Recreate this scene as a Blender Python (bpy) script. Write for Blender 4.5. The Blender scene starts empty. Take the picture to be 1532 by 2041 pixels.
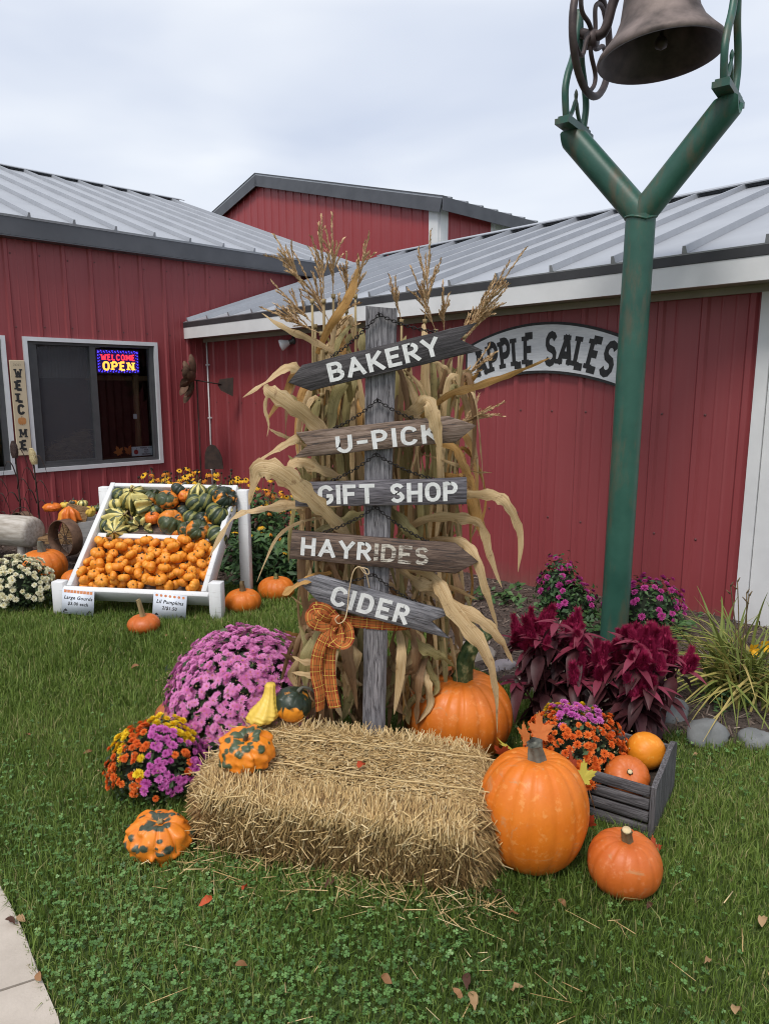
import bpy, math, random
import numpy as np
from mathutils import Vector, Matrix, Euler
rnd = random.Random(7); NR = np.random.default_rng(11)
PI = math.pi; R_ = math.radians
S = bpy.context.scene
col = S.collection
# ------------------------------------------------------------------ camera
CAM_H, PITCH, FPX, CX, CY = 1.6, R_(9.9), 1413.0, 766.0, 1020.5
cd = bpy.data.cameras.new('camera'); cam = bpy.data.objects.new('camera', cd); col.objects.link(cam)
cd.sensor_fit = 'HORIZONTAL'; cd.sensor_width = 36.0; cd.lens = 36.0*FPX/1532.0
cd.clip_start = .05; cd.clip_end = 2000
cam.location = (0, 0, CAM_H); cam.rotation_euler = (PI/2-PITCH, 0, 0)
S.camera = cam
# ------------------------------------------------------------------ sky and sun (overcast)
SUN_EL, SUN_AZ = R_(58), R_(205)          # azimuth clockwise from +Y: behind the viewer, a little to the left
w = bpy.data.worlds.new('World'); S.world = w; w.use_nodes = True
nt = w.node_tree; N = nt.nodes; N.clear()
out = N.new('ShaderNodeOutputWorld'); bg = N.new('ShaderNodeBackground'); bg.inputs['Strength'].default_value = .1
sky = N.new('ShaderNodeTexSky'); sky.sky_type = 'NISHITA'; sky.sun_disc = False
sky.sun_elevation = SUN_EL; sky.sun_rotation = SUN_AZ; sky.air_density = 1.2; sky.dust_density = 2.0
tc = N.new('ShaderNodeTexCoord'); mp = N.new('ShaderNodeMapping'); mp.inputs['Scale'].default_value = (1.0, 1.0, 3.2)
mp.inputs['Rotation'].default_value = (.1, .25, .5)
nz = N.new('ShaderNodeTexNoise'); nz.inputs['Scale'].default_value = 1.9; nz.inputs['Detail'].default_value = 4; nz.inputs['Roughness'].default_value = .45
nz.inputs['Distortion'].default_value = .35
rp = N.new('ShaderNodeValToRGB')
rp.color_ramp.elements[0].position = .32; rp.color_ramp.elements[0].color = (.395, .435, .525, 1)
rp.color_ramp.elements[1].position = .68; rp.color_ramp.elements[1].color = (.60, .62, .65, 1)
e = rp.color_ramp.elements.new(.5); e.color = (.485, .517, .583, 1)
sc = N.new('ShaderNodeVectorMath'); sc.operation = 'SCALE'; sc.inputs['Scale'].default_value = 10.0
mx = N.new('ShaderNodeMix'); mx.data_type = 'RGBA'; mx.inputs['Factor'].default_value = .9
nt.links.new(tc.outputs['Generated'], mp.inputs['Vector']); nt.links.new(mp.outputs['Vector'], nz.inputs['Vector'])
nt.links.new(nz.outputs['Fac'], rp.inputs['Fac']); nt.links.new(rp.outputs['Color'], sc.inputs[0])
nt.links.new(sky.outputs['Color'], mx.inputs['A']); nt.links.new(sc.outputs['Vector'], mx.inputs['B'])
nt.links.new(mx.outputs['Result'], bg.inputs['Color']); nt.links.new(bg.outputs['Background'], out.inputs['Surface'])
sd = bpy.data.lights.new('sun', 'SUN'); sun = bpy.data.objects.new('sun', sd); col.objects.link(sun)
sd.energy = 1.5; sd.angle = R_(18); sd.color = (1, .96, .9)
sdir = Vector((math.sin(SUN_AZ)*math.cos(SUN_EL), math.cos(SUN_AZ)*math.cos(SUN_EL), math.sin(SUN_EL)))
sun.rotation_euler = sdir.to_track_quat('Z', 'Y').to_euler(); sun.location = sdir*30
S.view_settings.view_transform = 'Standard'; S.view_settings.look = 'None'
S.view_settings.exposure = 0.72; S.view_settings.gamma = 1.0; S.view_settings.use_curve_mapping = False
S.render.engine = 'CYCLES'; S.cycles.use_denoising = True; S.cycles.max_bounces = 6; S.cycles.transparent_max_bounces = 16
S.cycles.filter_width = 1.1; S.cycles.diffuse_bounces = 3; S.cycles.glossy_bounces = 3; S.cycles.transmission_bounces = 4
# ------------------------------------------------------------------ layout helpers
FW = Vector((0, math.cos(PITCH), -math.sin(PITCH))); UP = Vector((0, math.sin(PITCH), math.cos(PITCH))); EYE = Vector((0, 0, CAM_H))
def ray(x, y): return FW + Vector((1, 0, 0))*((x-CX)/FPX) + UP*((CY-y)/FPX)
def gz(x, y):
    t = min(1, max(0, (y-4.7)/1.5)); return -.12*t*t*(3-2*t)
def atz(x, y, h=0.0): d = ray(x, y); return EYE + d*((h-CAM_H)/d.z)
def aty(x, y, Y): d = ray(x, y); return EYE + d*(Y/d.y)
YAW = R_(46.4)
DL = Vector((math.sin(YAW), math.cos(YAW), 0)); DR = Vector((-math.cos(YAW), math.sin(YAW), 0)); ZZ = Vector((0, 0, 1))
CORNER = Vector((-2.378, 9.686, 0))       # inside corner of the two shop walls
def LW(s, z, off=0.0): return CORNER + DL*s - DR*off + ZZ*z       # on the left wall, s along it, off out of it
def RW(s, z, off=0.0): return CORNER - DR*s - DL*off + ZZ*z       # on the right wall
# ------------------------------------------------------------------ materials
MATS = {}
class NG:
    def __init__(s, name):
        m = bpy.data.materials.new(name); m.use_nodes = True; s.m = m; s.nt = m.node_tree
        s.b = s.nt.nodes['Principled BSDF']; s.out = s.nt.nodes['Material Output']; MATS[name] = m
    def n(s, t, **k):
        o = s.nt.nodes.new(t)
        for a, v in k.items():
            if a in o.inputs.keys() if hasattr(o, 'inputs') else False: o.inputs[a].default_value = v
            else: setattr(o, a, v)
        return o
    def l(s, a, b): s.nt.links.new(a, b)
    def coords(s, kind='Object', scale=(1, 1, 1), rot=(0, 0, 0)):
        t = s.n('ShaderNodeTexCoord'); m = s.n('ShaderNodeMapping'); m.inputs['Scale'].default_value = scale; m.inputs['Rotation'].default_value = rot
        s.l(t.outputs[kind], m.inputs['Vector']); return m.outputs['Vector']
    def noise(s, vec, scale=5, detail=4, rough=.55, dist=0):
        x = s.n('ShaderNodeTexNoise', Scale=scale, Detail=detail, Roughness=rough, Distortion=dist); s.l(vec, x.inputs['Vector']); return x.outputs['Fac']
    def ramp(s, fac, stops, interp='LINEAR'):
        r = s.n('ShaderNodeValToRGB'); el = r.color_ramp.elements; r.color_ramp.interpolation = interp
        while len(el) < len(stops): el.new(.5)
        for e_, (p, c) in zip(el, stops): e_.position = p; e_.color = (*c, 1) if len(c) == 3 else c
        s.l(fac, r.inputs['Fac']); return r.outputs['Color']
    def mix(s, fac, a, b, mode='MIX'):
        x = s.n('ShaderNodeMix'); x.data_type = 'RGBA'; x.blend_type = mode
        for i, v in (('Factor', fac), ('A', a), ('B', b)):
            sock = [k for k in x.inputs if k.name == i and (k.type == 'RGBA' or (i == 'Factor' and k.type == 'VALUE'))][0]
            if hasattr(v, 'node'): s.l(v, sock)
            elif i == 'Factor': sock.default_value = v
            else: sock.default_value = (*v, 1)
        return [o for o in x.outputs if o.type == 'RGBA'][0]
    def math(s, op, a, b=None):
        x = s.n('ShaderNodeMath'); x.operation = op
        for i, v in enumerate((a, b)):
            if v is None: continue
            if hasattr(v, 'node'): s.l(v, x.inputs[i])
            else: x.inputs[i].default_value = v
        return x.outputs[0]
    def orand(s): return s.n('ShaderNodeObjectInfo').outputs['Random']
    def attr(s, name):
        a = s.n('ShaderNodeAttribute'); a.attribute_name = name; return a.outputs['Fac']
    def bump(s, h, strength=.3, dist=.01):
        b = s.n('ShaderNodeBump', Strength=strength, Distance=dist); s.l(h, b.inputs['Height']); s.l(b.outputs['Normal'], s.b.inputs['Normal'])
    def col(s, c):
        if hasattr(c, 'node'): s.l(c, s.b.inputs['Base Color'])
        else: s.b.inputs['Base Color'].default_value = (*c, 1)
    def set(s, rough=.6, metal=0, spec=.5, coat=0):
        s.b.inputs['Roughness'].default_value = rough; s.b.inputs['Metallic'].default_value = metal
        s.b.inputs['Specular IOR Level'].default_value = spec; s.b.inputs['Coat Weight'].default_value = coat; return s.m
def pm(name, c1, c2=None, scale=8, rough=.6, bump=0, bdist=.01, stretch=(1, 1, 1), detail=5, orand=0, metal=0, spec=.4, lo=.3, hi=.7, kind='Object', coat=0):
    g = NG(name); v = g.coords(kind, stretch); f = g.noise(v, scale, detail)
    c = g.ramp(f, [(lo, c1), (hi, c2 or c1)])
    if orand:
        k = g.math('MULTIPLY_ADD', g.orand(), orand); k.node.inputs[2].default_value = 1-orand/2
        x = g.n('ShaderNodeVectorMath'); x.operation = 'SCALE'; g.l(c, x.inputs[0]); g.l(k, x.inputs['Scale']); c = x.outputs[0]
    g.col(c)
    if bump: g.bump(f, bump, bdist)
    return g.set(rough, metal, spec, coat)
# ------------------------------------------------------------------ mesh helpers
class MB:
    def __init__(s): s.v = []; s.f = []; s.m = []; s.uv = {}
    def add(s, vs, fs, mi=0, uvs=None):
        b = len(s.v); s.v.extend([tuple(q) for q in vs])
        for i, q in enumerate(fs):
            if uvs: s.uv[len(s.f)] = [uvs[k] for k in q]
            s.f.append(tuple(b+k for k in q)); s.m.append(mi)
        return s
    def box(s, c, size, M=None, mi=0, bev=0):
        hx, hy, hz = size[0]/2, size[1]/2, size[2]/2
        if bev:
            b = min(bev, hx*.9, hy*.9, hz*.9); vs = []; idx = {}
            for sx in (-1, 1):
                for sy in (-1, 1):
                    for sz in (-1, 1):
                        for a in range(3):
                            p = [sx*(hx-(b if a != 0 else 0)), sy*(hy-(b if a != 1 else 0)), sz*(hz-(b if a != 2 else 0))]
                            idx[(sx, sy, sz, a)] = len(vs); vs.append(Vector(p))
            fs = []; I = idx
            for q in (-1, 1):
                fs.append([I[q, -1, -1, 0], I[q, 1, -1, 0], I[q, 1, 1, 0], I[q, -1, 1, 0]][::q])
                fs.append([I[-1, q, -1, 1], I[-1, q, 1, 1], I[1, q, 1, 1], I[1, q, -1, 1]][::q])
                fs.append([I[-1, -1, q, 2], I[1, -1, q, 2], I[1, 1, q, 2], I[-1, 1, q, 2]][::q])
            for a in (-1, 1):
                for d in (-1, 1):
                    fs.append([I[a, d, -1, 0], I[a, d, 1, 0], I[a, d, 1, 1], I[a, d, -1, 1]][::-a*d])
                    fs.append([I[a, -1, d, 0], I[a, 1, d, 0], I[a, 1, d, 2], I[a, -1, d, 2]][::a*d])
                    fs.append([I[-1, a, d, 1], I[1, a, d, 1], I[1, a, d, 2], I[-1, a, d, 2]][::-a*d])
            for sx in (-1, 1):
                for sy in (-1, 1):
                    for sz in (-1, 1): fs.append([I[sx, sy, sz, 0], I[sx, sy, sz, 1], I[sx, sy, sz, 2]][::sx*sy*sz])
        else:
            vs = [Vector((x, y, z)) for x in (-hx, hx) for y in (-hy, hy) for z in (-hz, hz)]
            fs = [(0, 1, 3, 2), (4, 6, 7, 5), (0, 4, 5, 1), (2, 3, 7, 6), (0, 2, 6, 4), (1, 5, 7, 3)]
        if M is not None: vs = [M @ q for q in vs]
        c = Vector(c); return s.add([q+c for q in vs], fs, mi)
    def obox(s, o, a, b, c, mi=0):       # corner o and three edge vectors (right handed)
        o, a, b, c = map(Vector, (o, a, b, c))
        vs = [o, o+a, o+a+b, o+b, o+c, o+a+c, o+a+b+c, o+b+c]
        fs = [(0, 3, 2, 1), (4, 5, 6, 7), (0, 1, 5, 4), (1, 2, 6, 5), (2, 3, 7, 6), (3, 0, 4, 7)]
        if a.cross(b).dot(c) < 0: fs = [f[::-1] for f in fs]
        return s.add(vs, fs, mi)
    def tube(s, pts, rad, n=8, cap=True, mi=0, star=0, closed=False, flat=1.0, ref=None):
        pts = [Vector(p) for p in pts]; m = len(pts)
        rs = rad if hasattr(rad, '__len__') else [rad]*m
        vs = []; u = None
        for i, p in enumerate(pts):
            if closed: t = pts[(i+1) % m]-pts[i-1]
            else: t = pts[min(i+1, m-1)]-pts[max(i-1, 0)]
            t = t.normalized() if t.length > 1e-9 else Vector((0, 0, 1))
            if u is None:
                u = Vector(ref) if ref is not None else (Vector((0, 0, 1)) if abs(t.z) < .9 else Vector((1, 0, 0)))
            u = (u-t*u.dot(t)); u = u.normalized() if u.length > 1e-6 else t.orthogonal().normalized()
            q = t.cross(u)
            for k in range(n):
                a = 2*PI*k/n; r = rs[i]*(1+(star if k % 2 else -star))
                vs.append(p+u*(r*math.cos(a))+q*(r*math.sin(a)*flat))
        fs = []
        for i in range(m if closed else m-1):
            for k in range(n):
                a = i*n+k; b = i*n+(k+1) % n; c = ((i+1) % m)*n
                fs.append((a, b, c+(k+1) % n, c+k))
        if cap and not closed: fs.append(tuple(range(n))[::-1]); fs.append(tuple((m-1)*n+k for k in range(n)))
        return s.add(vs, fs, mi)
    def lathe(s, prof, n=24, mi=0, M=None, arc=2*PI):
        vs = []; full = abs(arc-2*PI) < 1e-6; nn = n if full else n+1
        for r, z in prof:
            for k in range(nn):
                a = arc*k/n; q = Vector((r*math.cos(a), r*math.sin(a), z)); vs.append(M @ q if M is not None else q)
        fs = []
        for i in range(len(prof)-1):
            for k in range(n):
                k2 = (k+1) % nn; fs.append((i*nn+k, i*nn+k2, (i+1)*nn+k2, (i+1)*nn+k))
        return s.add(vs, fs, mi)
    def prism(s, poly, f, d0, d1, mi=0):      # poly 2D (ccw seen from +d), f(x,y,d)->3D
        n = len(poly)
        vs = [f(x, y, d0) for x, y in poly]+[f(x, y, d1) for x, y in poly]
        fs = [tuple(range(n))[::-1], tuple(range(n, 2*n))]+[(i, (i+1) % n, n+(i+1) % n, n+i) for i in range(n)]
        return s.add(vs, fs, mi)
    def ribbon(s, pts, wid, side, fold=0.0, mi=0, cols=2, curl=0.0):   # leaf strip; side = list of across vectors
        pts = [Vector(p) for p in pts]; m = len(pts); vs = []; uv = []; L = 0
        for i, p in enumerate(pts):
            t = (pts[min(i+1, m-1)]-pts[max(i-1, 0)]).normalized()
            sv = Vector(side[i]); sv = (sv-t*sv.dot(t)).normalized(); nn = t.cross(sv)
            if i: L += (pts[i]-pts[i-1]).length
            for k in range(cols+1):
                a = k/cols*2-1
                vs.append(p+sv*(a*wid[i]/2)+nn*(wid[i]*(fold*abs(a)+curl*(a*a))))
                uv.append((L, (a+1)/2))
        c = cols+1
        fs = [(i*c+k, i*c+k+1, (i+1)*c+k+1, (i+1)*c+k) for i in range(m-1) for k in range(cols)]
        return s.add(vs, fs, mi, uv)
    def mesh(s, name, mats=None, smooth=True, origin=None):
        me = bpy.data.meshes.new(name)
        v = s.v if origin is None else [(a-origin[0], b-origin[1], c-origin[2]) for a, b, c in s.v]
        me.from_pydata(v, [], s.f)
        for m in (mats if isinstance(mats, (list, tuple)) else [mats]):
            if m is not None: me.materials.append(MATS[m] if isinstance(m, str) else m)
        me.polygons.foreach_set('material_index', s.m)
        if smooth: me.polygons.foreach_set('use_smooth', [True]*len(s.f))
        if s.uv:
            ul = me.uv_layers.new(name='uv'); arr = []
            for i, f in enumerate(s.f): arr.extend(s.uv.get(i, [(0, 0)]*len(f)))
            ul.data.foreach_set('uv', [c for q in arr for c in q])
        me.update(); return me
    def build(s, name, mats=None, parent=None, smooth=False, origin=None, loc=None):
        return link(name, s.mesh(name, mats, smooth, origin), parent, loc)
def link(name, me, parent=None, loc=None, rot=None, scale=None):
    o = bpy.data.objects.new(name, me); col.objects.link(o)
    if parent is not None: o.parent = parent
    if loc is not None: o.location = loc
    if rot is not None: o.rotation_euler = rot
    if scale is not None: o.scale = (scale,)*3 if not hasattr(scale, '__len__') else scale
    return o
def tag(o, label, cat, group=None):
    o['label'] = label; o['category'] = cat
    if group: o['group'] = group
    return o
def thing(name, label, cat, loc=(0, 0, 0), rot=(0, 0, 0), group=None, scale=1):
    o = link(name, None, None, loc, rot, scale); o.empty_display_size = .05
    return tag(o, label, cat, group)
def structure(o): o['kind'] = 'structure'; return o
def stuff(o): o['kind'] = 'stuff'; return o
def np_mesh(name, v, quads=None, tris=None, mat=None, attrs=None, smooth=False):
    me = bpy.data.meshes.new(name); v = np.asarray(v, np.float32)
    idx = []; tot = []
    if quads is not None and len(quads): idx.append(np.asarray(quads, np.int32).ravel()); tot.append(np.full(len(quads), 4, np.int32))
    if tris is not None and len(tris): idx.append(np.asarray(tris, np.int32).ravel()); tot.append(np.full(len(tris), 3, np.int32))
    idx = np.concatenate(idx); tot = np.concatenate(tot)
    me.vertices.add(len(v)); me.vertices.foreach_set('co', v.ravel())
    me.loops.add(len(idx)); me.loops.foreach_set('vertex_index', idx)
    me.polygons.add(len(tot)); st = np.zeros(len(tot), np.int32); st[1:] = np.cumsum(tot)[:-1]
    me.polygons.foreach_set('loop_start', st)
    try: me.polygons.foreach_set('loop_total', tot)
    except Exception: pass
    for k, a in (attrs or {}).items():
        at = me.attributes.new(k, 'FLOAT', 'POINT'); at.data.foreach_set('value', np.asarray(a, np.float32))
    if smooth: me.polygons.foreach_set('use_smooth', np.ones(len(tot), bool))
    if mat: me.materials.append(MATS[mat])
    me.update(calc_edges=True); me.validate(); return me
def align(nrm, spin=0.0):        # rotation taking +Z to nrm
    return (Vector(nrm).to_track_quat('Z', 'Y').to_matrix().to_4x4() @ Matrix.Rotation(spin, 4, 'Z')).to_euler()
def smooth_path(pts, n=4):
    pts = [Vector(p) for p in pts]; o = []
    for i in range(len(pts)-1):
        p0 = pts[max(i-1, 0)]; p1 = pts[i]; p2 = pts[i+1]; p3 = pts[min(i+2, len(pts)-1)]
        for k in range(n):
            t = k/n; o.append(.5*((2*p1)+(p2-p0)*t+(2*p0-5*p1+4*p2-p3)*t*t+(3*p1-p0-3*p2+p3)*t**3))
    o.append(pts[-1]); return o
# ------------------------------------------------------------------ shared materials
def red_metal(name, c):
    g = NG(name); v = g.coords('Object'); f = g.noise(v, 1.3, 5, .6); st = g.noise(g.coords('Object', (9, 9, .35)), 3, 4, .6)
    a = g.mix(g.math('MULTIPLY', f, .8), c, tuple(x*.8 for x in c)); a = g.mix(g.math('MULTIPLY', g.ramp(st, [(.50, (0, 0, 0)), (.78, (1, 1, 1))]), .13), a, (.36, .15, .15))
    sp_ = g.n('ShaderNodeSeparateXYZ'); g.l(v, sp_.inputs[0]); mud = g.math('ADD', g.math('MULTIPLY', sp_.outputs[2], -3.6), g.math('MULTIPLY', g.noise(v, 6, 5), 1.3))
    a = g.mix(g.math('MULTIPLY', g.ramp(mud, [(.25, (0, 0, 0)), (.9, (1, 1, 1))]), .5), a, (.20, .11, .085)); bl_ = g.noise(v, .55, 4, .6); a = g.mix(g.math('MULTIPLY', g.ramp(bl_, [(.45, (0, 0, 0)), (.7, (1, 1, 1))]), .22), a, (.33, .085, .09))
    g.col(a); g.bump(f, .05, .01); return g.set(.42, 0, .4)
red_metal('red_panel', (.288, .053, .059)); red_metal('red_panel_far', (.33, .046, .05))
g = NG('roof_metal'); f = g.noise(g.coords('Object', (1, 1, 1)), 2.2, 5); f2 = g.noise(g.coords('Object', (.6, 8, 1), (0, 0, YAW)), 4, 3)
g.col(g.mix(g.math('MULTIPLY', f2, .5), g.ramp(f, [(.3, (.34, .355, .385)), (.7, (.41, .425, .455))]), (.29, .30, .32))); g.set(.40, .2, .5)
pm('fascia_dark', (.062, .065, .075), (.09, .093, .105), 3, .45)
pm('gutter_dark', (.03, .03, .033), (.05, .05, .052), 5, .5)
pm('white_trim', (.62, .62, .62), (.72, .72, .72), 4, .5)
pm('soffit', (.30, .27, .235), (.36, .33, .29), 6, .7)
pm('screw_grey', (.10, .03, .03), (.15, .06, .06), 20, .5)
pm('alu_frame', (.60, .61, .63), (.68, .69, .71), 6, .4, metal=.2)
pm('bronze_frame', (.05, .052, .056), (.075, .076, .08), 6, .45)
pm('room_dark', (.05, .035, .026), (.13, .085, .055), 2.5, .8, detail=8)
pm('room_wood', (.16, .085, .04), (.26, .15, .075), 6, .7, stretch=(6, 6, .6))
g = NG('glass'); tr = g.n('ShaderNodeBsdfTransparent'); gl = g.n('ShaderNodeBsdfGlossy'); gl.inputs['Roughness'].default_value = .02; gl.inputs['Color'].default_value = (.9, .92, .95, 1)
fr = g.n('ShaderNodeFresnel'); fr.inputs['IOR'].default_value = 1.35; ms = g.n('ShaderNodeMixShader'); g.l(fr.outputs[0], ms.inputs[0]); g.l(tr.outputs[0], ms.inputs[1]); g.l(gl.outputs[0], ms.inputs[2]); g.l(ms.outputs[0], g.out.inputs['Surface'])
tr.inputs['Color'].default_value = (.8, .82, .82, 1)
g = NG('insect_screen'); tr = g.n('ShaderNodeBsdfTransparent'); df = g.n('ShaderNodeBsdfDiffuse'); df.inputs['Color'].default_value = (.105, .105, .118, 1)
ms = g.n('ShaderNodeMixShader'); ms.inputs[0].default_value = .45; g.l(tr.outputs[0], ms.inputs[1]); g.l(df.outputs[0], ms.inputs[2]); g.l(ms.outputs[0], g.out.inputs['Surface'])
def wood(name, c1, c2, axis=0, scale=7, bump=.5, rough=.8, dark=(.05, .045, .045), cracks=.36):
    st = [26.0, 26.0, 26.0]; st[axis] = 1.5
    g = NG(name); oi = g.n('ShaderNodeObjectInfo'); v = g.coords('Object', tuple(st)); ad = g.n('ShaderNodeVectorMath'); ad.operation = 'ADD'; sc_ = g.n('ShaderNodeVectorMath'); sc_.operation = 'SCALE'
    sc_.inputs[0].default_value = (17, 31, 23); g.l(oi.outputs['Random'], sc_.inputs['Scale']); g.l(v, ad.inputs[0]); g.l(sc_.outputs[0], ad.inputs[1]); v = ad.outputs[0]
    f = g.noise(v, scale, 8, .72, .8); f2 = g.noise(v, scale*.22, 4, .6, 1.5)
    c = g.ramp(f, [(.40, dark), (cracks+.10, c1), (.58, c2), (.72, tuple(min(1, x*1.35) for x in c2))])
    c = g.mix(g.math('MULTIPLY', g.ramp(f2, [(.35, (0, 0, 0)), (.7, (1, 1, 1))]), .65), c, tuple(x*.55 for x in c1)); g.col(c); g.bump(f, bump*1.4, .006); return g.set(rough, 0, .25)
wood('wood_grey', (.17, .16, .17), (.34, .325, .335), 2, 6)
wood('wood_dark', (.055, .05, .052), (.115, .105, .108), 0, 6)
wood('wood_brown', (.17, .115, .085), (.30, .225, .18), 0, 5)
wood('wood_mid', (.115, .075, .058), (.21, .148, .115), 0, 6)
wood('wood_purple', (.115, .105, .118), (.24, .222, .24), 0, 6)
wood('wood_silver', (.17, .165, .178), (.335, .325, .345), 0, 6)
wood('wood_crate', (.085, .078, .082), (.175, .165, .17), 0, 6)
wood('wood_crate_up', (.10, .092, .095), (.20, .19, .195), 2, 6)
wood('wood_tan', (.26, .15, .07), (.48, .31, .16), 0, 5, dark=(.12, .06, .03))
g = NG('white_paint'); v = g.coords('Object'); f = g.noise(v, 5, 5); f2 = g.noise(g.coords('Object', (1.5, 1.5, 14)), 6, 6, .7)
c = g.ramp(f, [(.3, (.66, .66, .655)), (.7, (.76, .76, .76))]); c = g.mix(g.math('MULTIPLY', g.ramp(f2, [(.60, (0, 0, 0)), (.70, (1, 1, 1))]), .55), c, (.40, .37, .34)); g.col(c); g.bump(f2, .25, .004); g.set(.6, 0, .35)
g = NG('letter_paint'); v = g.coords('Object'); f = g.noise(g.coords('Object', (1.2, 6, 6)), 22, 6, .75); a = g.ramp(f, [(.32, (0, 0, 0)), (.40, (1, 1, 1))])
g.col(g.ramp(g.noise(v, 30, 3), [(.3, (.64, .64, .62)), (.7, (.78, .78, .77))])); g.l(a, g.b.inputs['Alpha']); g.set(.7, 0, .2)
g = NG('letter_paint_worn'); f = g.noise(g.coords('Object', (.9, 7, 7)), 20, 7, .78); a = g.ramp(f, [(.44, (0, 0, 0)), (.51, (1, 1, 1))])
g.col((.60, .55, .47)); g.l(a, g.b.inputs['Alpha']); g.set(.7, 0, .2)
pm('letter_black', (.012, .012, .013), (.03, .03, .03), 30, .6)
pm('print_black', (.02, .02, .022), (.03, .03, .03), 30, .7)
g = NG('sign_white'); f = g.noise(g.coords('Object', (1, 1, 7)), 9, 6, .65); g.col(g.ramp(f, [(.3, (.50, .51, .53)), (.6, (.64, .65, .66))])); g.bump(f, .35, .004); g.set(.65)
# ------------------------------------------------------------------ ground
g = NG('lawn_soil'); v = g.coords('Object'); f = g.noise(v, 14, 6, .65); f2 = g.noise(v, 1.1, 4)
c = g.ramp(f, [(.25, (.030, .040, .014)), (.55, (.062, .10, .026)), (.8, (.11, .13, .045))]); g.col(g.mix(g.math('MULTIPLY', f2, .5), c, (.05, .062, .022))); g.bump(f, .6, .02); g.set(.9, 0, .15)
mb = MB(); ys = [-120, 0, 1, 2, 3, 4]+[4.4+.15*i for i in range(15)]+[7, 9, 14, 30, 80, 200, 600]
for y in ys: mb.v += [(-400, y, gz(0, y)), (400, y, gz(0, y))]
for i in range(len(ys)-1): mb.f.append((2*i, 2*i+1, 2*i+3, 2*i+2)); mb.m.append(0)
structure(mb.build('lawn', 'lawn_soil'))
def inpoly(x, y, poly):
    c = False; n = len(poly)
    for i in range(n):
        x1, y1 = poly[i]; x2, y2 = poly[(i+1) % n]
        if (y1 > y) != (y2 > y) and x < (x2-x1)*(y-y1)/(y2-y1)+x1: c = not c
    return c
# concrete path at the lower left
EDGE = [(-.52, .9), (-.60, 1.15), (-.70, 1.35), (-.83, 1.56), (-.93, 1.68), (-1.03, 1.81), (-1.12, 1.92), (-1.23, 2.04), (-1.38, 2.22), (-1.62, 2.46), (-2.3, 3.0), (-3.6, 3.6), (-7, 4.2)]
PATH = EDGE+[(-7, 2.4), (-4.2, 2.0), (-2.7, 1.2), (-2.2, 0), (-.4, 0)]
g = NG('concrete'); v = g.coords('Object'); f = g.noise(v, 5, 6, .6); f2 = g.noise(v, 160, 3, .6)
c = g.ramp(f, [(.25, (.40, .345, .29)), (.7, (.56, .49, .42))]); g.col(g.mix(g.math('MULTIPLY', f2, .35), c, (.27, .24, .2))); g.bump(f2, .25, .003); g.set(.85, 0, .25)
mb = MB(); jd = lambda a, b: a  # slabs split by a tooled joint across the path
SPL = ((-.93, 1.68), (-2.45, .93))
A = [p for p in EDGE if p[1] <= 1.68]; B = [p for p in EDGE if p[1] >= 1.68]
s1 = A+[(-2.45, .93), (-2.2, 0), (-.4, 0)]; s2 = B+[(-7, 2.4), (-4.2, 2.0), (-2.7, 1.2), (-2.46, .945)]
pth = MB(); pth.prism([(x, y) for x, y in PATH], lambda x, y, d: (x, y, d), -.05, .008); ppath = structure(pth.build('concrete_path', 'concrete'))
for sl in (s1, s2):
    cxm = sum(p[0] for p in sl)/len(sl); cym = sum(p[1] for p in sl)/len(sl)
    sl = [(x+(cxm-x)*.004, y+(cym-y)*.004) for x, y in sl]
    q = MB(); q.prism(sl, lambda x, y, d: (x, y, d), -.02, .022); q.build('slab', 'concrete', ppath)
# mulch bed along the walls
BED = [(3.4, 2.7), (1.95, 2.86), (1.62, 2.98), (1.28, 3.12), (1.0, 3.3), (.72, 3.55), (.52, 3.85), (.36, 4.25), (.15, 4.75), (-.25, 5.35), (-.8, 5.85), (-1.5, 6.1), (-2.4, 6.25), (-3.4, 6.35), (-4.6, 6.2), (-7, 5.6)]
BEDP = BED+[(-7, 9), (-2.4, 12), (4.5, 12), (9, 2.7)]
pm('mulch', (.045, .032, .026), (.11, .082, .066), 60, .95, .8, .02, detail=8)
mb = MB(); nbx = 80
import bisect
def bed_front(x):
    pts = sorted(BED)
    for (x1, y1), (x2, y2) in zip(pts, pts[1:]):
        if x1 <= x <= x2: return y1+(y2-y1)*(x-x1)/(x2-x1)
    return 2.7
xs = np.linspace(-7, 3.4, 140)
rows = 26
for i, x in enumerate(xs):
    y0 = bed_front(x)
    for j in range(rows):
        y = y0+(12-y0)*(j/(rows-1))**1.7
        mb.v.append((x, y, gz(x, y)+(.012 if j else -.02)+(.022*min(1, j/3))+rnd.uniform(-.006, .006)))
for i in range(len(xs)-1):
    for j in range(rows-1): mb.f.append((i*rows+j, (i+1)*rows+j, (i+1)*rows+j+1, i*rows+j+1)); mb.m.append(0)
structure(mb.build('mulch_bed', 'mulch', smooth=True))
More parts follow.
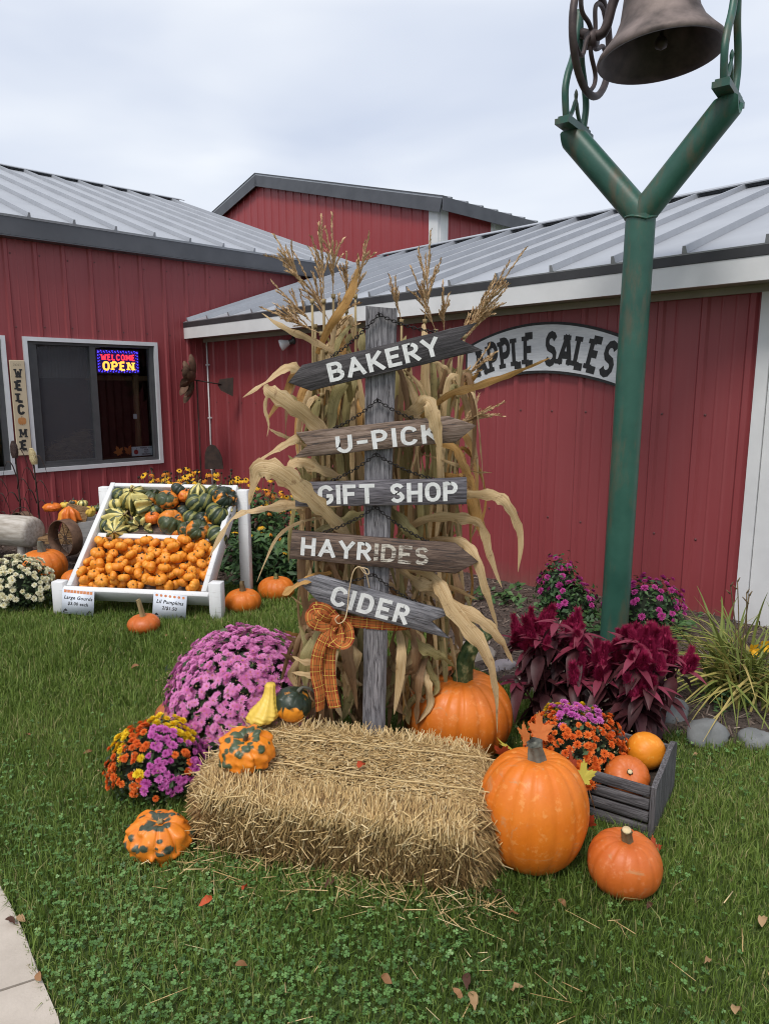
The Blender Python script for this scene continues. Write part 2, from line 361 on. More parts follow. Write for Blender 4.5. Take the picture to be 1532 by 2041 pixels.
# ------------------------------------------------------------------ ribbed metal walls
def rib_profile(w, first=.12, step=.3048, ph=.019):
    p = [(0, 0)]; x = first
    while x < w-.04:
        p += [(x-.033, 0), (x-.017, ph), (x+.017, ph), (x+.033, 0)]
        for q in (x+step*.36, x+step*.66):
            if q < w-.03: p += [(q-.012, 0), (q, .0035), (q+.012, 0)]
        x += step
    p.append((w, 0)); return p
def wall_panels(parent, F, s0, s1, zb, ztop, mat, holes=(), pw=.9144, name='wall_panel', first=.12, step=.3048):
    s = s0; kp = 0
    while s < s1-1e-6:
        kp += 1
        wd = min(pw, s1-s); prof = [(s+a, b) for a, b in rib_profile(wd, first, step)]
        ss = sorted(set([a for a, b in prof]+[h[k] for h in holes for k in (0, 1) if s < h[k] < s+wd]))
        pf = [(a, float(np.interp(a, [q[0] for q in prof], [q[1] for q in prof]))) for a in ss]
        mb = MB(); hi = MB(); inside = any(h[0] <= s and s+wd <= h[1] for h in holes)
        for (a, oa), (b, ob) in zip(pf, pf[1:]):
            mid = (a+b)/2; spans = [(zb, None)]
            for h in holes:
                if h[0] < mid < h[1]: spans = [(zb, h[2]), (h[3], None)]
            for z0, z1 in spans:
                za = ztop(a) if z1 is None else z1; zc = ztop(b) if z1 is None else z1
                (hi if inside and z1 is None else mb).add([F(a, z0, oa), F(b, z0, ob), F(b, zc, ob), F(a, za, oa)], [(0, 1, 2, 3)])
        mb.build(name, mat, parent); s += wd
        if hi.v: hi.build(name, mat, parent)
def screws(parent, F, pts, r=.010, mat='screw_grey'):
    mb = MB()
    for s, z, o in pts:
        c = F(s, z, o); n = (F(s, z, o+1)-c); u = ZZ; v_ = n.cross(u)
        k = 6; ring = [c+n*.002+u*(r*math.cos(2*PI*i/k))+v_*(r*math.sin(2*PI*i/k)) for i in range(k)]
        mb.add(ring+[c+n*.007], [(i, (i+1) % k, k) for i in range(k)])
    stuff(mb.build('screw_row', mat, parent))
shop = thing('shop_building', 'long red ribbed metal shop wing with grey roof and two windows', 'building', LW(0, 0))
SO = LW(0, 0)
def under(o, p): o.parent = p; o.matrix_parent_inverse = Matrix.Translation(-Vector(p.location)); return o
def world_child(mb, name, mats, p, smooth=False): return mb.build(name, mats, p, smooth, origin=world_origin(p))
def world_origin(p):
    o = Vector((0, 0, 0)); q = p
    while q is not None: o += q.location; q = q.parent
    return o
class WP:   # a parent proxy so that wall_panels can work in world coordinates
    pass
_build = MB.build
def build_w(s, name, mats=None, parent=None, smooth=False, origin=None, loc=None):
    if parent is not None and origin is None and loc is None and parent.get('world_parts'): origin = world_origin(parent)
    o = _build(s, name, mats, parent, smooth, origin, loc)
    return o
MB.build = build_w
def wthing(name, label, cat, loc=(0, 0, 0), group=None):   # thing whose parts are modelled in world coordinates
    o = thing(name, label, cat, loc, (0, 0, 0), group); o['world_parts'] = 1; return o
def wpart(o): o['world_parts'] = 1; return o
shop['world_parts'] = 1
WIN = (-2.245, -.745, .69, 2.125); WIN2 = (-4.02, -2.515, .69, 2.125)
EV_L = 3.41
wall_panels(shop, LW, -6.2, 4.2, -.3, lambda s: EV_L-.1, 'red_panel', (WIN, WIN2), first=.155)
pts = []
s = -6.2+.155
ribs_left = [ -6.2+k*.9144+.155+j*.3048 for k in range(12) for j in range(3)]
for z in (.35, 1.18, 2.28, 3.05):
    for r0 in ribs_left:
        if -2.8 < r0 < 3.5 and not any(h[0]-.05 < r0 < h[1]+.05 and h[2]-.05 < z < h[3]+.05 for h in (WIN, WIN2)): pts.append((r0+.05, z+rnd.uniform(-.012, .012), .001))
screws(shop, LW, pts)
# dark fascia, soffit and roof of the left wing
mb = MB(); mb.obox(LW(-8, 3.215, .13), DL*10.9, -DR*.022, ZZ*.185); mb.build('fascia', 'fascia_dark', shop)
mb = MB(); mb.obox(LW(-8, 3.20, .005), DL*10.9, -DR*.15, ZZ*.012); mb.build('fascia_lip', 'fascia_dark', shop)
def roof(parent, P, u, d, n_run, slope, s0, s1, zE, ribs, mat='roof_metal', name='roof', back=True, ribh=.046, cap=True):
    """P(s) eave edge point (z=0), u along, d up-slope horizontal"""
    g_ = math.hypot(1, slope)
    up = (d+ZZ*slope)/g_; nn = u.cross(up); nn = nn if nn.z > 0 else -nn; Ln = n_run*g_
    o = P(s0)+ZZ*zE
    mb = MB(); mb.obox(o, u*(s1-s0), up*Ln, nn*-.025)
    if back:
        db = (-d+ZZ*slope)/g_; o2 = P(s0)+ZZ*zE+d*(2*n_run); nb = u.cross(db); nb = nb if nb.z > 0 else -nb
        mb.obox(o2, u*(s1-s0), db*(Ln-.004), nb*-.025)
    rf = wpart(mb.build(name, mat, parent))
    for r0 in ribs:
        q = MB(); b = P(r0)+ZZ*zE+nn*.0; Lr = Ln-.09
        hw, tw = .018, .010
        pr = [(-hw, 0), (-tw, ribh), (tw, ribh), (hw, 0)]
        vs = [b+u*a+nn*(h+.001) for a, h in pr]+[b+u*a+nn*(h+.001)+up*Lr for a, h in pr]
        q.add(vs, [(0, 1, 5, 4), (1, 2, 6, 5), (2, 3, 7, 6), (0, 3, 2, 1), (4, 5, 6, 7)]); q.build('roof_rib', mat, rf)
        for f_ in (.36, .70):       # slight flat pencil ribs between the seams
            pass
    if cap:
        q = MB(); top = P(s0)+ZZ*(zE+slope*n_run)+d*n_run
        for sg in (1, -1):
            dd = (-d*sg+ZZ*(-slope))/g_; n2 = u.cross(dd); n2 = n2 if n2.z > 0 else -n2
            q.obox(top+ZZ*.060, u*(s1-s0+.02), dd*.20, n2*-.012)
        q.build('ridge_cap', mat, rf)
    return rf
RIB_L = [-2.162+.477*k for k in range(-12, 11)]
SLOPE = .345
roof(shop, lambda s: LW(s, 0, .165), DL, DR, 6.0, SLOPE, -8.2, 2.86, EV_L+.012, [r for r in RIB_L if r < 2.85])
# windows ------------------------------------------------------------
def window(W, parent, label, sash_split):
    s0, s1, z0, z1 = W
    wn = link('window', None, parent, LW(s0, z0)-world_origin(parent)); wpart(wn); wn['label'] = label
    mb = MB(); t = .045; o = .03
    for a, b, c, d in ((s0-t, s1+t, z1, z1+t), (s0-t, s1+t, z0-t, z0), (s0-t, s0, z0, z1), (s1, s1+t, z0, z1)):
        mb.obox(LW(a, c, -.02), DL*(b-a), ZZ*(d-c), -DR*(o+.02))
    mb.build('frame', 'alu_frame', wn)
    mb = MB(); t = .04
    for a, b, c, d in ((s0, s1, z1-t*.8, z1), (s0, s1, z0, z0+t), (s0, s0+t*1.7, z0+t, z1-t*.8), (s1-t*1.3, s1, z0+t, z1-t*.8)):
        mb.obox(LW(a, c, -.10), DL*(b-a), ZZ*(d-c), -DR*.095)
    sm = s0+(s1-s0)*sash_split
    mb.obox(LW(sm-.035, z0+t, -.06), DL*.07, ZZ*(z1-z0-t*1.8), -DR*.045); mb.obox(LW(s0+t*1.7, z0+t, -.05), DL*.035, ZZ*(z1-z0-t*1.8), -DR*.035); mb.obox(LW(s0+t*1.7+.035, z0+t, -.05), DL*(sm-.035-s0-t*1.7-.035), ZZ*.03, -DR*.03)
    mb.build('sash', 'bronze_frame', wn)
    mb = MB(); mb.obox(LW(sm+.036, z0+.041, -.062), DL*(s1-sm-.09), ZZ*(z1-z0-.075), -DR*.004); mb.build('pane', 'glass', wn)
    mb = MB(); mb.obox(LW(s0+.07, z0+.041, -.075), DL*(sm-s0-.105), ZZ*(z1-z0-.075), -DR*.004); mb.build('pane', 'glass', wn)
    mb = MB(); mb.add([LW(s0+.106, z0+.071, -.045), LW(sm-.036, z0+.071, -.045), LW(sm-.036, z1-.033, -.045), LW(s0+.106, z1-.033, -.045)], [(0, 1, 2, 3)]); mb.build('insect_screen', 'insect_screen', wn)
    return wn
win = window(WIN, shop, 'white framed sliding window with lit sign inside', .49)
window(WIN2, shop, 'window cut off by the left edge of the photo', .49)
mb = MB()     # dim room behind the panes
a0, a1, dep = -4.6, .2, 2.6
mb.add([LW(a0, .2, -dep), LW(a1, .2, -dep), LW(a1, 2.5, -dep), LW(a0, 2.5, -dep), LW(a0, .2, -.12), LW(a1, .2, -.12), LW(a1, 2.5, -.12), LW(a0, 2.5, -.12)],
       [(0, 1, 2, 3), (0, 4, 5, 1), (3, 2, 6, 7), (0, 3, 7, 4), (1, 5, 6, 2)])
for h0, h1 in ((a0, WIN2[0]), (WIN2[1], WIN[0]), (WIN[1], a1)): mb.obox(LW(h0, .2, -.13), DL*(h1-h0), ZZ*2.3, -DR*.02)
for b in (WIN, WIN2):
    mb.obox(LW(b[0], .2, -.13), DL*(b[1]-b[0]), ZZ*(b[2]-.2), -DR*.02); mb.obox(LW(b[0], b[3], -.13), DL*(b[1]-b[0]), ZZ*(2.5-b[3]), -DR*.02)
mb.build('room', 'room_dark', shop)
# ------------------------------------------------------------------ right wing
wing = wthing('apple_shop_wing', 'low red ribbed metal wing with sloping grey roof and white fascia', 'building', RW(0, 0))
wall_panels(wing, RW, 0.02, 6.93, -.4, lambda s: 2.25, 'red_panel', first=.155)
screws(wing, RW, [(.02+k*.9144+.155+j*.3048+.05, z, .001) for k in range(8) for j in range(3) for z in (.55, 1.42) if .02+k*.9144+.155+j*.3048 < 6.85])
mb = MB(); mb.obox(RW(6.935, -.4, -.02), -DR*.075, ZZ*2.65, -DL*.055); mb.build('corner_trim', 'white_trim', wing)
mb = MB(); mb.obox(RW(7.015, -.4, -.02), -DR*1.6, ZZ*2.65, -DL*.040); mb.build('white_panel', 'white_trim', wing)
mb = MB(); mb.obox(RW(-.02, 2.25, 0), -DR*9.2, ZZ*.012, -DL*.29); mb.build('soffit', 'soffit', wing)
mb = MB(); mb.obox(RW(.0, 2.235, .29), -DR*9.2, ZZ*.14, -DL*.022); mb.build('fascia', 'white_trim', wing)
mb = MB(); mb.obox(RW(-.01, 2.377, .285), -DR*9.2, ZZ*.062, -DL*.032); mb.build('drip_edge', 'gutter_dark', wing)
mb = MB(); mb.obox(RW(.0, 2.20, .02), -DR*9.2, ZZ*.048, -DL*.02); mb.build('wall_trim', 'soffit', wing)
RIB_R = [4.573+.494*k for k in range(-9, 10)]
rf = roof(wing, lambda s: RW(s, 0, .32), -DR, DL, 3.62, SLOPE, .005, 9.2, 2.445, [r for r in RIB_R if r > .1], cap=True)
mb = MB(); b0 = RW(.0, 2.445, .32)     # the bit of roof that runs in over the left wing
g_ = math.hypot(1, SLOPE); up = (DL+ZZ*SLOPE)/g_
mb.obox(b0+up*2.75*g_, DR*.75, up*.87*g_, (DR.cross(up) if DR.cross(up).z < 0 else -DR.cross(up))*.02); mb.build('roof_valley', 'roof_metal', rf)
# ------------------------------------------------------------------ red barn behind
BD = 5.9
barn = wthing('red_barn', 'tall red metal barn gable rising behind the shop roofs', 'barn', RW(-1.2, 0, -BD))
APX, AZ, CS, CZ = -7.3, 6.80, -1.2, 5.17
def gable(s): return CZ+(AZ-CZ)*(1-abs(s-APX)/(CS-APX))-.02
wall_panels(barn, lambda s, z, o: RW(s, z, o-BD), APX-6.1, CS-.22, 2.2, gable, 'red_panel_far', first=.155)
mb = MB(); mb.obox(RW(CS-.24, 2.2, -BD-.01), -DR*.24, ZZ*(CZ-2.2+.05), -DL*.05); mb.obox(RW(CS-.002, 2.2, -BD-.012), DL*.22, ZZ*(CZ-2.2), -DR*.03); mb.build('corner_trim', 'white_trim', barn)
SW = lambda a, z, o: RW(CS, z, -BD)+DL*(.22+a)-DR*o
wall_panels(barn, SW, 0, 1.40, 2.2, lambda s: CZ-.02, 'red_panel_far', name='side_panel')
wall_panels(barn, lambda a, z, o: SW(a+1.40, z, o), 0, 4.0, 2.2, lambda s: CZ-.02, 'white_trim', name='side_panel')
gs = (AZ-CZ)/(CS-APX); gl_ = math.hypot(1, gs)
for sg in (1, -1):
    d = (-DR*sg-ZZ*gs)/gl_; ap = RW(APX, AZ+.10, -BD+.14); Ln = (CS-APX)*gl_+.22
    nn = DL.cross(d); nn = nn if nn.z > 0 else -nn
    mb = MB(); mb.obox(ap, d*Ln, DL*8.5, nn*-.03); br = wpart(mb.build('roof', 'roof_metal', barn))
    mb = MB(); mb.obox(ap-nn*.031, d*(Ln-.01), DL*.03, nn*-.25); mb.build('rake_fascia', 'fascia_dark', barn)
    mb = MB(); mb.obox(ap+nn*.002-DL*.012, d*Ln, DL*.14, nn*.02); mb.build('rake_trim', 'fascia_dark', barn)
    if sg == 1:
        e0 = ap+d*Ln
        mb = MB(); mb.obox(e0-nn*.03-ZZ*.22-DR*.0, DL*8.4, -DR*.025, ZZ*.25); mb.build('fascia', 'fascia_dark', barn)
        for k in range(18):
            b = e0+DL*(.25+k*.477); q = MB(); q.obox(b-DL*.03, DL*.06, -d*Ln*.98, nn*.035); q.build('roof_rib', 'roof_metal', br)
# ------------------------------------------------------------------ lettering drawn with brush strokes
def arc(cx, cy, rx, ry, a0, a1, n=7): return [(cx+rx*math.cos(R_(a0+(a1-a0)*i/n)), cy+ry*math.sin(R_(a0+(a1-a0)*i/n))) for i in range(n+1)]
GL = {
 'A': (.74, [[(0, 0), (.37, 1)], [(.37, 1), (.74, 0)], [(.14, .32), (.60, .32)]]),
 'B': (.58, [[(0, 0), (0, 1)], [(0, 1), (.32, 1)]+arc(.32, .76, .22, .24, 90, -90)+[(0, .52)], [(0, .52), (.34, .52)]+arc(.34, .26, .25, .26, 90, -90)+[(0, 0)]]),
 'C': (.6, [arc(.31, .68, .31, .32, 15, 180)+arc(.31, .32, .31, .32, 180, 345)]),
 'D': (.6, [[(0, 0), (0, 1)], [(0, 1), (.25, 1)]+arc(.25, .65, .35, .35, 90, 0)+arc(.25, .35, .35, .35, 0, -90)+[(0, 0)]]),
 'E': (.52, [[(0, 0), (0, 1)], [(0, 1), (.52, 1)], [(0, .52), (.42, .52)], [(0, 0), (.52, 0)]]),
 'F': (.5, [[(0, 0), (0, 1)], [(0, 1), (.5, 1)], [(0, .52), (.4, .52)]]),
 'G': (.62, [arc(.31, .68, .31, .32, 15, 180)+arc(.31, .32, .31, .32, 180, 360)+[(.62, .45), (.36, .45)]]),
 'H': (.6, [[(0, 0), (0, 1)], [(.6, 0), (.6, 1)], [(0, .5), (.6, .5)]]),
 'I': (.0, [[(0, 0), (0, 1)]]),
 'K': (.62, [[(0, 0), (0, 1)], [(.0, .38), (.56, 1)], [(.2, .56), (.62, 0)]]),
 'L': (.5, [[(0, 0), (0, 1)], [(0, 0), (.5, 0)]]),
 'M': (.8, [[(0, 0), (0, 1)], [(0, 1), (.4, .25)], [(.4, .25), (.8, 1)], [(.8, 1), (.8, 0)]]),
 'N': (.64, [[(0, 0), (0, 1)], [(0, 1), (.64, 0)], [(.64, 0), (.64, 1)]]),
 'O': (.62, [arc(.31, .66, .31, .34, 0, 180)+arc(.31, .34, .31, .34, 180, 360)+[(.62, .66)]]),
 'P': (.56, [[(0, 0), (0, 1)], [(0, 1), (.3, 1)]+arc(.3, .73, .26, .27, 90, -90)+[(0, .46)]]),
 'R': (.58, [[(0, 0), (0, 1)], [(0, 1), (.3, 1)]+arc(.3, .74, .25, .26, 90, -90)+[(0, .48)], [(.25, .48), (.58, 0)]]),
 'S': (.56, [arc(.28, .75, .27, .25, 20, 270)+arc(.28, .25, .28, .25, 90, -160)]),
 'T': (.64, [[(.32, 0), (.32, 1)], [(0, 1), (.64, 1)]]),
 'U': (.6, [[(0, 1), (0, .3)]+arc(.3, .3, .3, .3, 180, 360)+[(.6, 1)]]),
 'W': (.9, [[(0, 1), (.22, 0)], [(.22, 0), (.45, .75)], [(.45, .75), (.68, 0)], [(.68, 0), (.9, 1)]]),
 'Y': (.66, [[(0, 1), (.33, .48)], [(.66, 1), (.33, .48)], [(.33, .55), (.33, 0)]]),
 '-': (.34, [[(0, .45), (.34, .45)]]), ' ': (.3, []),
}
def stroke_letter(mb, ch, f, th, slab=False, mi=0, jit=0.0, zs=0.0):
    """f(x, y, d) -> 3D, x/y in cap heights; th stroke width"""
    wd, strokes = GL[ch]; k = 0
    segs = [list(s) for s in strokes]
    if slab:
        bars = []
        for s in strokes:
            for p, q in ((s[0], s[1]), (s[-1], s[-2])):
                if abs(p[1]-q[1]) > .25 and (p[1] < .02 or p[1] > .98):
                    b = ((p[0]-th*.95, p[1]+(th*.32 if p[1] < .5 else -th*.32)), (p[0]+th*.95, p[1]+(th*.32 if p[1] < .5 else -th*.32)))
                    bars.append(b)
        for b in bars: segs.append(['bar', *b])
    for s in segs:
        t = th
        if s[0] == 'bar': s = s[1:]; t = th*.62
        n = len(s); L = []; Rr = []
        for i, p in enumerate(s):
            a = s[max(i-1, 0)]; b = s[min(i+1, n-1)]
            dx, dy = b[0]-a[0], b[1]-a[1]; m = math.hypot(dx, dy) or 1; dx /= m; dy /= m
            ex = (t*.42 if t == th else 0) * ((i == n-1)-(i == 0)) if n == 2 and not slab else 0
            cx_, cy_ = p[0]+dx*ex, p[1]+dy*ex
            cx_ += rnd.uniform(-jit, jit); cy_ += rnd.uniform(-jit, jit)
            L.append((cx_-dy*t/2, cy_+dx*t/2)); Rr.append((cx_+dy*t/2, cy_-dx*t/2))
        vs = [f(x, y, zs+k*.0003) for x, y in L]+[f(x, y, zs+k*.0003) for x, y in Rr]; k += 1
        fs = [(i, n+i, n+i+1, i+1) for i in range(n-1)]
        mb.add(vs, fs, mi)
    return wd
def text_width(t, th, gap): return sum(GL[c][0]+th+gap for c in t)-gap
# ------------------------------------------------------------------ sign post
YP = 2.72; YB = 2.645         # post axis, front of the boards
post = wthing('sign_post', 'square weathered grey wooden post behind the straw bale', 'post', (-.04, YP, 0))
mb = MB(); NZ = 14
pt, pb = aty(760, 612, YP-.05), aty(745, 1430, YP-.05)
ctr = lambda z: Vector((pb.x+(pt.x-pb.x)*(z-pb.z)/(pt.z-pb.z), YP, z))
zt = pt.z
for i in range(NZ+1):
    z = -.3+(zt+.3)*i/NZ; t = i/NZ; hw = .046+.012*max(0, (z-.5)/1.4); hd = .052; c = ctr(z)
    rr = .006
    for sx, sy in ((-1, -1), (1, -1), (1, 1), (-1, 1)):
        for q in ((rr, 0), (0, rr)) if sx*sy > 0 else ((0, rr), (rr, 0)):
            mb.v.append((c.x+sx*(hw-q[0])+rnd.uniform(-.001, .001), c.y+sy*(hd-q[1])+rnd.uniform(-.001, .001), z+(rnd.uniform(-.008, .006) if i == NZ else 0)))
for i in range(NZ):
    for k in range(8): mb.f.append((i*8+k, i*8+(k+1) % 8, (i+1)*8+(k+1) % 8, (i+1)*8+k)); mb.m.append(0)
mb.f.append(tuple(NZ*8+k for k in range(8))); mb.m.append(0)
mb.build('post_shaft', 'wood_grey', post)
pm('iron_black', (.015, .014, .014), (.035, .03, .028), 40, .5, metal=.6)
def board(name, label, poly, mat, word, tl, tr, bl, th, gap, paint, nails, chain, depth=.020, slant=0):
    P = [aty(x, y, YB) for x, y in poly]; c = sum(P, Vector())/len(P)
    root = wthing(name, label, 'sign', (c.x, YB+.01, c.z), 'arrow boards hung on the post')
    ax = Vector(aty(*tr, YB)-aty(*tl, YB)); ang = math.atan2(ax.z, ax.x)
    u = Vector((math.cos(ang), 0, math.sin(ang))); v = Vector((-u.z, 0, u.x)); o = Vector((c.x, YB, c.z))
    pl = [((p-o).dot(u), (p-o).dot(v)) for p in P]
    if sum(pl[i][0]*pl[(i+1) % len(pl)][1]-pl[(i+1) % len(pl)][0]*pl[i][1] for i in range(len(pl))) < 0: pl = pl[::-1]
    rough = []
    for i in range(len(pl)):
        a, b = pl[i], pl[(i+1) % len(pl)]; n = max(1, int(math.dist(a, b)/.05))
        for k in range(n):
            t = k/n; j = .0014 if k else 0; rough.append((a[0]+(b[0]-a[0])*t+rnd.uniform(-j, j), a[1]+(b[1]-a[1])*t+rnd.uniform(-j, j)))
    mb = MB(); n = len(rough); cxp = sum(q[0] for q in rough)/n; czp = sum(q[1] for q in rough)/n; b_ = .0025
    ins = [(x-math.copysign(min(b_, abs(x-cxp)*.05), x-cxp), y-math.copysign(min(b_, abs(y-czp)*.1), y-czp)) for x, y in rough]
    rings = [(rough, depth), (rough, b_), (ins, 0.0)]
    for pg, d in rings: mb.v += [(x, d, y) for x, y in pg]
    for r in range(2):
        for i in range(n): mb.f.append((r*n+i, r*n+(i+1) % n, (r+1)*n+(i+1) % n, (r+1)*n+i)); mb.m.append(0)
    mb.f.append(tuple(2*n+i for i in range(n))); mb.m.append(0); mb.f.append(tuple(range(n))[::-1]); mb.m.append(0)
    root.rotation_euler = (0, -ang, 0); root.location = o
    bd = link('board', mb.mesh('board', mat), root)
    # lettering: local x/z plane, facing -y
    q0 = aty(*bl, YB)-o; ox, oz = q0.dot(u), q0.dot(v)
    qt = aty(*tl, YB)-o; cap = qt.dot(v)-oz
    endx = (aty(*tr, YB)-o).dot(u)
    sc0 = cap/(1+th); W = (endx-ox)/sc0
    wd = text_width(word, th, gap); hs = W/wd
    x = th/2
    for ch in word:
        if ch != ' ':
            m2 = MB(); x0 = x
            stroke_letter(m2, ch, lambda a, b, d: (ox+(x0+a)*hs*sc0+b*slant*sc0, -.0012-d, oz+(b+th/2)*sc0), th/hs**.5, jit=.012)
            pt_ = paint[1] if ch in paint[2] else paint[0]
            link('painted_letter', m2.mesh('painted_letter', pt_), root)
        x += GL[ch][0]+th+gap
    M = Matrix.Rotation(-ang, 3, 'Y'); Mi = M.inverted()
    # chain from a staple in the post to two staples on the board's top edge
    apex = aty(*chain[0], YP-.062); 
    for e in chain[1:]:
        E_ = aty(*e, YB+.012); d = E_-apex; nlk = max(6, int(d.length/.0125)); lk = MB()
        for i in range(nlk):
            t = (i+.5)/nlk; p = apex.lerp(E_, t)+Vector((0, 0, -.035*d.length*4*t*(1-t)*1.4)); dd = d.normalized()
            w1 = Vector((0, 1, 0)) if i % 2 else dd.cross(Vector((0, 1, 0)))
            w1 = (w1-dd*w1.dot(dd)).normalized(); ring = []
            for k in range(8):
                a = 2*PI*k/8; ring.append(Mi @ (p+dd*(.0095*math.cos(a))+w1*(.0052*math.sin(a))-o))
            lk.tube(ring, .0017, 4, closed=True)
        stuff(link('chain', lk.mesh('chain', 'iron_black'), root))
        st = MB(); b0 = Mi @ (E_-o); st.tube([b0+Vector((-.006, 0, -.012)), b0+Vector((-.005, 0, .004)), b0+Vector((.005, 0, .004)), b0+Vector((.006, 0, -.012))], .0022, 5)
        link('staple', st.mesh('staple', 'iron_black'), root)
    st = MB(); b0 = Mi @ (apex-o); st.tube([b0+Vector((0, .03, 0)), b0+Vector((0, -.006, 0)), b0+Vector((0, -.008, .008))], .003, 5); link('nail', st.mesh('nail', 'iron_black'), root)
    return root
board('arrow_sign', 'charcoal arrow board reading BAKERY, topmost on the post', [(574, 762), (602, 727), (951, 642), (917, 676), (962, 698), (619, 779)], 'wood_dark', 'BAKERY',
      (651, 724), (871, 669), (658, 763), .25, .12, ('letter_paint', 'letter_paint', ''), [], ((755, 626), (662, 709), (868, 661)))
board('arrow_sign', 'brown arrow board reading U-PICK, pointing right', [(589, 862), (893, 829), (949, 848), (908, 882), (584, 913), (612, 888)], 'wood_brown', 'U-PICK',
      (667, 866), (872, 842), (671, 905), .25, .18, ('letter_paint', 'letter_paint', ''), [], ((752, 797), (667, 853), (829, 836)))
board('arrow_sign', 'dark grey straight board reading GIFT SHOP', [(588, 962), (930, 952), (930, 1005), (588, 1010)], 'wood_purple', 'GIFT SHOP',
      (633, 967), (912, 959), (634, 1007), .25, .12, ('letter_paint', 'letter_paint', ''), [], ((749, 905), (655, 960), (862, 954)))
board('arrow_sign', 'brown arrow board reading HAYRIDES with flaking letters', [(582, 1058), (908, 1084), (953, 1120), (908, 1144), (576, 1114)], 'wood_mid', 'HAYRIDES',
      (599, 1070), (856, 1091), (598, 1107), .24, .14, ('letter_paint', 'letter_paint_worn', 'IDES'), [], ((748, 1010), (638, 1063), (856, 1081)))
board('arrow_sign', 'silvery arrow board reading CIDER, lowest on the post', [(592, 1158), (636, 1147), (902, 1222), (859, 1239), (896, 1274), (642, 1208)], 'wood_silver', 'CIDER',
      (663, 1165), (821, 1208), (655, 1205), .25, .2, ('letter_paint', 'letter_paint', ''), [], ((744, 1145), (676, 1160), (845, 1207)))
# ------------------------------------------------------------------ straw bale
BFL = Vector((-.722, 2.246, 0)); BU = Vector((.968, -.250, 0)).normalized(); BN = Vector((-BU.y, BU.x, 0)); BLEN, BDEP, BHT = 1.10, .53, .285
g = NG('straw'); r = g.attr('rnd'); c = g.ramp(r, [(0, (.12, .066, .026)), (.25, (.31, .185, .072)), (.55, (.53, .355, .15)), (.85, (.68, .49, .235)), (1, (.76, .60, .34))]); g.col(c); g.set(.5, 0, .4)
pm('straw_core', (.05, .03, .013), (.12, .075, .033), 40, .95, .6, .02, detail=7)  # core coloured dark to stand for shade in the gaps between straws
def prisms(P, D, L, rad, rn, mat, name, bend=None):
    n = len(P); D = D/np.linalg.norm(D, axis=1)[:, None]
    a = np.cross(D, np.array([.3, .5, .81])); a /= np.linalg.norm(a, axis=1)[:, None]; b = np.cross(D, a)
    V = np.zeros((n, 6, 3))
    for k in range(3):
        an = 2*PI*k/3; off = (a*math.cos(an)+b*math.sin(an))*rad[:, None]
        V[:, k] = P-D*L[:, None]/2+off; V[:, 3+k] = P+D*L[:, None]/2+off
    base = (np.arange(n)*6)[:, None]
    q = np.concatenate([base+np.array([[k, (k+1) % 3, 3+(k+1) % 3, 3+k]]) for k in range(3)])
    t = np.concatenate([base+np.array([[0, 2, 1]]), base+np.array([[3, 4, 5]])])
    return np_mesh(name, V.reshape(-1, 3), q, t, mat, {'rnd': np.repeat(rn, 6)})
bale = thing('straw_bale', 'rectangular golden straw bale lying in front of the sign post', 'straw bale', BFL)
u3, n3, z3 = np.array(BU), np.array(BN), np.array([0, 0, 1.])
def bulge(s, t): return .012*np.sin(s*7.3+1)+.008*np.sin(t*11+2)
mb = MB(); nx, ny, nzz = 20, 10, 7     # lumpy rounded core
def corept(a, b, c):
    p = np.array([a*BLEN, b*BDEP, c*BHT]); q = (np.array([a, b, c])-.5)*2
    k = np.abs(q*np.array([1, 1, 1 if q[2] > 0 else 0]))**3.4; rr = (k.sum())**(1/3.4); q = q/max(rr, 1) if rr > 1 else q
    p = (q/2+.5)*np.array([BLEN, BDEP, BHT])*.95+np.array([BLEN, BDEP, 0])*.025
    return u3*p[0]+n3*p[1]+z3*p[2]
def face(f, na, nb):
    vs = [f(i/na, j/nb) for i in range(na+1) for j in range(nb+1)]
    mb.add(vs, [(i*(nb+1)+j, (i+1)*(nb+1)+j, (i+1)*(nb+1)+j+1, i*(nb+1)+j+1) for i in range(na) for j in range(nb)])
face(lambda a, b: corept(a, b, 1), nx, ny); face(lambda a, c: corept(a, 0, c), nx, nzz); face(lambda a, c: corept(1-a, 1, c), nx, nzz)
face(lambda b, c: corept(1, b, c), ny, nzz); face(lambda b, c: corept(0, 1-b, c), ny, nzz)
mb.build('straw_core', 'straw_core', bale, True, origin=(0, 0, 0))
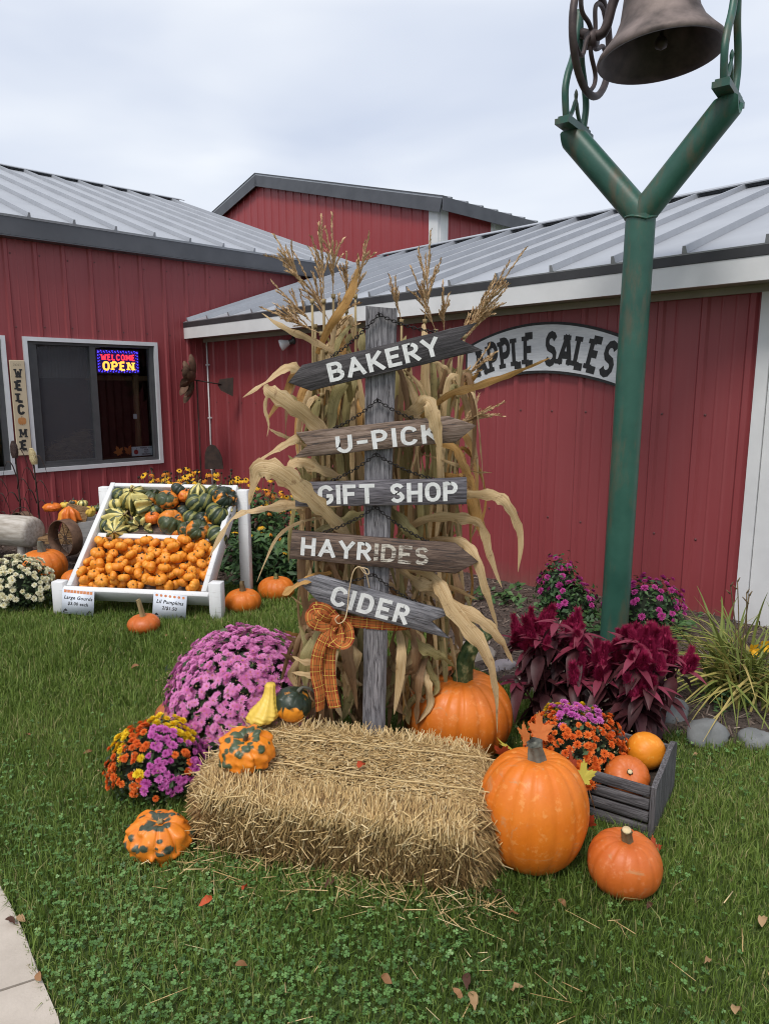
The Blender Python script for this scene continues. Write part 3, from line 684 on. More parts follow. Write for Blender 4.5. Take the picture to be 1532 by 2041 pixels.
def straw_face(n, kind):
    a, b = NR.random(n), NR.random(n); sp = lambda x: NR.normal(0, x, n)
    if kind == 'top':
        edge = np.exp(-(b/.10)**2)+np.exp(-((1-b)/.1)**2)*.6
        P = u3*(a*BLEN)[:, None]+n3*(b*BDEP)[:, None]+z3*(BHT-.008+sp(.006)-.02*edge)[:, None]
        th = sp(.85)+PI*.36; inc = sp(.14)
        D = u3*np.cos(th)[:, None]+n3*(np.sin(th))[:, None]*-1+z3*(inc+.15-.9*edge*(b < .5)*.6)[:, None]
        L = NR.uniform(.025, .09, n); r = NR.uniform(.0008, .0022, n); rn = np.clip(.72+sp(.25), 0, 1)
    elif kind == 'front':
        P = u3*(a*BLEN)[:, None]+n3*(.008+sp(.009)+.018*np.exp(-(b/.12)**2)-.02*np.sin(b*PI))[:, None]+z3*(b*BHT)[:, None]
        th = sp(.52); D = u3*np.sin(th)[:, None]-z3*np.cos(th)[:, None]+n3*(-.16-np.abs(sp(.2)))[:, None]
        L = NR.uniform(.03, .13, n); r = NR.uniform(.0008, .0023, n); rn = np.clip(.17+.38*b+sp(.26), 0, 1)  # front straw toned darker, most at the foot: shade put into the colour
    else:
        sg = 0 if kind == 'left' else 1
        P = u3*(sg*BLEN+(1-2*sg)*(.01)+sp(.012))[:, None]+n3*(a*BDEP)[:, None]+z3*(b*BHT)[:, None]
        th = sp(.6); D = n3*np.sin(th)[:, None]-z3*np.cos(th)[:, None]*.7+u3*((-1+2*sg)*(.5+np.abs(sp(.3))))[:, None]
        L = NR.uniform(.03, .11, n); r = NR.uniform(.0009, .0018, n); rn = np.clip(.45+sp(.22), 0, 1)
    return P, D, L, r, rn
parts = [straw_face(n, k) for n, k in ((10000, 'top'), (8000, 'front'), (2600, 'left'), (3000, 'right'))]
# shaggy rim along the top edges and long stray straws
n = 1500; a = NR.random(n); P = u3*(a*BLEN)[:, None]+n3*(NR.normal(.0, .012, n))[:, None]+z3*(BHT-.03+NR.normal(0, .016, n))[:, None]
parts.append((P, u3*NR.normal(0, .35, n)[:, None]-n3*NR.uniform(.3, 1, n)[:, None]-z3*NR.uniform(.2, 1.1, n)[:, None], NR.uniform(.05, .13, n), NR.uniform(.001, .002, n), np.clip(NR.normal(.7, .18, n), 0, 1)))
n = 700; a = NR.random(n); P = u3*(a*BLEN)[:, None]+n3*(BDEP-.01+NR.normal(0, .015, n))[:, None]+z3*(BHT+NR.normal(.004, .012, n))[:, None]
parts.append((P, u3*NR.normal(0, .5, n)[:, None]+n3*NR.uniform(.1, 1, n)[:, None]+z3*NR.uniform(.1, 1.0, n)[:, None], NR.uniform(.04, .10, n), NR.uniform(.001, .002, n), np.clip(NR.normal(.8, .15, n), 0, 1)))
n = 620; a = NR.random(n); b = NR.random(n); P = u3*(a*BLEN)[:, None]+n3*(-.012+NR.normal(0, .015, n))[:, None]+z3*(.01+b*BHT*.9)[:, None]
parts.append((P, NR.normal(0, 1, (n, 3))*np.array([1, .35, .8]), NR.uniform(.06, .17, n), NR.uniform(.0012, .0022, n), np.clip(NR.normal(.85, .12, n), 0, 1)))
n = 260; a = NR.random(n); P = u3*(BLEN*(NR.random(n) > .45)+NR.normal(0, .01, n))[:, None]+n3*(a*BDEP)[:, None]+z3*(NR.random(n)*BHT)[:, None]
parts.append((P, NR.normal(0, 1, (n, 3))*np.array([1, .6, .7]), NR.uniform(.06, .15, n), NR.uniform(.001, .002, n), np.clip(NR.normal(.8, .14, n), 0, 1)))
cat_ = [np.concatenate([p[i] for p in parts]) for i in range(5)]
lo_ = np.stack([cat_[0] @ u3/(BLEN/2)-1, cat_[0] @ n3/(BDEP/2)-1, np.maximum(0, cat_[0][:, 2]/(BHT*.5)-1)], 1); rs_ = (np.abs(lo_)**3.6).sum(1)**(1/3.6); k_ = np.where(rs_ > 1.0, 1/rs_, 1.0); k_ = k_+(1-k_)*.35*NR.random(len(k_))
ctr_ = u3*BLEN/2+n3*BDEP/2; d_ = cat_[0]-ctr_; zz0 = cat_[0][:, 2]; cat_[0] = ctr_+d_*np.stack([k_, k_, np.ones(len(k_))], 1); cat_[0][:, 2] = np.where(zz0 > BHT*.5, BHT*.5+(zz0-BHT*.5)*k_, zz0)
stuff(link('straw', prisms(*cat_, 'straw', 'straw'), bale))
pm('twine', (.50, .36, .16), (.62, .47, .25), 60, .8)
for off in (.30, .70):
    mb = MB(); pts = []
    for k in range(26):
        a = .02+.96*k/25; pts.append(np.array(u3)*a*BLEN+n3*BDEP*(off+.01*math.sin(a*9))+z3*(BHT+.006+.002*math.sin(k*1.7)))
    mb.tube(pts, .0022, 5); mb.build('twine', 'twine', bale, origin=(0, 0, 0))
# loose straw littered round the bale
n = 300; a = NR.uniform(-.06, 1.06, n); P = np.array(BFL)+u3*(a*BLEN)[:, None]-n3*(np.abs(NR.normal(0, .075, n)))[:, None]+z3*(NR.uniform(.012, .05, n))[:, None]
n2 = 40; P2 = np.stack([NR.uniform(-.6, 1.1, n2), NR.uniform(1.45, 2.2, n2), NR.uniform(.02, .05, n2)], 1); P = np.concatenate([P, P2]); n += n2
D = NR.normal(0, 1, (n, 3))*np.array([1, 1, .22])
stuff(link('loose_straw', prisms(P, D, NR.uniform(.025, .12, n), NR.uniform(.0008, .0018, n), np.clip(NR.normal(.75, .2, n), 0, 1), 'straw', 'loose_straw')))
# ------------------------------------------------------------------ dried corn stalks round the post
def leaf_mat(name, c1, c2, c3):
    g = NG(name); v = g.coords('UV', (2.2, 5.5, 1)); f = g.noise(v, 3, 7, .75); f2 = g.noise(g.coords('Object'), 9, 4)
    c = g.ramp(f, [(.32, c1), (.5, c2), (.68, c3)]); c = g.mix(g.math('MULTIPLY', f2, .35), c, tuple(x*.72 for x in c1)); c = g.mix(g.math('MULTIPLY', g.ramp(g.noise(g.coords('Object'), 34, 5, .7), [(.58, (0, 0, 0)), (.68, (1, 1, 1))]), .6), c, (c1[0]*.5, c1[1]*.42, c1[2]*.4)); g.col(c); g.bump(f, .7, .004); g.set(.55, 0, .35)
    tr = g.n('ShaderNodeBsdfTranslucent'); g.l(c, tr.inputs['Color']); ms = g.n('ShaderNodeMixShader'); ms.inputs[0].default_value = .18
    g.l(g.b.outputs[0], ms.inputs[1]); g.l(tr.outputs[0], ms.inputs[2]); g.l(ms.outputs[0], g.out.inputs['Surface'])
leaf_mat('husk_tan', (.38, .225, .095), (.64, .455, .235), (.82, .66, .42))
leaf_mat('husk_gold', (.34, .16, .045), (.56, .31, .095), (.68, .45, .19))
leaf_mat('husk_green', (.16, .13, .045), (.34, .28, .115), (.54, .44, .22))
leaf_mat('husk_brown', (.16, .085, .038), (.27, .155, .075), (.40, .26, .14))
pm('corn_stem', (.25, .17, .075), (.42, .32, .16), 12, .6, .2, stretch=(3, 3, .7))
pm('tassel', (.46, .29, .14), (.66, .47, .27), 30, .7)
HM = ['husk_tan', 'husk_gold', 'husk_green', 'husk_brown']
def leaf_mesh(pts, width, mat, tw0=0.0, tw1=0.0, blunt=False, fold=.16, n=5, wpos=.35):
    P = smooth_path(pts, n); m = len(P); wd = []; side = []
    for i, p in enumerate(P):
        t = i/(m-1); w = min(1, .45+t/wpos*.55) if t < wpos else (1-((t-wpos)/(1-wpos))**(2.4 if not blunt else 7))
        wd.append(max(.0015, width*w))
        d = (P[min(i+1, m-1)]-P[max(i-1, 0)]).normalized()
        s = d.cross(Vector((0, -1, .12))); s = s.normalized() if s.length > 1e-4 else Vector((1, 0, 0))
        a = tw0+(tw1-tw0)*t+.35*math.sin(9*t+tw0*3)+.18*math.sin(23*t+tw1*5); s = Matrix.Rotation(a, 3, d) @ s; side.append(s)
    mb = MB(); mb.ribbon(P, wd, side, fold, cols=4, curl=-fold*.3)
    ph = tw0*7+width*300
    for i in range(m):                    # crinkled edges
        for k in (0, 4):
            q = mb.v[i*5+k]; a = wd[i]*.10*math.sin(i*1.9+ph+k); mb.v[i*5+k] = (q[0]+a*.4, q[1]+a*.6, q[2]+a)
    return mb
def tassel_mesh(base, tip, seed, origin):
    r = random.Random(seed); mb = MB(); ax = tip-base; L = ax.length
    def spike(a, b, rad, sag):
        pts = [a.lerp(b, t)+Vector((0, 0, -sag*(t*t)*(b-a).length)) for t in [i/6 for i in range(7)]]
        mb.tube(pts, [rad*.7]*3+[rad*.6]*3+[rad*.3], 4)
        n = int((b-a).length/.0065)
        for i in range(n):
            t = .14+.86*i/n; p = a.lerp(b, t)+Vector((0, 0, -sag*t*t*(b-a).length)); d = (b-a).normalized()
            o = Vector((r.gauss(0, 1), r.gauss(0, 1), r.gauss(0, 1))); o = (o-d*o.dot(d)).normalized()
            e = p+d*.010+o*.006; q = d.cross(o)*.0030
            mb.add([p-q, p+q, e+q*.6+d*.003, e-q*.6+d*.003, p+o*.003], [(0, 1, 2, 3), (0, 4, 2)])
    spike(base, tip, .0026, .0)
    for k in range(r.randint(9, 14)):
        t = r.uniform(.12, .5); p = base.lerp(tip, t); dirv = (ax.normalized()*r.uniform(.6, 1.3)+Vector((r.uniform(-.48, .48), r.uniform(-.4, .4), r.uniform(-.1, .5)))).normalized()
        spike(p, p+dirv*L*r.uniform(.25, .55), .0018, r.uniform(.05, .38))
    return mb
GEN = 'dry corn stalk with papery leaves in the tied bundle'
STL = {0: 'tall corn stalk left of the post with an upright tassel high against the roof', 2: 'corn stalk whose long tassel leans out to the upper left', 3: 'corn stalk with a tassel just left of the post top', 7: 'corn stalk whose low tassel droops left over the white fascia', 8: 'corn stalk with a straight tassel rising right of the post top',
       10: 'corn stalk whose tassel leans farthest to the upper right', 14: 'corn stalk with a thin low tassel right of the U-PICK board', 16: 'corn stalk whose tassel crosses the left end of the APPLE SALES sign'}
# (ground x, y, tassel start px, tassel tip px, depth at top)
ST = [(-.24, 2.86, (645, 600), (640, 428), 2.88), (-.20, 2.92, (664, 590), (661, 424), 2.94), (-.28, 2.90, (622, 600), (545, 466), 2.90), (-.14, 2.95, (708, 590), (736, 463), 3.0),
      (-.30, 2.96, (628, 650), (540, 560), 2.94), (-.22, 3.0, (660, 650), (585, 500), 3.02), (-.12, 3.02, (690, 620), (690, 500), 3.06), (-.26, 2.82, (640, 665), (520, 612), 2.84),
      (.12, 2.92, (846, 640), (858, 458), 2.95), (.16, 2.98, (868, 660), (818, 530), 3.02), (.20, 2.90, (925, 670), (1048, 492), 2.90), (.22, 2.94, (915, 690), (1010, 572), 2.94),
      (.24, 3.0, (900, 690), (985, 585), 3.02), (.17, 3.04, (885, 665), (882, 560), 3.08), (.26, 2.92, (890, 860), (1005, 800), 2.88), (.10, 3.05, (800, 640), (775, 545), 3.08),
      (.27, 2.98, (880, 790), (990, 700), 2.94), (-.18, 2.84, (650, 700), (705, 560), 2.86)]
stalks = []
for i, (bx, by, tb, tt, ty) in enumerate(ST):
    b = Vector((bx, by, gz(bx, by))); top = aty(*tb, ty); tip = aty(*tt, ty-.02)
    o = thing('corn_stalk', STL.get(i, GEN+(' left of the post' if bx < -.05 else ' right of the post')), 'corn stalk', b, group='corn stalks bundled round the sign post')
    mid = b.lerp(top, .5)+Vector((rnd.uniform(-.02, .02), rnd.uniform(-.02, .02), 0)); P = smooth_path([b, mid, top], 6)
    mb = MB(); mb.tube([p-b for p in P], [.012-.007*k/(len(P)-1) for k in range(len(P))], 7)
    for k in range(1, 7):
        q = P[min(len(P)-1, k*2)]-b; mb.tube([q-Vector((0, 0, .008)), q, q+Vector((0, 0, .008))], [.010, .0145-.001*k, .010], 7)
    link('stem', mb.mesh('stem', 'corn_stem', True), o)
    link('tassel', tassel_mesh(top-b, tip-b, i, b).mesh('tassel', 'tassel'), o)
    stalks.append((o, b, top))
    r = random.Random(100+i)
    for k in range(9):
        t = r.uniform(.10, .93); p = b.lerp(top, t); sx = -1 if (bx < -.04) == (r.random() < .72) else 1
        ln = r.uniform(.16, .40); out_ = r.uniform(.03, .12); a = Vector((sx*r.uniform(.35, 1), r.uniform(-.75, .35), 0)).normalized()
        p1 = p+a*out_*.4+Vector((0, 0, .12*r.uniform(.2, 1))); p2 = p+a*out_+Vector((0, 0, .02)); p3 = p+a*out_*1.35-Vector((0, 0, ln*.45)); p4 = p+a*out_*r.uniform(1.0, 1.6)-Vector((0, 0, ln))
        if p4.z < .05: p4.z = .05+r.random()*.08; p3.z = max(p3.z, .2)
        if r.random() < .25: p4 = p+a*out_*1.6+Vector((0, 0, .15)); p3 = p+a*out_*1.2+Vector((0, 0, .12)); p2 = p+a*out_*.8+Vector((0, 0, .1))
        for q in (p1, p2, p3, p4):                  # stay behind the boards
            if q.y < 2.70: q.y = 2.70+r.random()*.04
            if -.11 < q.x < .05 and q.y < 2.81: q.y = 2.82+r.random()*.06
        mb = leaf_mesh([p, p1, p2, p3, p4], r.uniform(.018, .038), None, r.uniform(-.8, .8), r.uniform(-1.6, 1.6), fold=.2)
        m = r.choices(HM, (5, 2, 4 if t > .35 else 1.5, 2 if t > .4 else 5))[0]
        link('leaf', mb.mesh('leaf', m, True, origin=b), o)
# long leaves that stand out of the bundle: (pixel path with depth offsets, width m, material, twist0, twist1)
HERO = [
 ([(700, 1075, 2.74), (650, 1020, 2.64), (600, 975, 2.56), (548, 938, 2.54), (512, 936, 2.56), (502, 970, 2.58), (496, 1008, 2.59)], .078, 0, .1, .3),
 ([(680, 1005, 2.78), (600, 1004, 2.70), (530, 1012, 2.66), (470, 1026, 2.64), (440, 1066, 2.64), (416, 1112, 2.64)], .048, 0, .9, .9),
 ([(690, 890, 2.80), (650, 862, 2.70), (590, 815, 2.62), (545, 783, 2.60), (526, 768, 2.60)], .058, 0, 0, .2, True),
 ([(545, 785, 2.62), (532, 790, 2.62), (528, 815, 2.62), (535, 845, 2.62), (532, 870, 2.62)], .013, 0, 0, .4),
 ([(660, 775, 2.78), (600, 740, 2.66), (570, 732, 2.64), (530, 760, 2.62), (484, 792, 2.62)], .040, 0, .5, .6),
 ([(640, 765, 2.78), (592, 740, 2.68), (572, 780, 2.66), (545, 815, 2.66), (532, 838, 2.66)], .030, 1, .4, .2),
 ([(632, 705, 2.84), (655, 655, 2.80), (690, 600, 2.76), (707, 560, 2.76), (714, 530, 2.77)], .036, 1, 0, .3),
 ([(690, 715, 2.84), (630, 682, 2.76), (570, 655, 2.70), (522, 624, 2.70)], .026, 0, 0, .2),
 ([(840, 985, 2.82), (930, 986, 2.74), (990, 990, 2.68), (1018, 1020, 2.66), (1037, 1072, 2.66), (1032, 1140, 2.66)], .044, 0, .6, .2),
 ([(790, 1070, 2.86), (850, 1035, 2.76), (920, 1034, 2.70), (958, 1050, 2.66), (976, 1108, 2.66), (1000, 1172, 2.66)], .046, 0, .8, .2),
 ([(800, 830, 2.80), (830, 815, 2.64), (852, 800, 2.58), (864, 832, 2.57), (872, 872, 2.58), (878, 915, 2.59)], .056, 0, .2, .1),
 ([(850, 1075, 2.84), (915, 1080, 2.72), (945, 1110, 2.66), (968, 1180, 2.64), (992, 1252, 2.66)], .044, 0, .5, .2),
 ([(800, 1135, 2.82), (860, 1150, 2.70), (900, 1215, 2.62), (960, 1290, 2.58), (985, 1370, 2.56), (990, 1462, 2.56)], .062, 0, .1, 1.0),
 ([(820, 1165, 2.80), (890, 1200, 2.68), (960, 1238, 2.62), (998, 1280, 2.60), (1022, 1322, 2.60)], .050, 0, .3, .4),
 ([(820, 850, 2.84), (890, 790, 2.76), (950, 770, 2.74), (1030, 742, 2.74), (1098, 712, 2.76)], .030, 1, .3, .4),
 ([(830, 880, 2.86), (900, 890, 2.76), (922, 925, 2.74), (940, 960, 2.74), (948, 990, 2.74)], .032, 1, .3, .2),
 ([(840, 905, 2.84), (905, 925, 2.78), (940, 940, 2.76), (980, 942, 2.76)], .016, 0, .6, .8),
 ([(660, 870, 2.78), (600, 872, 2.66), (555, 893, 2.62), (508, 923, 2.62)], .030, 0, .3, .4),
 ([(650, 905, 2.80), (590, 880, 2.70), (550, 862, 2.68), (537, 854, 2.68)], .016, 0, .2, .2),
 ([(690, 955, 2.80), (640, 935, 2.68), (600, 920, 2.64), (575, 932, 2.62), (578, 968, 2.62)], .046, 0, .3, .4),
 ([(660, 1030, 2.76), (600, 1040, 2.70), (555, 1068, 2.68), (530, 1115, 2.68), (512, 1160, 2.68)], .014, 0, .3, .4),
 ([(660, 1140, 2.78), (620, 1152, 2.66), (590, 1165, 2.64), (562, 1186, 2.64)], .038, 1, .8, .9, True),
 ([(606, 1060, 2.74), (600, 1120, 2.70), (606, 1190, 2.70), (622, 1275, 2.70)], .036, 3, 0, .2),
 ([(740, 1020, 2.82), (700, 1030, 2.74), (660, 1045, 2.72), (625, 1060, 2.72)], .05, 2, .8, .8),
 ([(760, 1000, 2.84), (800, 1040, 2.72), (830, 1080, 2.72), (840, 1110, 2.72)], .05, 2, .4, .4),
 ([(790, 1130, 2.84), (840, 1165, 2.72), (890, 1170, 2.70), (950, 1195, 2.70)], .05, 0, .3, .6),
 ([(860, 940, 2.90), (920, 960, 2.80), (940, 1000, 2.78), (958, 1060, 2.78), (975, 1100, 2.78)], .04, 1, .2, .3),
 ([(905, 1140, 2.84), (915, 1190, 2.76), (905, 1240, 2.76), (918, 1300, 2.76)], .045, 3, .0, .3),
 ([(700, 800, 2.84), (690, 760, 2.76), (665, 800, 2.74), (660, 850, 2.74), (655, 880, 2.74)], .045, 2, .2, .3),
 ([(700, 1230, 2.80), (690, 1290, 2.72), (700, 1350, 2.70), (712, 1415, 2.70)], .05, 3, .2, .4),
 ([(790, 1240, 2.82), (800, 1300, 2.70), (795, 1360, 2.69), (785, 1425, 2.69)], .042, 0, .3, .1),
 ([(800, 1250, 2.84), (840, 1290, 2.72), (880, 1310, 2.70), (905, 1330, 2.70)], .045, 2, .2, .5),
 ([(640, 1250, 2.80), (612, 1300, 2.72), (606, 1350, 2.72), (612, 1400, 2.72)], .05, 2, .2, .5),
 ([(700, 1330, 2.8), (650, 1320, 2.7), (610, 1320, 2.66), (582, 1308, 2.66)], .03, 0, .2, .5),
 ([(690, 1370, 2.8), (650, 1350, 2.7), (615, 1345, 2.66), (580, 1340, 2.66)], .03, 0, .4, .2),
]
for h in HERO:
    P = [aty(x, y, Y) for x, y, Y in h[0]]
    near = min(stalks, key=lambda q: abs((q[1].x+q[2].x)/2-P[0].x)+rnd.random()*.08)
    mb = leaf_mesh(P, h[1], None, h[3], h[4], blunt=len(h) > 5, fold=.13)
    link('leaf', mb.mesh('leaf', HM[h[2]], True, origin=near[1]), near[0])
r = random.Random(15)           # leaves packed close against the sheaf
for k in range(150):
    x = r.choice((r.uniform(632, 722), r.uniform(785, 905), r.uniform(640, 900))); yy = r.uniform(640, 1180); Y = r.uniform(2.84, 3.08)
    if yy < 760: x = 770+(x-770)*.8
    L_ = r.uniform(120, 260); sx = 1 if x > 760 else -1; bend = r.uniform(-12, 34)*sx
    if r.random() < .35: P = [aty(x, yy+L_, Y), aty(x+bend*.4, yy+L_*.6, Y-.02), aty(x+bend, yy+L_*.25, Y-.03), aty(x+bend*1.9, yy, Y-.02)]
    else: P = [aty(x, yy, Y), aty(x+bend, yy+L_*.2, Y-.04), aty(x+bend*1.5, yy+L_*.6, Y-.05), aty(x+bend*1.2+r.uniform(-14, 14), yy+L_, Y-.04)]
    near = min(stalks, key=lambda q: abs((q[1].x+q[2].x)/2-P[0].x)+r.random()*.1)
    mb = leaf_mesh(P, r.uniform(.018, .040), None, r.uniform(-1, 1), r.uniform(-1.5, 1.5), fold=.2)
    link('leaf', mb.mesh('leaf', r.choices(HM, (5, 1.5, 4, 1.5))[0], True, origin=near[1]), near[0])
r = random.Random(5)            # crumpled husks hanging round the foot of the bundle
for k in range(60):
    x = r.uniform(598, 850); yy = r.uniform(1235, 1330); Y = r.uniform(2.71, 2.86)
    if 705 < x < 790 and Y < 2.80: Y = 2.80
    P = [aty(x+r.uniform(-8, 8), yy, Y+.05), aty(x+r.uniform(-18, 18), yy+40, Y), aty(x+r.uniform(-24, 24), yy+85, Y-.0), aty(x+r.uniform(-30, 30), min(1445, yy+r.uniform(95, 170)), Y)]
    near = min(stalks, key=lambda q: abs(q[1].x-P[0].x)+r.random()*.1)
    mb = leaf_mesh(P, r.uniform(.03, .06), None, r.uniform(-1, 1), r.uniform(-2, 2), fold=.25)
    link('leaf', mb.mesh('leaf', r.choices(HM, (4, 1.5, 2.5, 5))[0], True, origin=near[1]), near[0])
# ------------------------------------------------------------------ plaid ribbon bow
g = NG('plaid'); v = g.coords('UV'); sp = g.n('ShaderNodeSeparateXYZ'); g.l(v, sp.inputs[0])
def stripes(sock, period, a, b):
    q = g.math('FRACT', g.math('DIVIDE', sock, period)); return g.math('MULTIPLY', g.math('GREATER_THAN', q, a), g.math('LESS_THAN', q, b))
c = g.mix(stripes(sp.outputs[0], .062, .25, .72), (.36, .10, .028), (.22, .038, .014)); c = g.mix(g.math('MULTIPLY', stripes(sp.outputs[1], 1.0, .30, .66), .55), c, (.43, .13, .03))
for so, per, a, b, cc in ((0, .062, .05, .09, (.10, .07, .02)), (0, .062, .46, .50, (.62, .42, .08)), (1, 1.0, .16, .21, (.60, .40, .08)), (1, 1.0, .46, .51, (.09, .07, .02)), (1, 1.0, .78, .83, (.60, .40, .08))):
    c = g.mix(g.math('MULTIPLY', stripes(sp.outputs[so], per, a, b), .8), c, cc)
g.col(c); g.bump(g.noise(g.coords('Object'), 260, 2), .2, .001); g.set(.8, 0, .2)
bow = wthing('ribbon_bow', 'orange plaid ribbon bow tied round the corn stalks below the lowest arrow board', 'bow', aty(668, 1238, 2.62))
def ribbon_part(name, pts, width, twist=(0, 0), n=6, ref=(0, -1, 0)):
    P = smooth_path([aty(*p) for p in pts], n); m = len(P); side = []
    for i in range(m):
        d = (P[min(i+1, m-1)]-P[max(i-1, 0)]).normalized(); s = d.cross(Vector(ref)); s = s.normalized() if s.length > 1e-3 else Vector((0, 0, 1))
        side.append(Matrix.Rotation(twist[0]+(twist[1]-twist[0])*i/(m-1), 3, d) @ s)
    mb = MB(); mb.ribbon(P, [width]*m, side, 0, cols=4, curl=.10); return mb.build(name, 'plaid', bow, True)
ribbon_part('band', [(655, 1232, 2.69), (690, 1238, 2.674), (722, 1242, 2.6664), (768, 1246, 2.6664), (800, 1247, 2.69), (840, 1240, 2.77)], .046)
ribbon_part('loop', [(668, 1236, 2.62), (640, 1222, 2.60), (622, 1224, 2.58), (624, 1240, 2.57), (645, 1246, 2.58), (668, 1240, 2.60)], .050, (.5, -.6))
ribbon_part('loop', [(668, 1234, 2.62), (650, 1216, 2.61), (628, 1212, 2.60), (630, 1226, 2.58), (650, 1238, 2.58), (668, 1238, 2.60)], .045, (-.3, .7))
ribbon_part('loop', [(672, 1238, 2.62), (690, 1250, 2.59), (694, 1272, 2.57), (682, 1282, 2.56), (666, 1268, 2.57), (668, 1242, 2.60)], .050, (.3, 1.2))
ribbon_part('loop', [(668, 1240, 2.62), (655, 1258, 2.59), (656, 1276, 2.57), (672, 1282, 2.56), (676, 1262, 2.58), (670, 1242, 2.60)], .045, (.2, -.9))
ribbon_part('tail', [(668, 1240, 2.60), (650, 1262, 2.575), (634, 1300, 2.57), (630, 1340, 2.57), (638, 1380, 2.57), (640, 1416, 2.57)], .046, (.9, -.9))
ribbon_part('tail', [(670, 1240, 2.61), (660, 1275, 2.585), (654, 1320, 2.585), (658, 1370, 2.58), (666, 1412, 2.57)], .052, (.1, .25))
mb = MB(); k0 = aty(668, 1238, 2.595)
mb.lathe([(.001, -.024), (.017, -.019), (.022, -.006), (.020, .006), (.022, .014), (.014, .022), (.001, .025)], 12, M=Matrix.Translation(k0) @ Matrix.Scale(.8, 4, (0, 1, 0))); mb.build('knot', 'plaid', bow, True)
raf = wthing('raffia_string', 'pale raffia string looped over the CIDER board', 'string', aty(690, 1160, 2.63))
pm('raffia', (.52, .37, .2), (.66, .5, .31), 50, .7)
mb = MB(); mb.tube(smooth_path([aty(*p) for p in ((736, 1172, 2.622), (728, 1140, 2.60), (715, 1130, 2.60), (704, 1140, 2.60), (696, 1175, 2.615), (692, 1215, 2.612), (686, 1236, 2.58), (674, 1243, 2.57), (668, 1234, 2.57), (676, 1226, 2.57))], 6), .0022, 5); mb.build('long_loop', 'raffia', raf, True)
mb = MB(); mb.tube(smooth_path([aty(*p) for p in ((716, 1131, 2.605), (732, 1134, 2.60), (735, 1144, 2.60), (726, 1142, 2.60), (718, 1132, 2.60))], 6), .0018, 5); mb.build('short_loop', 'raffia', raf, True)
# ------------------------------------------------------------------ pumpkins and gourds
def orange(name, c1, c2, rough=.42, scale=7, spot=None):
    g = NG(name); oi = g.n('ShaderNodeObjectInfo'); v = g.coords('Object'); f = g.noise(v, scale, 5, .6); f2 = g.noise(v, 90, 3, .6)
    k = g.noise(v, 38, 4, .6)
    c = g.ramp(f, [(.3, c1), (.7, c2)]); c = g.mix(g.math('MULTIPLY', oi.outputs['Random'], .35), c, (c1[0]*.95, c1[1]*.72, c1[2])); c = g.mix(g.math('MULTIPLY', f2, .22), c, tuple(min(1, x*.7) for x in c1))
    c = g.mix(g.math('MULTIPLY', g.ramp(k, [(.56, (0, 0, 0)), (.68, (1, 1, 1))]), .5), c, (c2[0], c2[1]*1.4, c2[2]+.07))
    if spot: c = g.mix(g.ramp(g.noise(v, 3.2, 5), [(.60, (0, 0, 0)), (.74, (.5, .5, .5))]), c, spot)
    sc2 = g.noise(v, 11, 6, .7, 1.2); c = g.mix(g.math('MULTIPLY', g.ramp(sc2, [(.60, (0, 0, 0)), (.66, (1, 1, 1))]), .55), c, (.46, .25, .11)); dk = g.noise(v, 4, 5, .65); c = g.mix(g.math('MULTIPLY', g.ramp(dk, [(.45, (0, 0, 0)), (.7, (1, 1, 1))]), .5), c, (c1[0]*.74, c1[1]*.55, c1[2]*.6))
    g.col(c); g.bump(g.math('ADD', g.math('MULTIPLY', f2, .5), g.math('ADD', k, sc2)), .22, .003); rr_ = g.ramp(sc2, [(.3, (rough-.08,)*3), (.7, (rough+.2,)*3)]); g.set(rough, 0, .4, .0); g.l(rr_, g.b.inputs['Roughness'])
orange('pumpkin_big', (.66, .165, .010), (.78, .235, .018)); orange('pumpkin_red', (.52, .115, .018), (.66, .17, .025), spot=(.55, .22, .10)); orange('pumpkin_mid', (.62, .155, .014), (.75, .21, .018))
orange('pumpkin_yellow', (.76, .25, .012), (.84, .34, .02)); orange('pumpkin_brown', (.36, .095, .03), (.50, .15, .05)); orange('pumpkin_mini', (.76, .25, .016), (.88, .36, .03), .45, 14)
pm('stem_grey', (.075, .075, .06), (.20, .195, .155), 25, .8, .6, .006, stretch=(1, 1, .3)); pm('stem_tan', (.24, .17, .075), (.43, .33, .17), 25, .75, .5, .005, stretch=(1, 1, .3))
g = NG('stem_green'); f = g.noise(g.coords('Object'), 24, 4); g.col(g.ramp(f, [(.35, (.018, .045, .016)), (.52, (.06, .10, .035)), (.66, (.34, .32, .15))])); g.set(.45, 0, .45)
pm('stem_cut', (.55, .42, .22), (.70, .58, .36), 40, .8)
pm('stem_brown', (.07, .05, .025), (.19, .13, .06), 30, .8, .5, .005, stretch=(1, 1, .3))
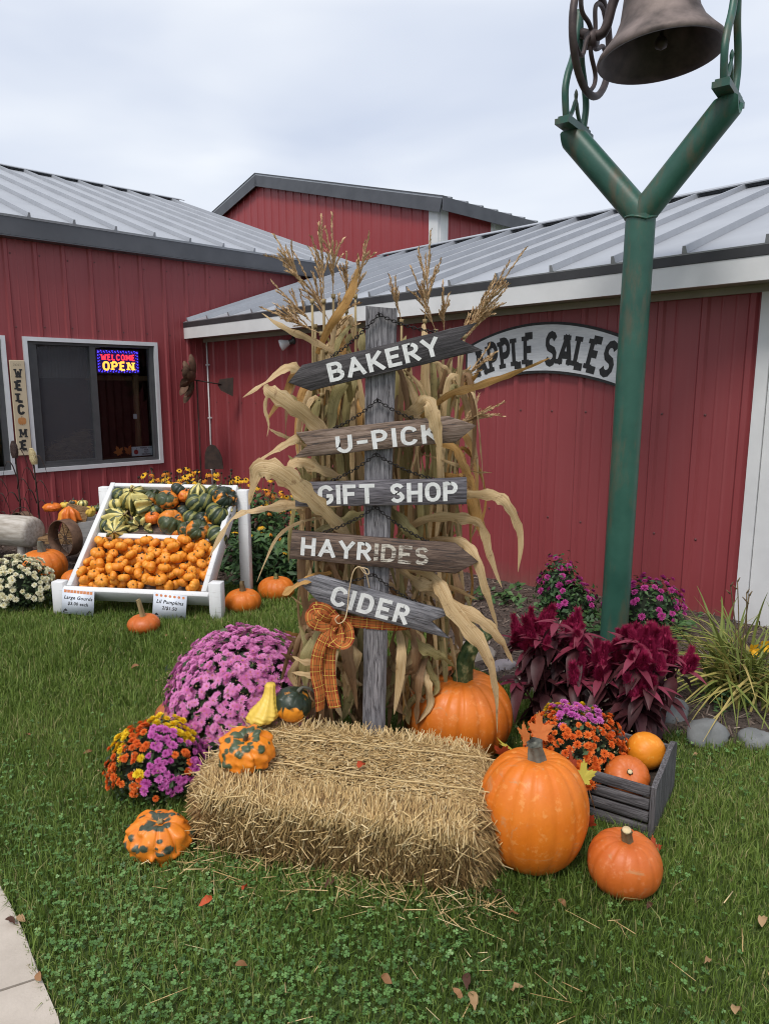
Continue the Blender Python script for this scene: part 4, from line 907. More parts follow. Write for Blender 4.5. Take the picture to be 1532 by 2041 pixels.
def pumpkin_mb(Rd, H, n=11, rib=.055, seed=0, dip=.10, seg=None, rings=20, egg=0.0, lump=.02, warts=0, wsize=.012, sharp=3.0):
    r = random.Random(seed); seg = seg or n*6; mb = MB(); ph = [r.uniform(0, 6.28) for _ in range(4)]; rb = [r.uniform(.6, 1.3) for _ in range(n)]; off = [r.uniform(-.12, .12) for _ in range(n)]
    W = [(r.uniform(0, 2*PI), r.uniform(.12, 2.5), r.uniform(.5, 1.5)*wsize, r.uniform(.07, .20), r.random()) for _ in range(warts)]; mb.wart = []
    for i in range(rings+1):
        th = PI*(.012+.976*i/rings)
        for k in range(seg):
            a = 2*PI*k/seg; s = math.sin(th)
            q = a*n/(2*PI); j = int(q) % n; fr = q-int(q); valley = (1-math.sin(PI*fr))**sharp*rb[j]
            rr = Rd*(s**.86)*(1+egg*math.cos(th))*(1-rib*valley*min(1, s*1.8)); rr *= 1+lump*math.sin(2*a+ph[0])+lump*.6*math.sin(3*a+ph[1])*math.sin(th*2+ph[2])
            z = H/2+H/2*math.cos(th)*(.985); z += -dip*H*math.exp(-(rr/(.36*Rd))**2)*(1 if th < PI/2 else -.5); z -= rib*.4*H*valley*max(0, math.cos(th))*s
            x_, y_ = rr*math.cos(a), rr*math.sin(a)
            if warts:
                w_ = 0; gv = 0
                for (wa, wt, ws, wr, gf) in W:
                    da = (a-wa+PI) % (2*PI)-PI; d2 = ((da*max(.3, s))**2+(th-wt)**2)/(wr*wr)
                    if d2 < 5:
                        w_ += ws*math.exp(-d2)
                        if gf < .62-.22*wt: gv = max(gv, math.exp(-d2*.8))
                k2 = 1+w_/Rd; x_ *= k2; y_ *= k2; z = H/2+(z-H/2)*(1+w_/H)
            mb.v.append((x_, y_, z))
            if warts: mb.wart.append(gv)
    for i in range(rings):
        for k in range(seg): mb.f.append((i*seg+k, (i+1)*seg+k, (i+1)*seg+(k+1) % seg, i*seg+(k+1) % seg)); mb.m.append(0)
    mb.f.append(tuple(range(seg))); mb.m.append(0); mb.f.append(tuple(rings*seg+k for k in range(seg))[::-1]); mb.m.append(0)
    return mb
def stem_mb(path, r0, r1, star=.13, n=10, base_flare=1.5, cut=True):
    P = smooth_path(path, 6); m = len(P)
    rs = [(r0+(r1-r0)*i/(m-1))*(1+(base_flare-1)*math.exp(-i/(m*.16))) for i in range(m)]
    rs[-1] *= 1.12; mb = MB(); mb.tube(P, rs, 20, True)
    rj = random.Random(int(r0*1e5)+len(path))
    for i, q in enumerate(mb.v):
        c_ = P[i//20]; k = 1+star*1.3*math.cos((i % 20)*2*PI/20*5+i//20*.28)+rj.uniform(-.03, .03); mb.v[i] = (c_.x+(q[0]-c_.x)*k, c_.y+(q[1]-c_.y)*k, q[2])
    return mb
def pumpkin(label, loc, Rd, H, mat, stem, smat, rot=(0, 0, 0), seed=0, n=11, rib=.055, dip=.10, egg=0, lump=.02, cut=None, name='pumpkin', cat='pumpkin', group=None, warts=0, wsize=.012, r0=.018, r1=.013, seg=None, rings=20, sharp=3.0):
    o = thing(name, label, cat, loc, rot, group); b = pumpkin_mb(Rd, H, n, rib, seed, dip, seg, rings, egg, lump, warts, wsize, sharp)
    me_ = b.mesh('rind', mat, True)
    if getattr(b, 'wart', None): at_ = me_.attributes.new('wart', 'FLOAT', 'POINT'); at_.data.foreach_set('value', b.wart)
    link('rind', me_, o)
    if stem:
        zt_ = H*(1-dip)-.006
        s = stem_mb([(0, 0, zt_-.01)]+[(p[0], p[1], zt_+p[2]) for p in stem], r0, r1); st = link('stem', s.mesh('stem', smat, True), o)
        if cut:
            P = Vector((stem[-1][0], stem[-1][1], zt_+stem[-1][2])); Q = Vector((stem[-2][0], stem[-2][1], zt_+stem[-2][2])); d = (P-Q).normalized()
            c = MB(); c.tube([P-d*.002, P+d*.003], [r1*1.0, r1*.9], 10); link('cut_end', c.mesh('cut_end', cut), st)
    return o
pumpkin('largest tall bright orange pumpkin at the right end of the straw bale', (.495, 2.175, -.012), .181, .42, 'pumpkin_big', [(-.003, -.004, .02), (-.006, -.010, .045), (-.014, -.018, .070)], 'stem_grey', (R_(-3), R_(2), 0), 3, 14, .050, .07, .03, .014, r0=.027, r1=.022, seg=104, rings=30)
pumpkin('orange pumpkin with a cut stem, on the grass in front of the crate', (.765, 2.062, -.01), .115, .205, 'pumpkin_red', [(-.008, 0, .02), (-.014, -.006, .05)], 'stem_brown', (R_(4), R_(4), 0), 8, 13, .05, .09, 0, .02, cut='stem_cut', r0=.016, r1=.015, seg=96, rings=26)
pumpkin('big orange pumpkin with a long curved green stem behind the straw bale', (.312, 2.915, -.01), .232, .40, 'pumpkin_mid', [(.0, -.01, .04), (.008, -.02, .12), (.04, -.03, .19), (.10, -.03, .235)], 'stem_green', (R_(2), R_(3), .2), 12, 17, .065, .08, .05, .015, r0=.036, r1=.030, seg=112, rings=28)
pumpkin('small flat orange pumpkin with a tall tan stem alone on the lawn', (-1.59, 4.50, -.006), .107, .135, 'pumpkin_red', [(-.004, 0, .03), (-.012, 0, .10), (-.02, 0, .125)], 'stem_tan', (0, R_(-3), .5), 5, 10, .04, .10, 0, .02, r0=.016, r1=.013)
pumpkin('round orange pumpkin with a twisted grey stem beside the right leg of the display bin', (-1.03, 4.98, gz(0, 4.98)-.01), .132, .185, 'pumpkin_mid', [(0, 0, .03), (-.008, 0, .06), (-.004, 0, .082)], 'stem_brown', (0, 0, 1), 6, 12, .035, .09, 0, .015, r0=.020, r1=.013)
pumpkin('round orange pumpkin with a short green stem at the edge of the leafy bed', (-.855, 5.42, gz(0, 5.42)-.01), .142, .205, 'pumpkin_mid', [(0, 0, .03), (.006, 0, .05)], 'stem_green', (0, 0, .3), 16, 12, .04, .10, 0, .02, r0=.018, r1=.015)
pumpkin('dull brown-orange pumpkin half hidden behind the pink mums', (-1.035, 3.20, -.02), .095, .155, 'pumpkin_brown', [], None, (R_(20), R_(25), 0), 26, 11, .035, .09)
pumpkin('large orange pumpkin with a thick dark stem behind the white mums', (-3.02, 6.10, gz(0, 6.1)-.01), .205, .335, 'pumpkin_mid', [(0, 0, .03), (-.004, 0, .07), (0, 0, .098)], 'stem_grey', (0, 0, .4), 31, 12, .05, .08, .02, .02, r0=.030, r1=.027)
pumpkin('orange pumpkin mostly hidden behind the left side of the display bin', (-2.62, 5.85, gz(0, 5.85)-.01), .13, .20, 'pumpkin_mid', [], None, (0, 0, .4), 33, 12, .05, .08)
# warty and bicoloured gourds
def gourd_mat(name, base, patch, thr=.55, scale=5, rough=.42, base2=None, bands=None, top=None, wart=False):
    g = NG(name); oi = g.n('ShaderNodeObjectInfo'); v = g.coords('Object'); ad = g.n('ShaderNodeVectorMath'); ad.operation = 'ADD'; s_ = g.n('ShaderNodeVectorMath'); s_.operation = 'SCALE'; s_.inputs[0].default_value = (3, 7, 5)
    g.l(oi.outputs['Random'], s_.inputs['Scale']); g.l(v, ad.inputs[0]); g.l(s_.outputs[0], ad.inputs[1]); vv = ad.outputs[0]
    f = g.noise(vv, scale, 4, .55, .4); c = g.ramp(g.noise(vv, 30, 3), [(.3, base), (.7, base2 or base)])
    m = g.ramp(f, [(thr, (0, 0, 0)), (thr+.05, (1, 1, 1))])
    if bands:
        sp_ = g.n('ShaderNodeSeparateXYZ'); g.l(v, sp_.inputs[0]); an = g.math('ARCTAN2', sp_.outputs[1], sp_.outputs[0]); q = g.math('SINE', g.math('ADD', g.math('MULTIPLY', an, float(bands)), g.math('MULTIPLY', g.noise(v, 18, 3), 5.0)))
        m = g.ramp(q, [(.25, (0, 0, 0)), (.45, (1, 1, 1))])
    if top is not None:
        sp_ = g.n('ShaderNodeSeparateXYZ'); g.l(v, sp_.inputs[0]); h = g.math('ADD', g.math('MULTIPLY', g.math('SUBTRACT', sp_.outputs[2], top), 14.0), g.math('MULTIPLY', g.math('SUBTRACT', f, .5), 6.0)); m = g.mix(g.ramp(h, [(.2, (0, 0, 0)), (.5, (1, 1, 1))]), m, (1, 1, 1))
    if wart: m = g.ramp(g.math('ADD', g.attr('wart'), g.math('MULTIPLY', g.math('SUBTRACT', g.noise(v, 70, 4), .5), .9)), [(.34, (0, 0, 0)), (.62, (1, 1, 1))])
    pc = g.ramp(g.noise(v, 45, 3), [(.3, patch), (.75, tuple(x*1.9+.01 for x in patch))]) if wart else patch
    g.col(g.mix(m, c, pc)); g.bump(g.noise(v, 55, 3), .3, .004); g.set(rough, 0, .45)
gourd_mat('gourd_orange_green', (.80, .25, .015), (.035, .052, .022), .535, 26, base2=(.72, .20, .012), wart=True)
gourd_mat('gourd_grass', (.78, .24, .02), (.030, .040, .024), .58, 17, base2=(.66, .17, .012), wart=True)
gourd_mat('gourd_dark', (.012, .022, .014), (.78, .28, .02), .56, 10, base2=(.028, .042, .024))
gourd_mat('gourd_green', (.022, .040, .020), (.20, .20, .055), .5, 9, base2=(.045, .065, .03), bands=8)
gourd_mat('gourd_mixed', (.030, .048, .022), (.68, .21, .02), .53, 7, base2=(.07, .085, .03))
gourd_mat('gourd_cream', (.62, .50, .14), (.075, .085, .028), .5, 9, base2=(.70, .62, .25), bands=7)
gourd_mat('gourd_orange', (.68, .17, .015), (.75, .30, .03), .55, 9, base2=(.60, .13, .012))
pm('gourd_yellow', (.62, .40, .045), (.78, .56, .11), 12, .45)
BT = BHT+.006
q = atz(494, 1512, BT)
pumpkin('warty orange gourd with green blotches on the left end of the straw bale', (q.x, q.y, BT-.022), .092, .135, 'gourd_orange_green', [(-.002, -.002, .012), (.004, -.006, .032)], 'stem_brown', (R_(16), R_(-4), .3), 40, 9, .10, .14, 0, .03, name='gourd', cat='gourd', warts=150, wsize=.007, r0=.009, r1=.007, seg=108, rings=44)
q = atz(566, 1432, BT)
o = pumpkin('dark green warty gourd with an orange patch at the back of the straw bale', (q.x+.006, q.y+.02, BT-.012), .077, .135, 'gourd_dark', [(0, .0, .012), (.015, .0, .028), (.05, -.005, .026), (.075, -.005, .012)], 'stem_grey', (R_(10), R_(22), .5), 43, 9, .03, .05, 0, .02, name='gourd', cat='gourd', warts=60, wsize=.005, r0=.007, r1=.005, seg=90, rings=34)
pumpkin('warty orange and green pumpkin on the grass left of the straw bale', (-.79, 2.245, -.012), .103, .15, 'gourd_grass', [(0, 0, .008), (.01, -.006, .020)], 'stem_tan', (R_(6), R_(5), 0), 47, 9, .10, .13, 0, .03, name='pumpkin', cat='pumpkin', warts=150, wsize=.007, r0=.010, r1=.008, seg=108, rings=44)
b0 = atz(512, 1452, BT); tipn = aty(538, 1362, b0.y+.10)     # yellow long-necked gourd lying upright behind the warty one
o = thing('gourd', 'yellow long-necked bumpy gourd standing behind the warty gourd on the bale', 'gourd', (b0.x, b0.y+.05, BT))
ax = tipn-Vector(o.location); mb = MB(); r = random.Random(3); ring = 20; prof = [(0, .030), (.06, .052), (.16, .062), (.28, .060), (.40, .048), (.52, .036), (.64, .028), (.76, .023), (.88, .021), (.96, .021), (1.0, .016)]
for i in range(45):
    t = i/44; rd = float(np.interp(t, [p[0] for p in prof], [p[1] for p in prof])); c = ax*t+Vector((.012*math.sin(t*3), 0, 0))
    for k in range(ring*2):
        a = 2*PI*k/(ring*2); rr = rd*(1+.07*math.cos(9*a+t*1.5)+.03*math.sin(t*60+k)); mb.v.append((c.x+rr*math.cos(a), c.y+rr*math.sin(a), c.z+.0))
nk = ring*2
for i in range(44):
    for k in range(nk): mb.f.append((i*nk+k, i*nk+(k+1) % nk, (i+1)*nk+(k+1) % nk, (i+1)*nk+k)); mb.m.append(0)
mb.f.append(tuple(44*nk+k for k in range(nk))); mb.m.append(0)
link('rind', mb.mesh('rind', 'gourd_yellow', True), o)
# ------------------------------------------------------------------ sloped white display bin
bx0, by0 = -1.755, 4.845; byaw = R_(-8.5)
TW, TL, TZ0, TZ1 = 1.05, .93, .225, .865
bin_ = thing('display_bin', 'sloping white painted wooden display bin on short legs', 'display bin', (bx0, by0, 0), (0, 0, byaw))
tsl = math.asin((TZ1-TZ0)/TL); TM = Matrix.Translation((0, 0, TZ0)) @ Matrix.Rotation(tsl, 4, 'X')      # tray frame: x across, y up the slope, z out of it
def tp(x, y, z): return TM @ Vector((x, y, z))
def tbox(name, x0, x1, y0, y1, z0, z1, mat='white_paint'):
    m = MB(); m.box(((x0+x1)/2, (y0+y1)/2, (z0+z1)/2), (x1-x0, y1-y0, z1-z0), bev=.003); me = m.mesh(name, mat); me.transform(TM); o = link(name, me, bin_); return o
h = .115; t = .038
tbox('side_board', -TW/2, -TW/2+t, -.02, TL, -h, 0); tbox('side_board', TW/2-t, TW/2, -.02, TL, -h, 0)
tbox('front_board', -TW/2-.02, TW/2+.02, -.06, -.021, -h-.02, -.003); tbox('back_board', -TW/2+t+.001, TW/2-t-.001, TL-.036, TL-.002, -h, -.002)
for k in range(5):
    y0 = k*(TL-.05)/5; tbox('bottom_board', -TW/2+t+.001, TW/2-t-.001, y0-.018, y0+(TL-.05)/5-.022, -h, -h+.014, 'wood_mid')
tbox('divider', -TW/2+t+.002, TW/2-t-.03, .435, .475, -h+.016, -.045)
def legbox(name, x, y, z1, s=.088):
    z0 = -.03+gz(0, by0+y); m = MB(); m.box((x, y, (z0+z1)/2), (s, s*.9, z1-z0), bev=.004); return link(name, m.mesh(name, 'white_paint'), bin_)
legbox('leg', -TW/2-.065, .01, .235); legbox('leg', TW/2+.067, .01, .275)
legbox('leg', TW/2+.05, .665, .83, .08); legbox('leg', -TW/2-.045, .665, .83, .08)
BM = Matrix.Translation((bx0, by0, 0)) @ Matrix.Rotation(byaw, 4, 'Z') @ TM
# little pumpkins heaped in the lower half
pm('mini_stem', (.12, .10, .045), (.26, .2, .1), 40, .8)
minis = [pumpkin_mb(.047, .064, n, rb, 60+i, .13, n*3, 9, 0, .05, sharp=2.2).mesh('rind', 'pumpkin_mini', True) for i, (n, rb) in enumerate(((9, .13), (10, .10), (8, .14), (11, .09)))]
sm_ = [stem_mb([(0, 0, .047), (.001, 0, .058), (dx, .002, .07)], .006, .004, n=6).mesh('stem', 'mini_stem') for dx in (.003, -.005)]
r = random.Random(21); spots = []
for layer, (rows_, zc, n_) in enumerate(((6, .0, 13), (5, .042, 12), (4, .072, 11))):
    for j in range(rows_):
        for i in range(n_):
            x = -TW/2+t+.05+(TW-2*t-.10)*(i+.5*(j % 2)*.9+r.uniform(-.18, .18))/(n_-.5); y = .025+layer*.02+j*.072+r.uniform(-.014, .014)
            if x > TW/2-t-.045 or (layer == 2 and r.random() < .30) or (layer == 1 and r.random() < .06): continue
            if j == rows_-1 and layer == 0 and r.random() < .2: continue
            spots.append((x, y, -h+.016+zc+r.uniform(-.006, .008)))
SP = np.array(spots); SZ = np.array([r.uniform(.76, 1.12) for _ in spots]); keep_ = NR.random(len(SP)) < .80; SP, SZ = SP[keep_], SZ[keep_]
for it in range(90):            # let the heap settle so that neighbours touch without sinking into each other
    dv = SP[:, None]-SP[None]; dd_ = np.linalg.norm(dv, axis=2)+np.eye(len(SP)); mn = .041*(SZ[:, None]+SZ[None]); ov = np.maximum(0, mn-dd_)*(1-np.eye(len(SP))); SP = SP+(dv/dd_[..., None]*ov[..., None]*.28).sum(1); SP[:, 2] -= .0006
    rr_ = .044*SZ; SP[:, 0] = np.clip(SP[:, 0], -TW/2+t+rr_, TW/2-t-rr_); SP[:, 1] = np.clip(SP[:, 1], -.015+rr_, .435-rr_*.9); SP[:, 2] = np.clip(SP[:, 2], -h+.016, -.005)
for i, (x, y, z) in enumerate(SP):
    s = float(SZ[i]); P = BM @ Vector((x, y, z))
    o = tag(link('mini_pumpkin', minis[r.randrange(4)], None, P, (R_(r.gauss(24, 32)), R_(r.gauss(0, 32)), r.uniform(0, 6.28)), s), 'palm-sized ribbed orange pumpkin heaped in the lower half of the white bin', 'pumpkin', 'little pumpkins in the display bin')
    link('stem', sm_[r.randrange(2)], o)
# large gourds in the upper half
pm('finger_a', (.62, .49, .12), (.72, .62, .22), 12, .5)
def crown_gourd(label, P, s, rot, mat='gourd_cream', seed=0, n=9):
    """squat gourd with drooping ribs like fingers and a narrow neck"""
    r = random.Random(seed); o = thing('gourd', label, 'gourd', P, rot, 'large gourds in the display bin', s); seg = n*6; mb = MB(); rings = 22
    for i in range(rings+1):
        t = i/rings
        for k in range(seg):
            a = 2*PI*k/seg; f = .5+.5*math.cos(n*a)
            prof = np.interp(t, [0, .15, .35, .6, .8, .93, 1], [.012, .022, .052, .085, .098, .09+.02*f, .03]); z = np.interp(t, [0, .15, .4, .65, .85, .96, 1], [.135, .118, .095, .062, .02-.018*f, -.012*f, .018])
            rr = prof*(1-.30*(1-f)*min(1, t*1.6)); mb.v.append((rr*math.cos(a), rr*math.sin(a), float(z)))
    for i in range(rings):
        for k in range(seg): mb.f.append((i*seg+k, (i+1)*seg+k, (i+1)*seg+(k+1) % seg, i*seg+(k+1) % seg)); mb.m.append(0)
    link('rind', mb.mesh('rind', mat, True), o)
    st = MB(); st.tube(smooth_path([(0, 0, .13), (.003, 0, .15), (.018, .004, .168)], 3), [.007]*4+[.005]*3, 7); link('stem', st.mesh('stem', 'stem_tan', True), o); return o
def bl(x, y, z): return BM @ Vector((x, y, z))
def bin_gourd(label, x, y, z, Rd, H, mat, seed, rot=(0, 0, 0), n=10, rib=.09, warts=0, stem=True):
    return pumpkin(label, bl(x, y, z), Rd, H, mat, [(0, 0, .012), (.006, 0, .028), (.02, 0, .034)] if stem else [], 'stem_grey', rot, seed, n, rib, .12, 0, .04, name='gourd', cat='gourd', group='large gourds in the display bin', warts=warts, wsize=.007, r0=.007, r1=.006, seg=n*6, rings=22)
zz = -h+.02
tilt = tsl*.7
crown_gourd('cream finger-ribbed gourd with a neck, highest at the left of the bin', bl(-.30, .80, zz+.02), 1.25, (tilt+.3, -.3, .4), seed=1)
crown_gourd('cream and green finger-ribbed gourd pointing down in the middle of the striped ones', bl(-.27, .70, zz+.06), 1.3, (tilt+.9, .2, 2.2), seed=2)
crown_gourd('green-striped cream gourd against the left side board of the bin', bl(-.42, .62, zz), 1.1, (tilt+.5, -.5, 1.2), seed=3)
crown_gourd('striped cream gourd lowest by the left side board', bl(-.36, .53, zz+.02), 1.0, (tilt+1.0, -.2, .2), seed=4)
crown_gourd('yellow finger-ribbed gourd just above the divider', bl(-.18, .54, zz+.015), 1.05, (tilt+.8, .1, 3.0), 'gourd_cream', seed=5)
bin_gourd('dark green turban gourd with an orange cap, left centre of the bin', -.03, .76, zz+.02, .085, .13, 'gourd_mixed', 71, (tilt, 0, .5), warts=20)
bin_gourd('big warty dark green gourd with a yellow patch above the divider', .02, .565, zz, .105, .165, 'gourd_mixed', 72, (tilt+.3, 0, 1), warts=50)
bin_gourd('dark gourd at the top edge of the bin, left of the pale green neck', .02, .865, zz+.03, .07, .11, 'gourd_dark', 73, (tilt, .3, 1))
bin_gourd('orange gourd tucked behind the dark top one', .10, .85, zz, .07, .1, 'gourd_orange', 74, (tilt, .2, 0), warts=20)
bin_gourd('green gourd with faint stripes in the centre of the bin', .17, .735, zz+.02, .085, .15, 'gourd_green', 75, (tilt+.3, .4, 1))
crown_gourd('pale green necked gourd standing near the top of the bin', bl(.22, .84, zz+.05), .85, (tilt*.3, .1, 0), 'gourd_cream', seed=6)
bin_gourd('smooth dark green gourd right of the centre of the bin', .28, .715, zz+.04, .08, .14, 'gourd_green', 76, (tilt, .4, 2), rib=.03)
bin_gourd('orange-splashed gourd with a hooked stem in the top right corner of the bin', .405, .80, zz+.05, .095, .16, 'gourd_dark', 77, (tilt+.2, 1.0, 0), rib=.10, warts=15)
bin_gourd('round dark striped gourd above the right end of the divider', .185, .58, zz+.01, .085, .14, 'gourd_green', 78, (tilt+.4, 0, 2.5), 12)
bin_gourd('large dark green ribbed gourd against the right side board', .385, .63, zz+.02, .10, .16, 'gourd_green', 79, (tilt, -.4, 1.8), 12)
crown_gourd('small pale green striped neck beside the right side board', bl(.455, .70, zz+.06), .8, (tilt, .8, 2), 'gourd_cream', seed=7)
bin_gourd('yellow-green mottled gourd at the right end above the divider', .285, .50, zz+.04, .085, .13, 'gourd_mixed', 80, (tilt+.5, .2, .5), warts=40)
bin_gourd('dark knobbly gourd with a pale stem spilling over the right end of the divider', .40, .43, zz+.03, .095, .15, 'gourd_green', 81, (tilt+.6, .4, 2), 11, .1, 20)
bin_gourd('orange gourd low between the striped and the warty green gourds', -.10, .62, zz, .06, .09, 'gourd_orange', 82, (tilt, 0, 0))
bin_gourd('red-orange gourd peeping out above the divider centre', .10, .515, zz-.01, .055, .085, 'gourd_orange', 83, (tilt, .4, 0))
bin_gourd('dark green gourd behind the smooth one at the back board', .33, .85, zz+.02, .07, .11, 'gourd_green', 84, (tilt, 0, 1))
r = random.Random(77)
for i, (x, y, mt, lab) in enumerate(((-.46, .83, 'gourd_green', 'dark green gourd in the top left corner of the bin'), (-.14, .87, 'gourd_green', 'small green gourd at the top board left of the turban gourd'), (-.20, .78, 'gourd_mixed', 'mottled gourd behind the highest cream gourd'), (.10, .66, 'gourd_dark', 'black-green gourd behind the warty one'), (.28, .61, 'gourd_dark', 'black-green gourd between the striped ones'), (.46, .86, 'gourd_mixed', 'mottled gourd at the top right corner board'), (.44, .53, 'gourd_dark', 'dark gourd low by the right side board'), (-.06, .68, 'gourd_green', 'dark green gourd under the turban gourd'), (-.44, .72, 'gourd_cream', 'cream gourd by the left side board, upper one'), (.20, .50, 'gourd_mixed', 'mottled gourd resting on the divider right of centre'), (-.47, .50, 'gourd_green', 'dark gourd at the left end of the divider'))):
    bin_gourd(lab, x, y, zz-.01, r.uniform(.065, .085), r.uniform(.10, .13), mt, 140+i, (tilt+r.uniform(-.3, .5), r.uniform(-.4, .4), r.uniform(0, 6)), 10, .1, 12)
# price cards on the front board
pm('paper', (.66, .70, .78), (.70, .74, .82), 3, .55); pm('print_orange', (.72, .22, .08), (.80, .36, .18), 60, .6)
def text_mesh(s, size, shear=0.0, offset=0.0, space=1.0):
    cu = bpy.data.curves.new('t', 'FONT'); cu.body = s; cu.size = size; cu.shear = shear; cu.align_x = 'CENTER'; cu.offset = offset; cu.space_character = space; cu.resolution_u = 2
    o = bpy.data.objects.new('t', cu); col.objects.link(o); dg = bpy.context.evaluated_depsgraph_get(); me = bpy.data.meshes.new_from_object(o.evaluated_get(dg)); bpy.data.objects.remove(o); return me
def price_card(label, xc, l1, l2, head, lean):
    c = BM @ Vector((xc, -.066, -.004)); W, Hh = .245, .178
    o = thing('price_card', label, 'price card', c, (R_(-6), lean, byaw), 'price cards on the display bin')
    m = MB(); m.box((0, -.002, -Hh/2+.012), (W, .0016, Hh)); link('sheet', m.mesh('sheet', 'paper'), o)
    def put(name, s, size, z, sh):
        me = text_mesh(s, size, sh, .0008, 1.08); me.materials.clear(); me.materials.append(MATS['print_black']); link(name, me, o, (0, -.0034, z), (PI/2, 0, 0))
    put('printed_text', l1, .036, -.058, .25); put('printed_text', l2, .033, -.100, .15)
    for k in range(7 if head == 'dots' else 9):
        m = MB(); x = -.098+k*.196/(6 if head == 'dots' else 8); n = 10
        if head == 'dots': m.add([(x+.0105*math.cos(2*PI*i/n), -.0032, -.004+.0095*math.sin(2*PI*i/n)) for i in range(n)], [tuple(range(n))])
        else: m.add([(x-.011, -.0032, -.013), (x+.010, -.0032, -.013), (x+.0115, -.0032, .008), (x-.010, -.0032, .008)], [(0, 1, 2, 3)]); m.add([(x-.006, -.0036, -.012), (x, -.0036, .002), (x+.006, -.0036, -.012), (x, -.0036, -.006)], [(0, 3, 2, 1)])
        link('header_mark', m.mesh('header_mark', 'print_orange'), o)
    for sx in (-1, 1):     # little stand logo in each lower corner
        m = MB(); x = sx*.092; z = -.150
        m.add([(x-.016, -.0032, z+.004), (x+.016, -.0032, z+.004), (x+.010, -.0032, z+.014), (x, -.0032, z+.022), (x-.010, -.0032, z+.014)], [(0, 1, 2, 3, 4)])
        m.add([(x-.020, -.0033, z-.008), (x+.018, -.0033, z-.008), (x+.018, -.0033, z-.005), (x-.020, -.0033, z-.005)], [(0, 1, 2, 3)])
        n = 8; m.add([(x-.013+.006*math.cos(2*PI*i/n), -.0036, z-.001+.006*math.sin(2*PI*i/n)) for i in range(n)], [tuple(range(n))])
        link('printed_logo', m.mesh('printed_logo', 'print_black'), o)
price_card('white card reading Large Gourds $3.00 each on the left of the bin front', -.415, 'Large Gourds', '$3.00 each', 'band', R_(3))
price_card('white card reading Lil Pumpkins 2/$1.50 on the right of the bin front', .275, 'Lil Pumpkins', '2/$1.50', 'dots', R_(4))
# ------------------------------------------------------------------ slatted crate on the right
CC = Vector((.962, 2.300, 0)); cs_ = Vector((.20, .315, 0)).normalized(); cf = Vector((-cs_.y, cs_.x, 0)); CWD, CLN, CHT = .37, .50, .20
crate = wthing('wooden_crate', 'weathered grey slatted wooden crate holding mums and pumpkins', 'crate', CC)
def cbox(name, a0, a1, b0, b1, z0, z1, mat='wood_crate'):
    m = MB(); Mx = Matrix(((cf.x, cs_.x, 0), (cf.y, cs_.y, 0), (0, 0, 1)))
    m.box((0, 0, 0), (a1-a0, b1-b0, z1-z0), M=None, bev=.003)
    c = CC+cf*((a0+a1)/2)+cs_*((b0+b1)/2)+ZZ*((z0+z1)/2)
    o = link(name, m.mesh(name, mat), crate, c-CC, (0, 0, math.atan2(cf.y, cf.x))); return o
for k in range(4):
    z0 = .012+k*.050; cbox('slat', .022, CLN-.022, 0, .014, z0, z0+.040); cbox('slat', .022, CLN-.022, CWD-.014, CWD, z0, z0+.040)
for a0 in (0, CLN-.02):
    m = MB(); pts = [(-.004, .0), (CWD+.004, .0), (CWD+.004, .215), (CWD*.9, .232), (CWD*.72, .236), (CWD*.5, .226), (CWD*.3, .216), (CWD*.12, .214), (-.004, .206)]
    m.prism(pts, lambda x, z, d: CC+cs_*x+cf*d+ZZ*z, a0, a0+.019); m.build('end_panel', 'wood_crate_up', crate)
for k in range(4): cbox('bottom_slat', .022, CLN-.022, .02+k*.083, .09+k*.083, .004, .012)
def cin(a, b, z): return CC+cf*a+cs_*b+ZZ*z
pm('potting_soil', (.02, .014, .010), (.05, .036, .026), 60, .95, .8, .01)
m = MB(); m.obox(CC+cf*.021+cs_*.0145+ZZ*.014, cf*(CLN-.042), cs_*(CWD-.029), ZZ*.105); m.build('soil_fill', 'potting_soil', crate)
def centred(px, py, Y, H, rot): return aty(px, py, Y)-Euler(rot).to_matrix() @ Vector((0, 0, H/2))
rt = (R_(42), R_(-6), 0)
pumpkin('rust-orange pumpkin with a cut stub, in the front right corner of the crate', centred(1249, 1549, 2.44, .125, rt), .082, .125, 'pumpkin_red', [(0, 0, .006), (0, 0, .013)], 'stem_brown', rt, 51, 12, .03, .09, cut='stem_cut', r0=.009, r1=.009, seg=84, rings=22)
rt = (R_(70), R_(25), 0)
pumpkin('smooth yellow-orange pumpkin without a stem, in the back right corner of the crate', centred(1286, 1497, 2.60, .145, rt), .074, .145, 'pumpkin_yellow', [], None, rt, 52, 12, .012, .02, seg=84, rings=22)
# ------------------------------------------------------------------ log animal and toy wagon at the far left
g = NG('birch'); v = g.coords('Object', (1.5, 9, 9)); f = g.noise(v, 4, 5, .6); g.col(g.ramp(f, [(.3, (.30, .26, .215)), (.6, (.50, .46, .41)), (.8, (.58, .545, .50))])); g.bump(f, .4, .006); g.set(.8, 0, .2)
pm('rust', (.075, .04, .026), (.17, .095, .058), 18, .75, .3, .004, metal=.2); pm('rust_dark', (.028, .019, .016), (.065, .04, .03), 18, .75, metal=.2)
lg = atz(20, 1112, -.10)
log = thing('log_figure', 'pale debarked log lying on stub legs at the left edge of the photo', 'log', (-3.62, 6.75, -.12))
mb = MB(); PR = [(-.62, .145), (-.2, .15), (.12, .152), (.24, .150), (.275, .138), (.285, .10), (.288, .001)]
mb.lathe([(b, a) for a, b in PR], 28, M=Matrix.Translation((0, 0, .36)) @ Matrix.Rotation(PI/2, 4, 'Y') @ Matrix.Rotation(.0, 4, 'X')); link('trunk', mb.mesh('trunk', 'birch', True), log, rot=(0, 0, R_(-18)))
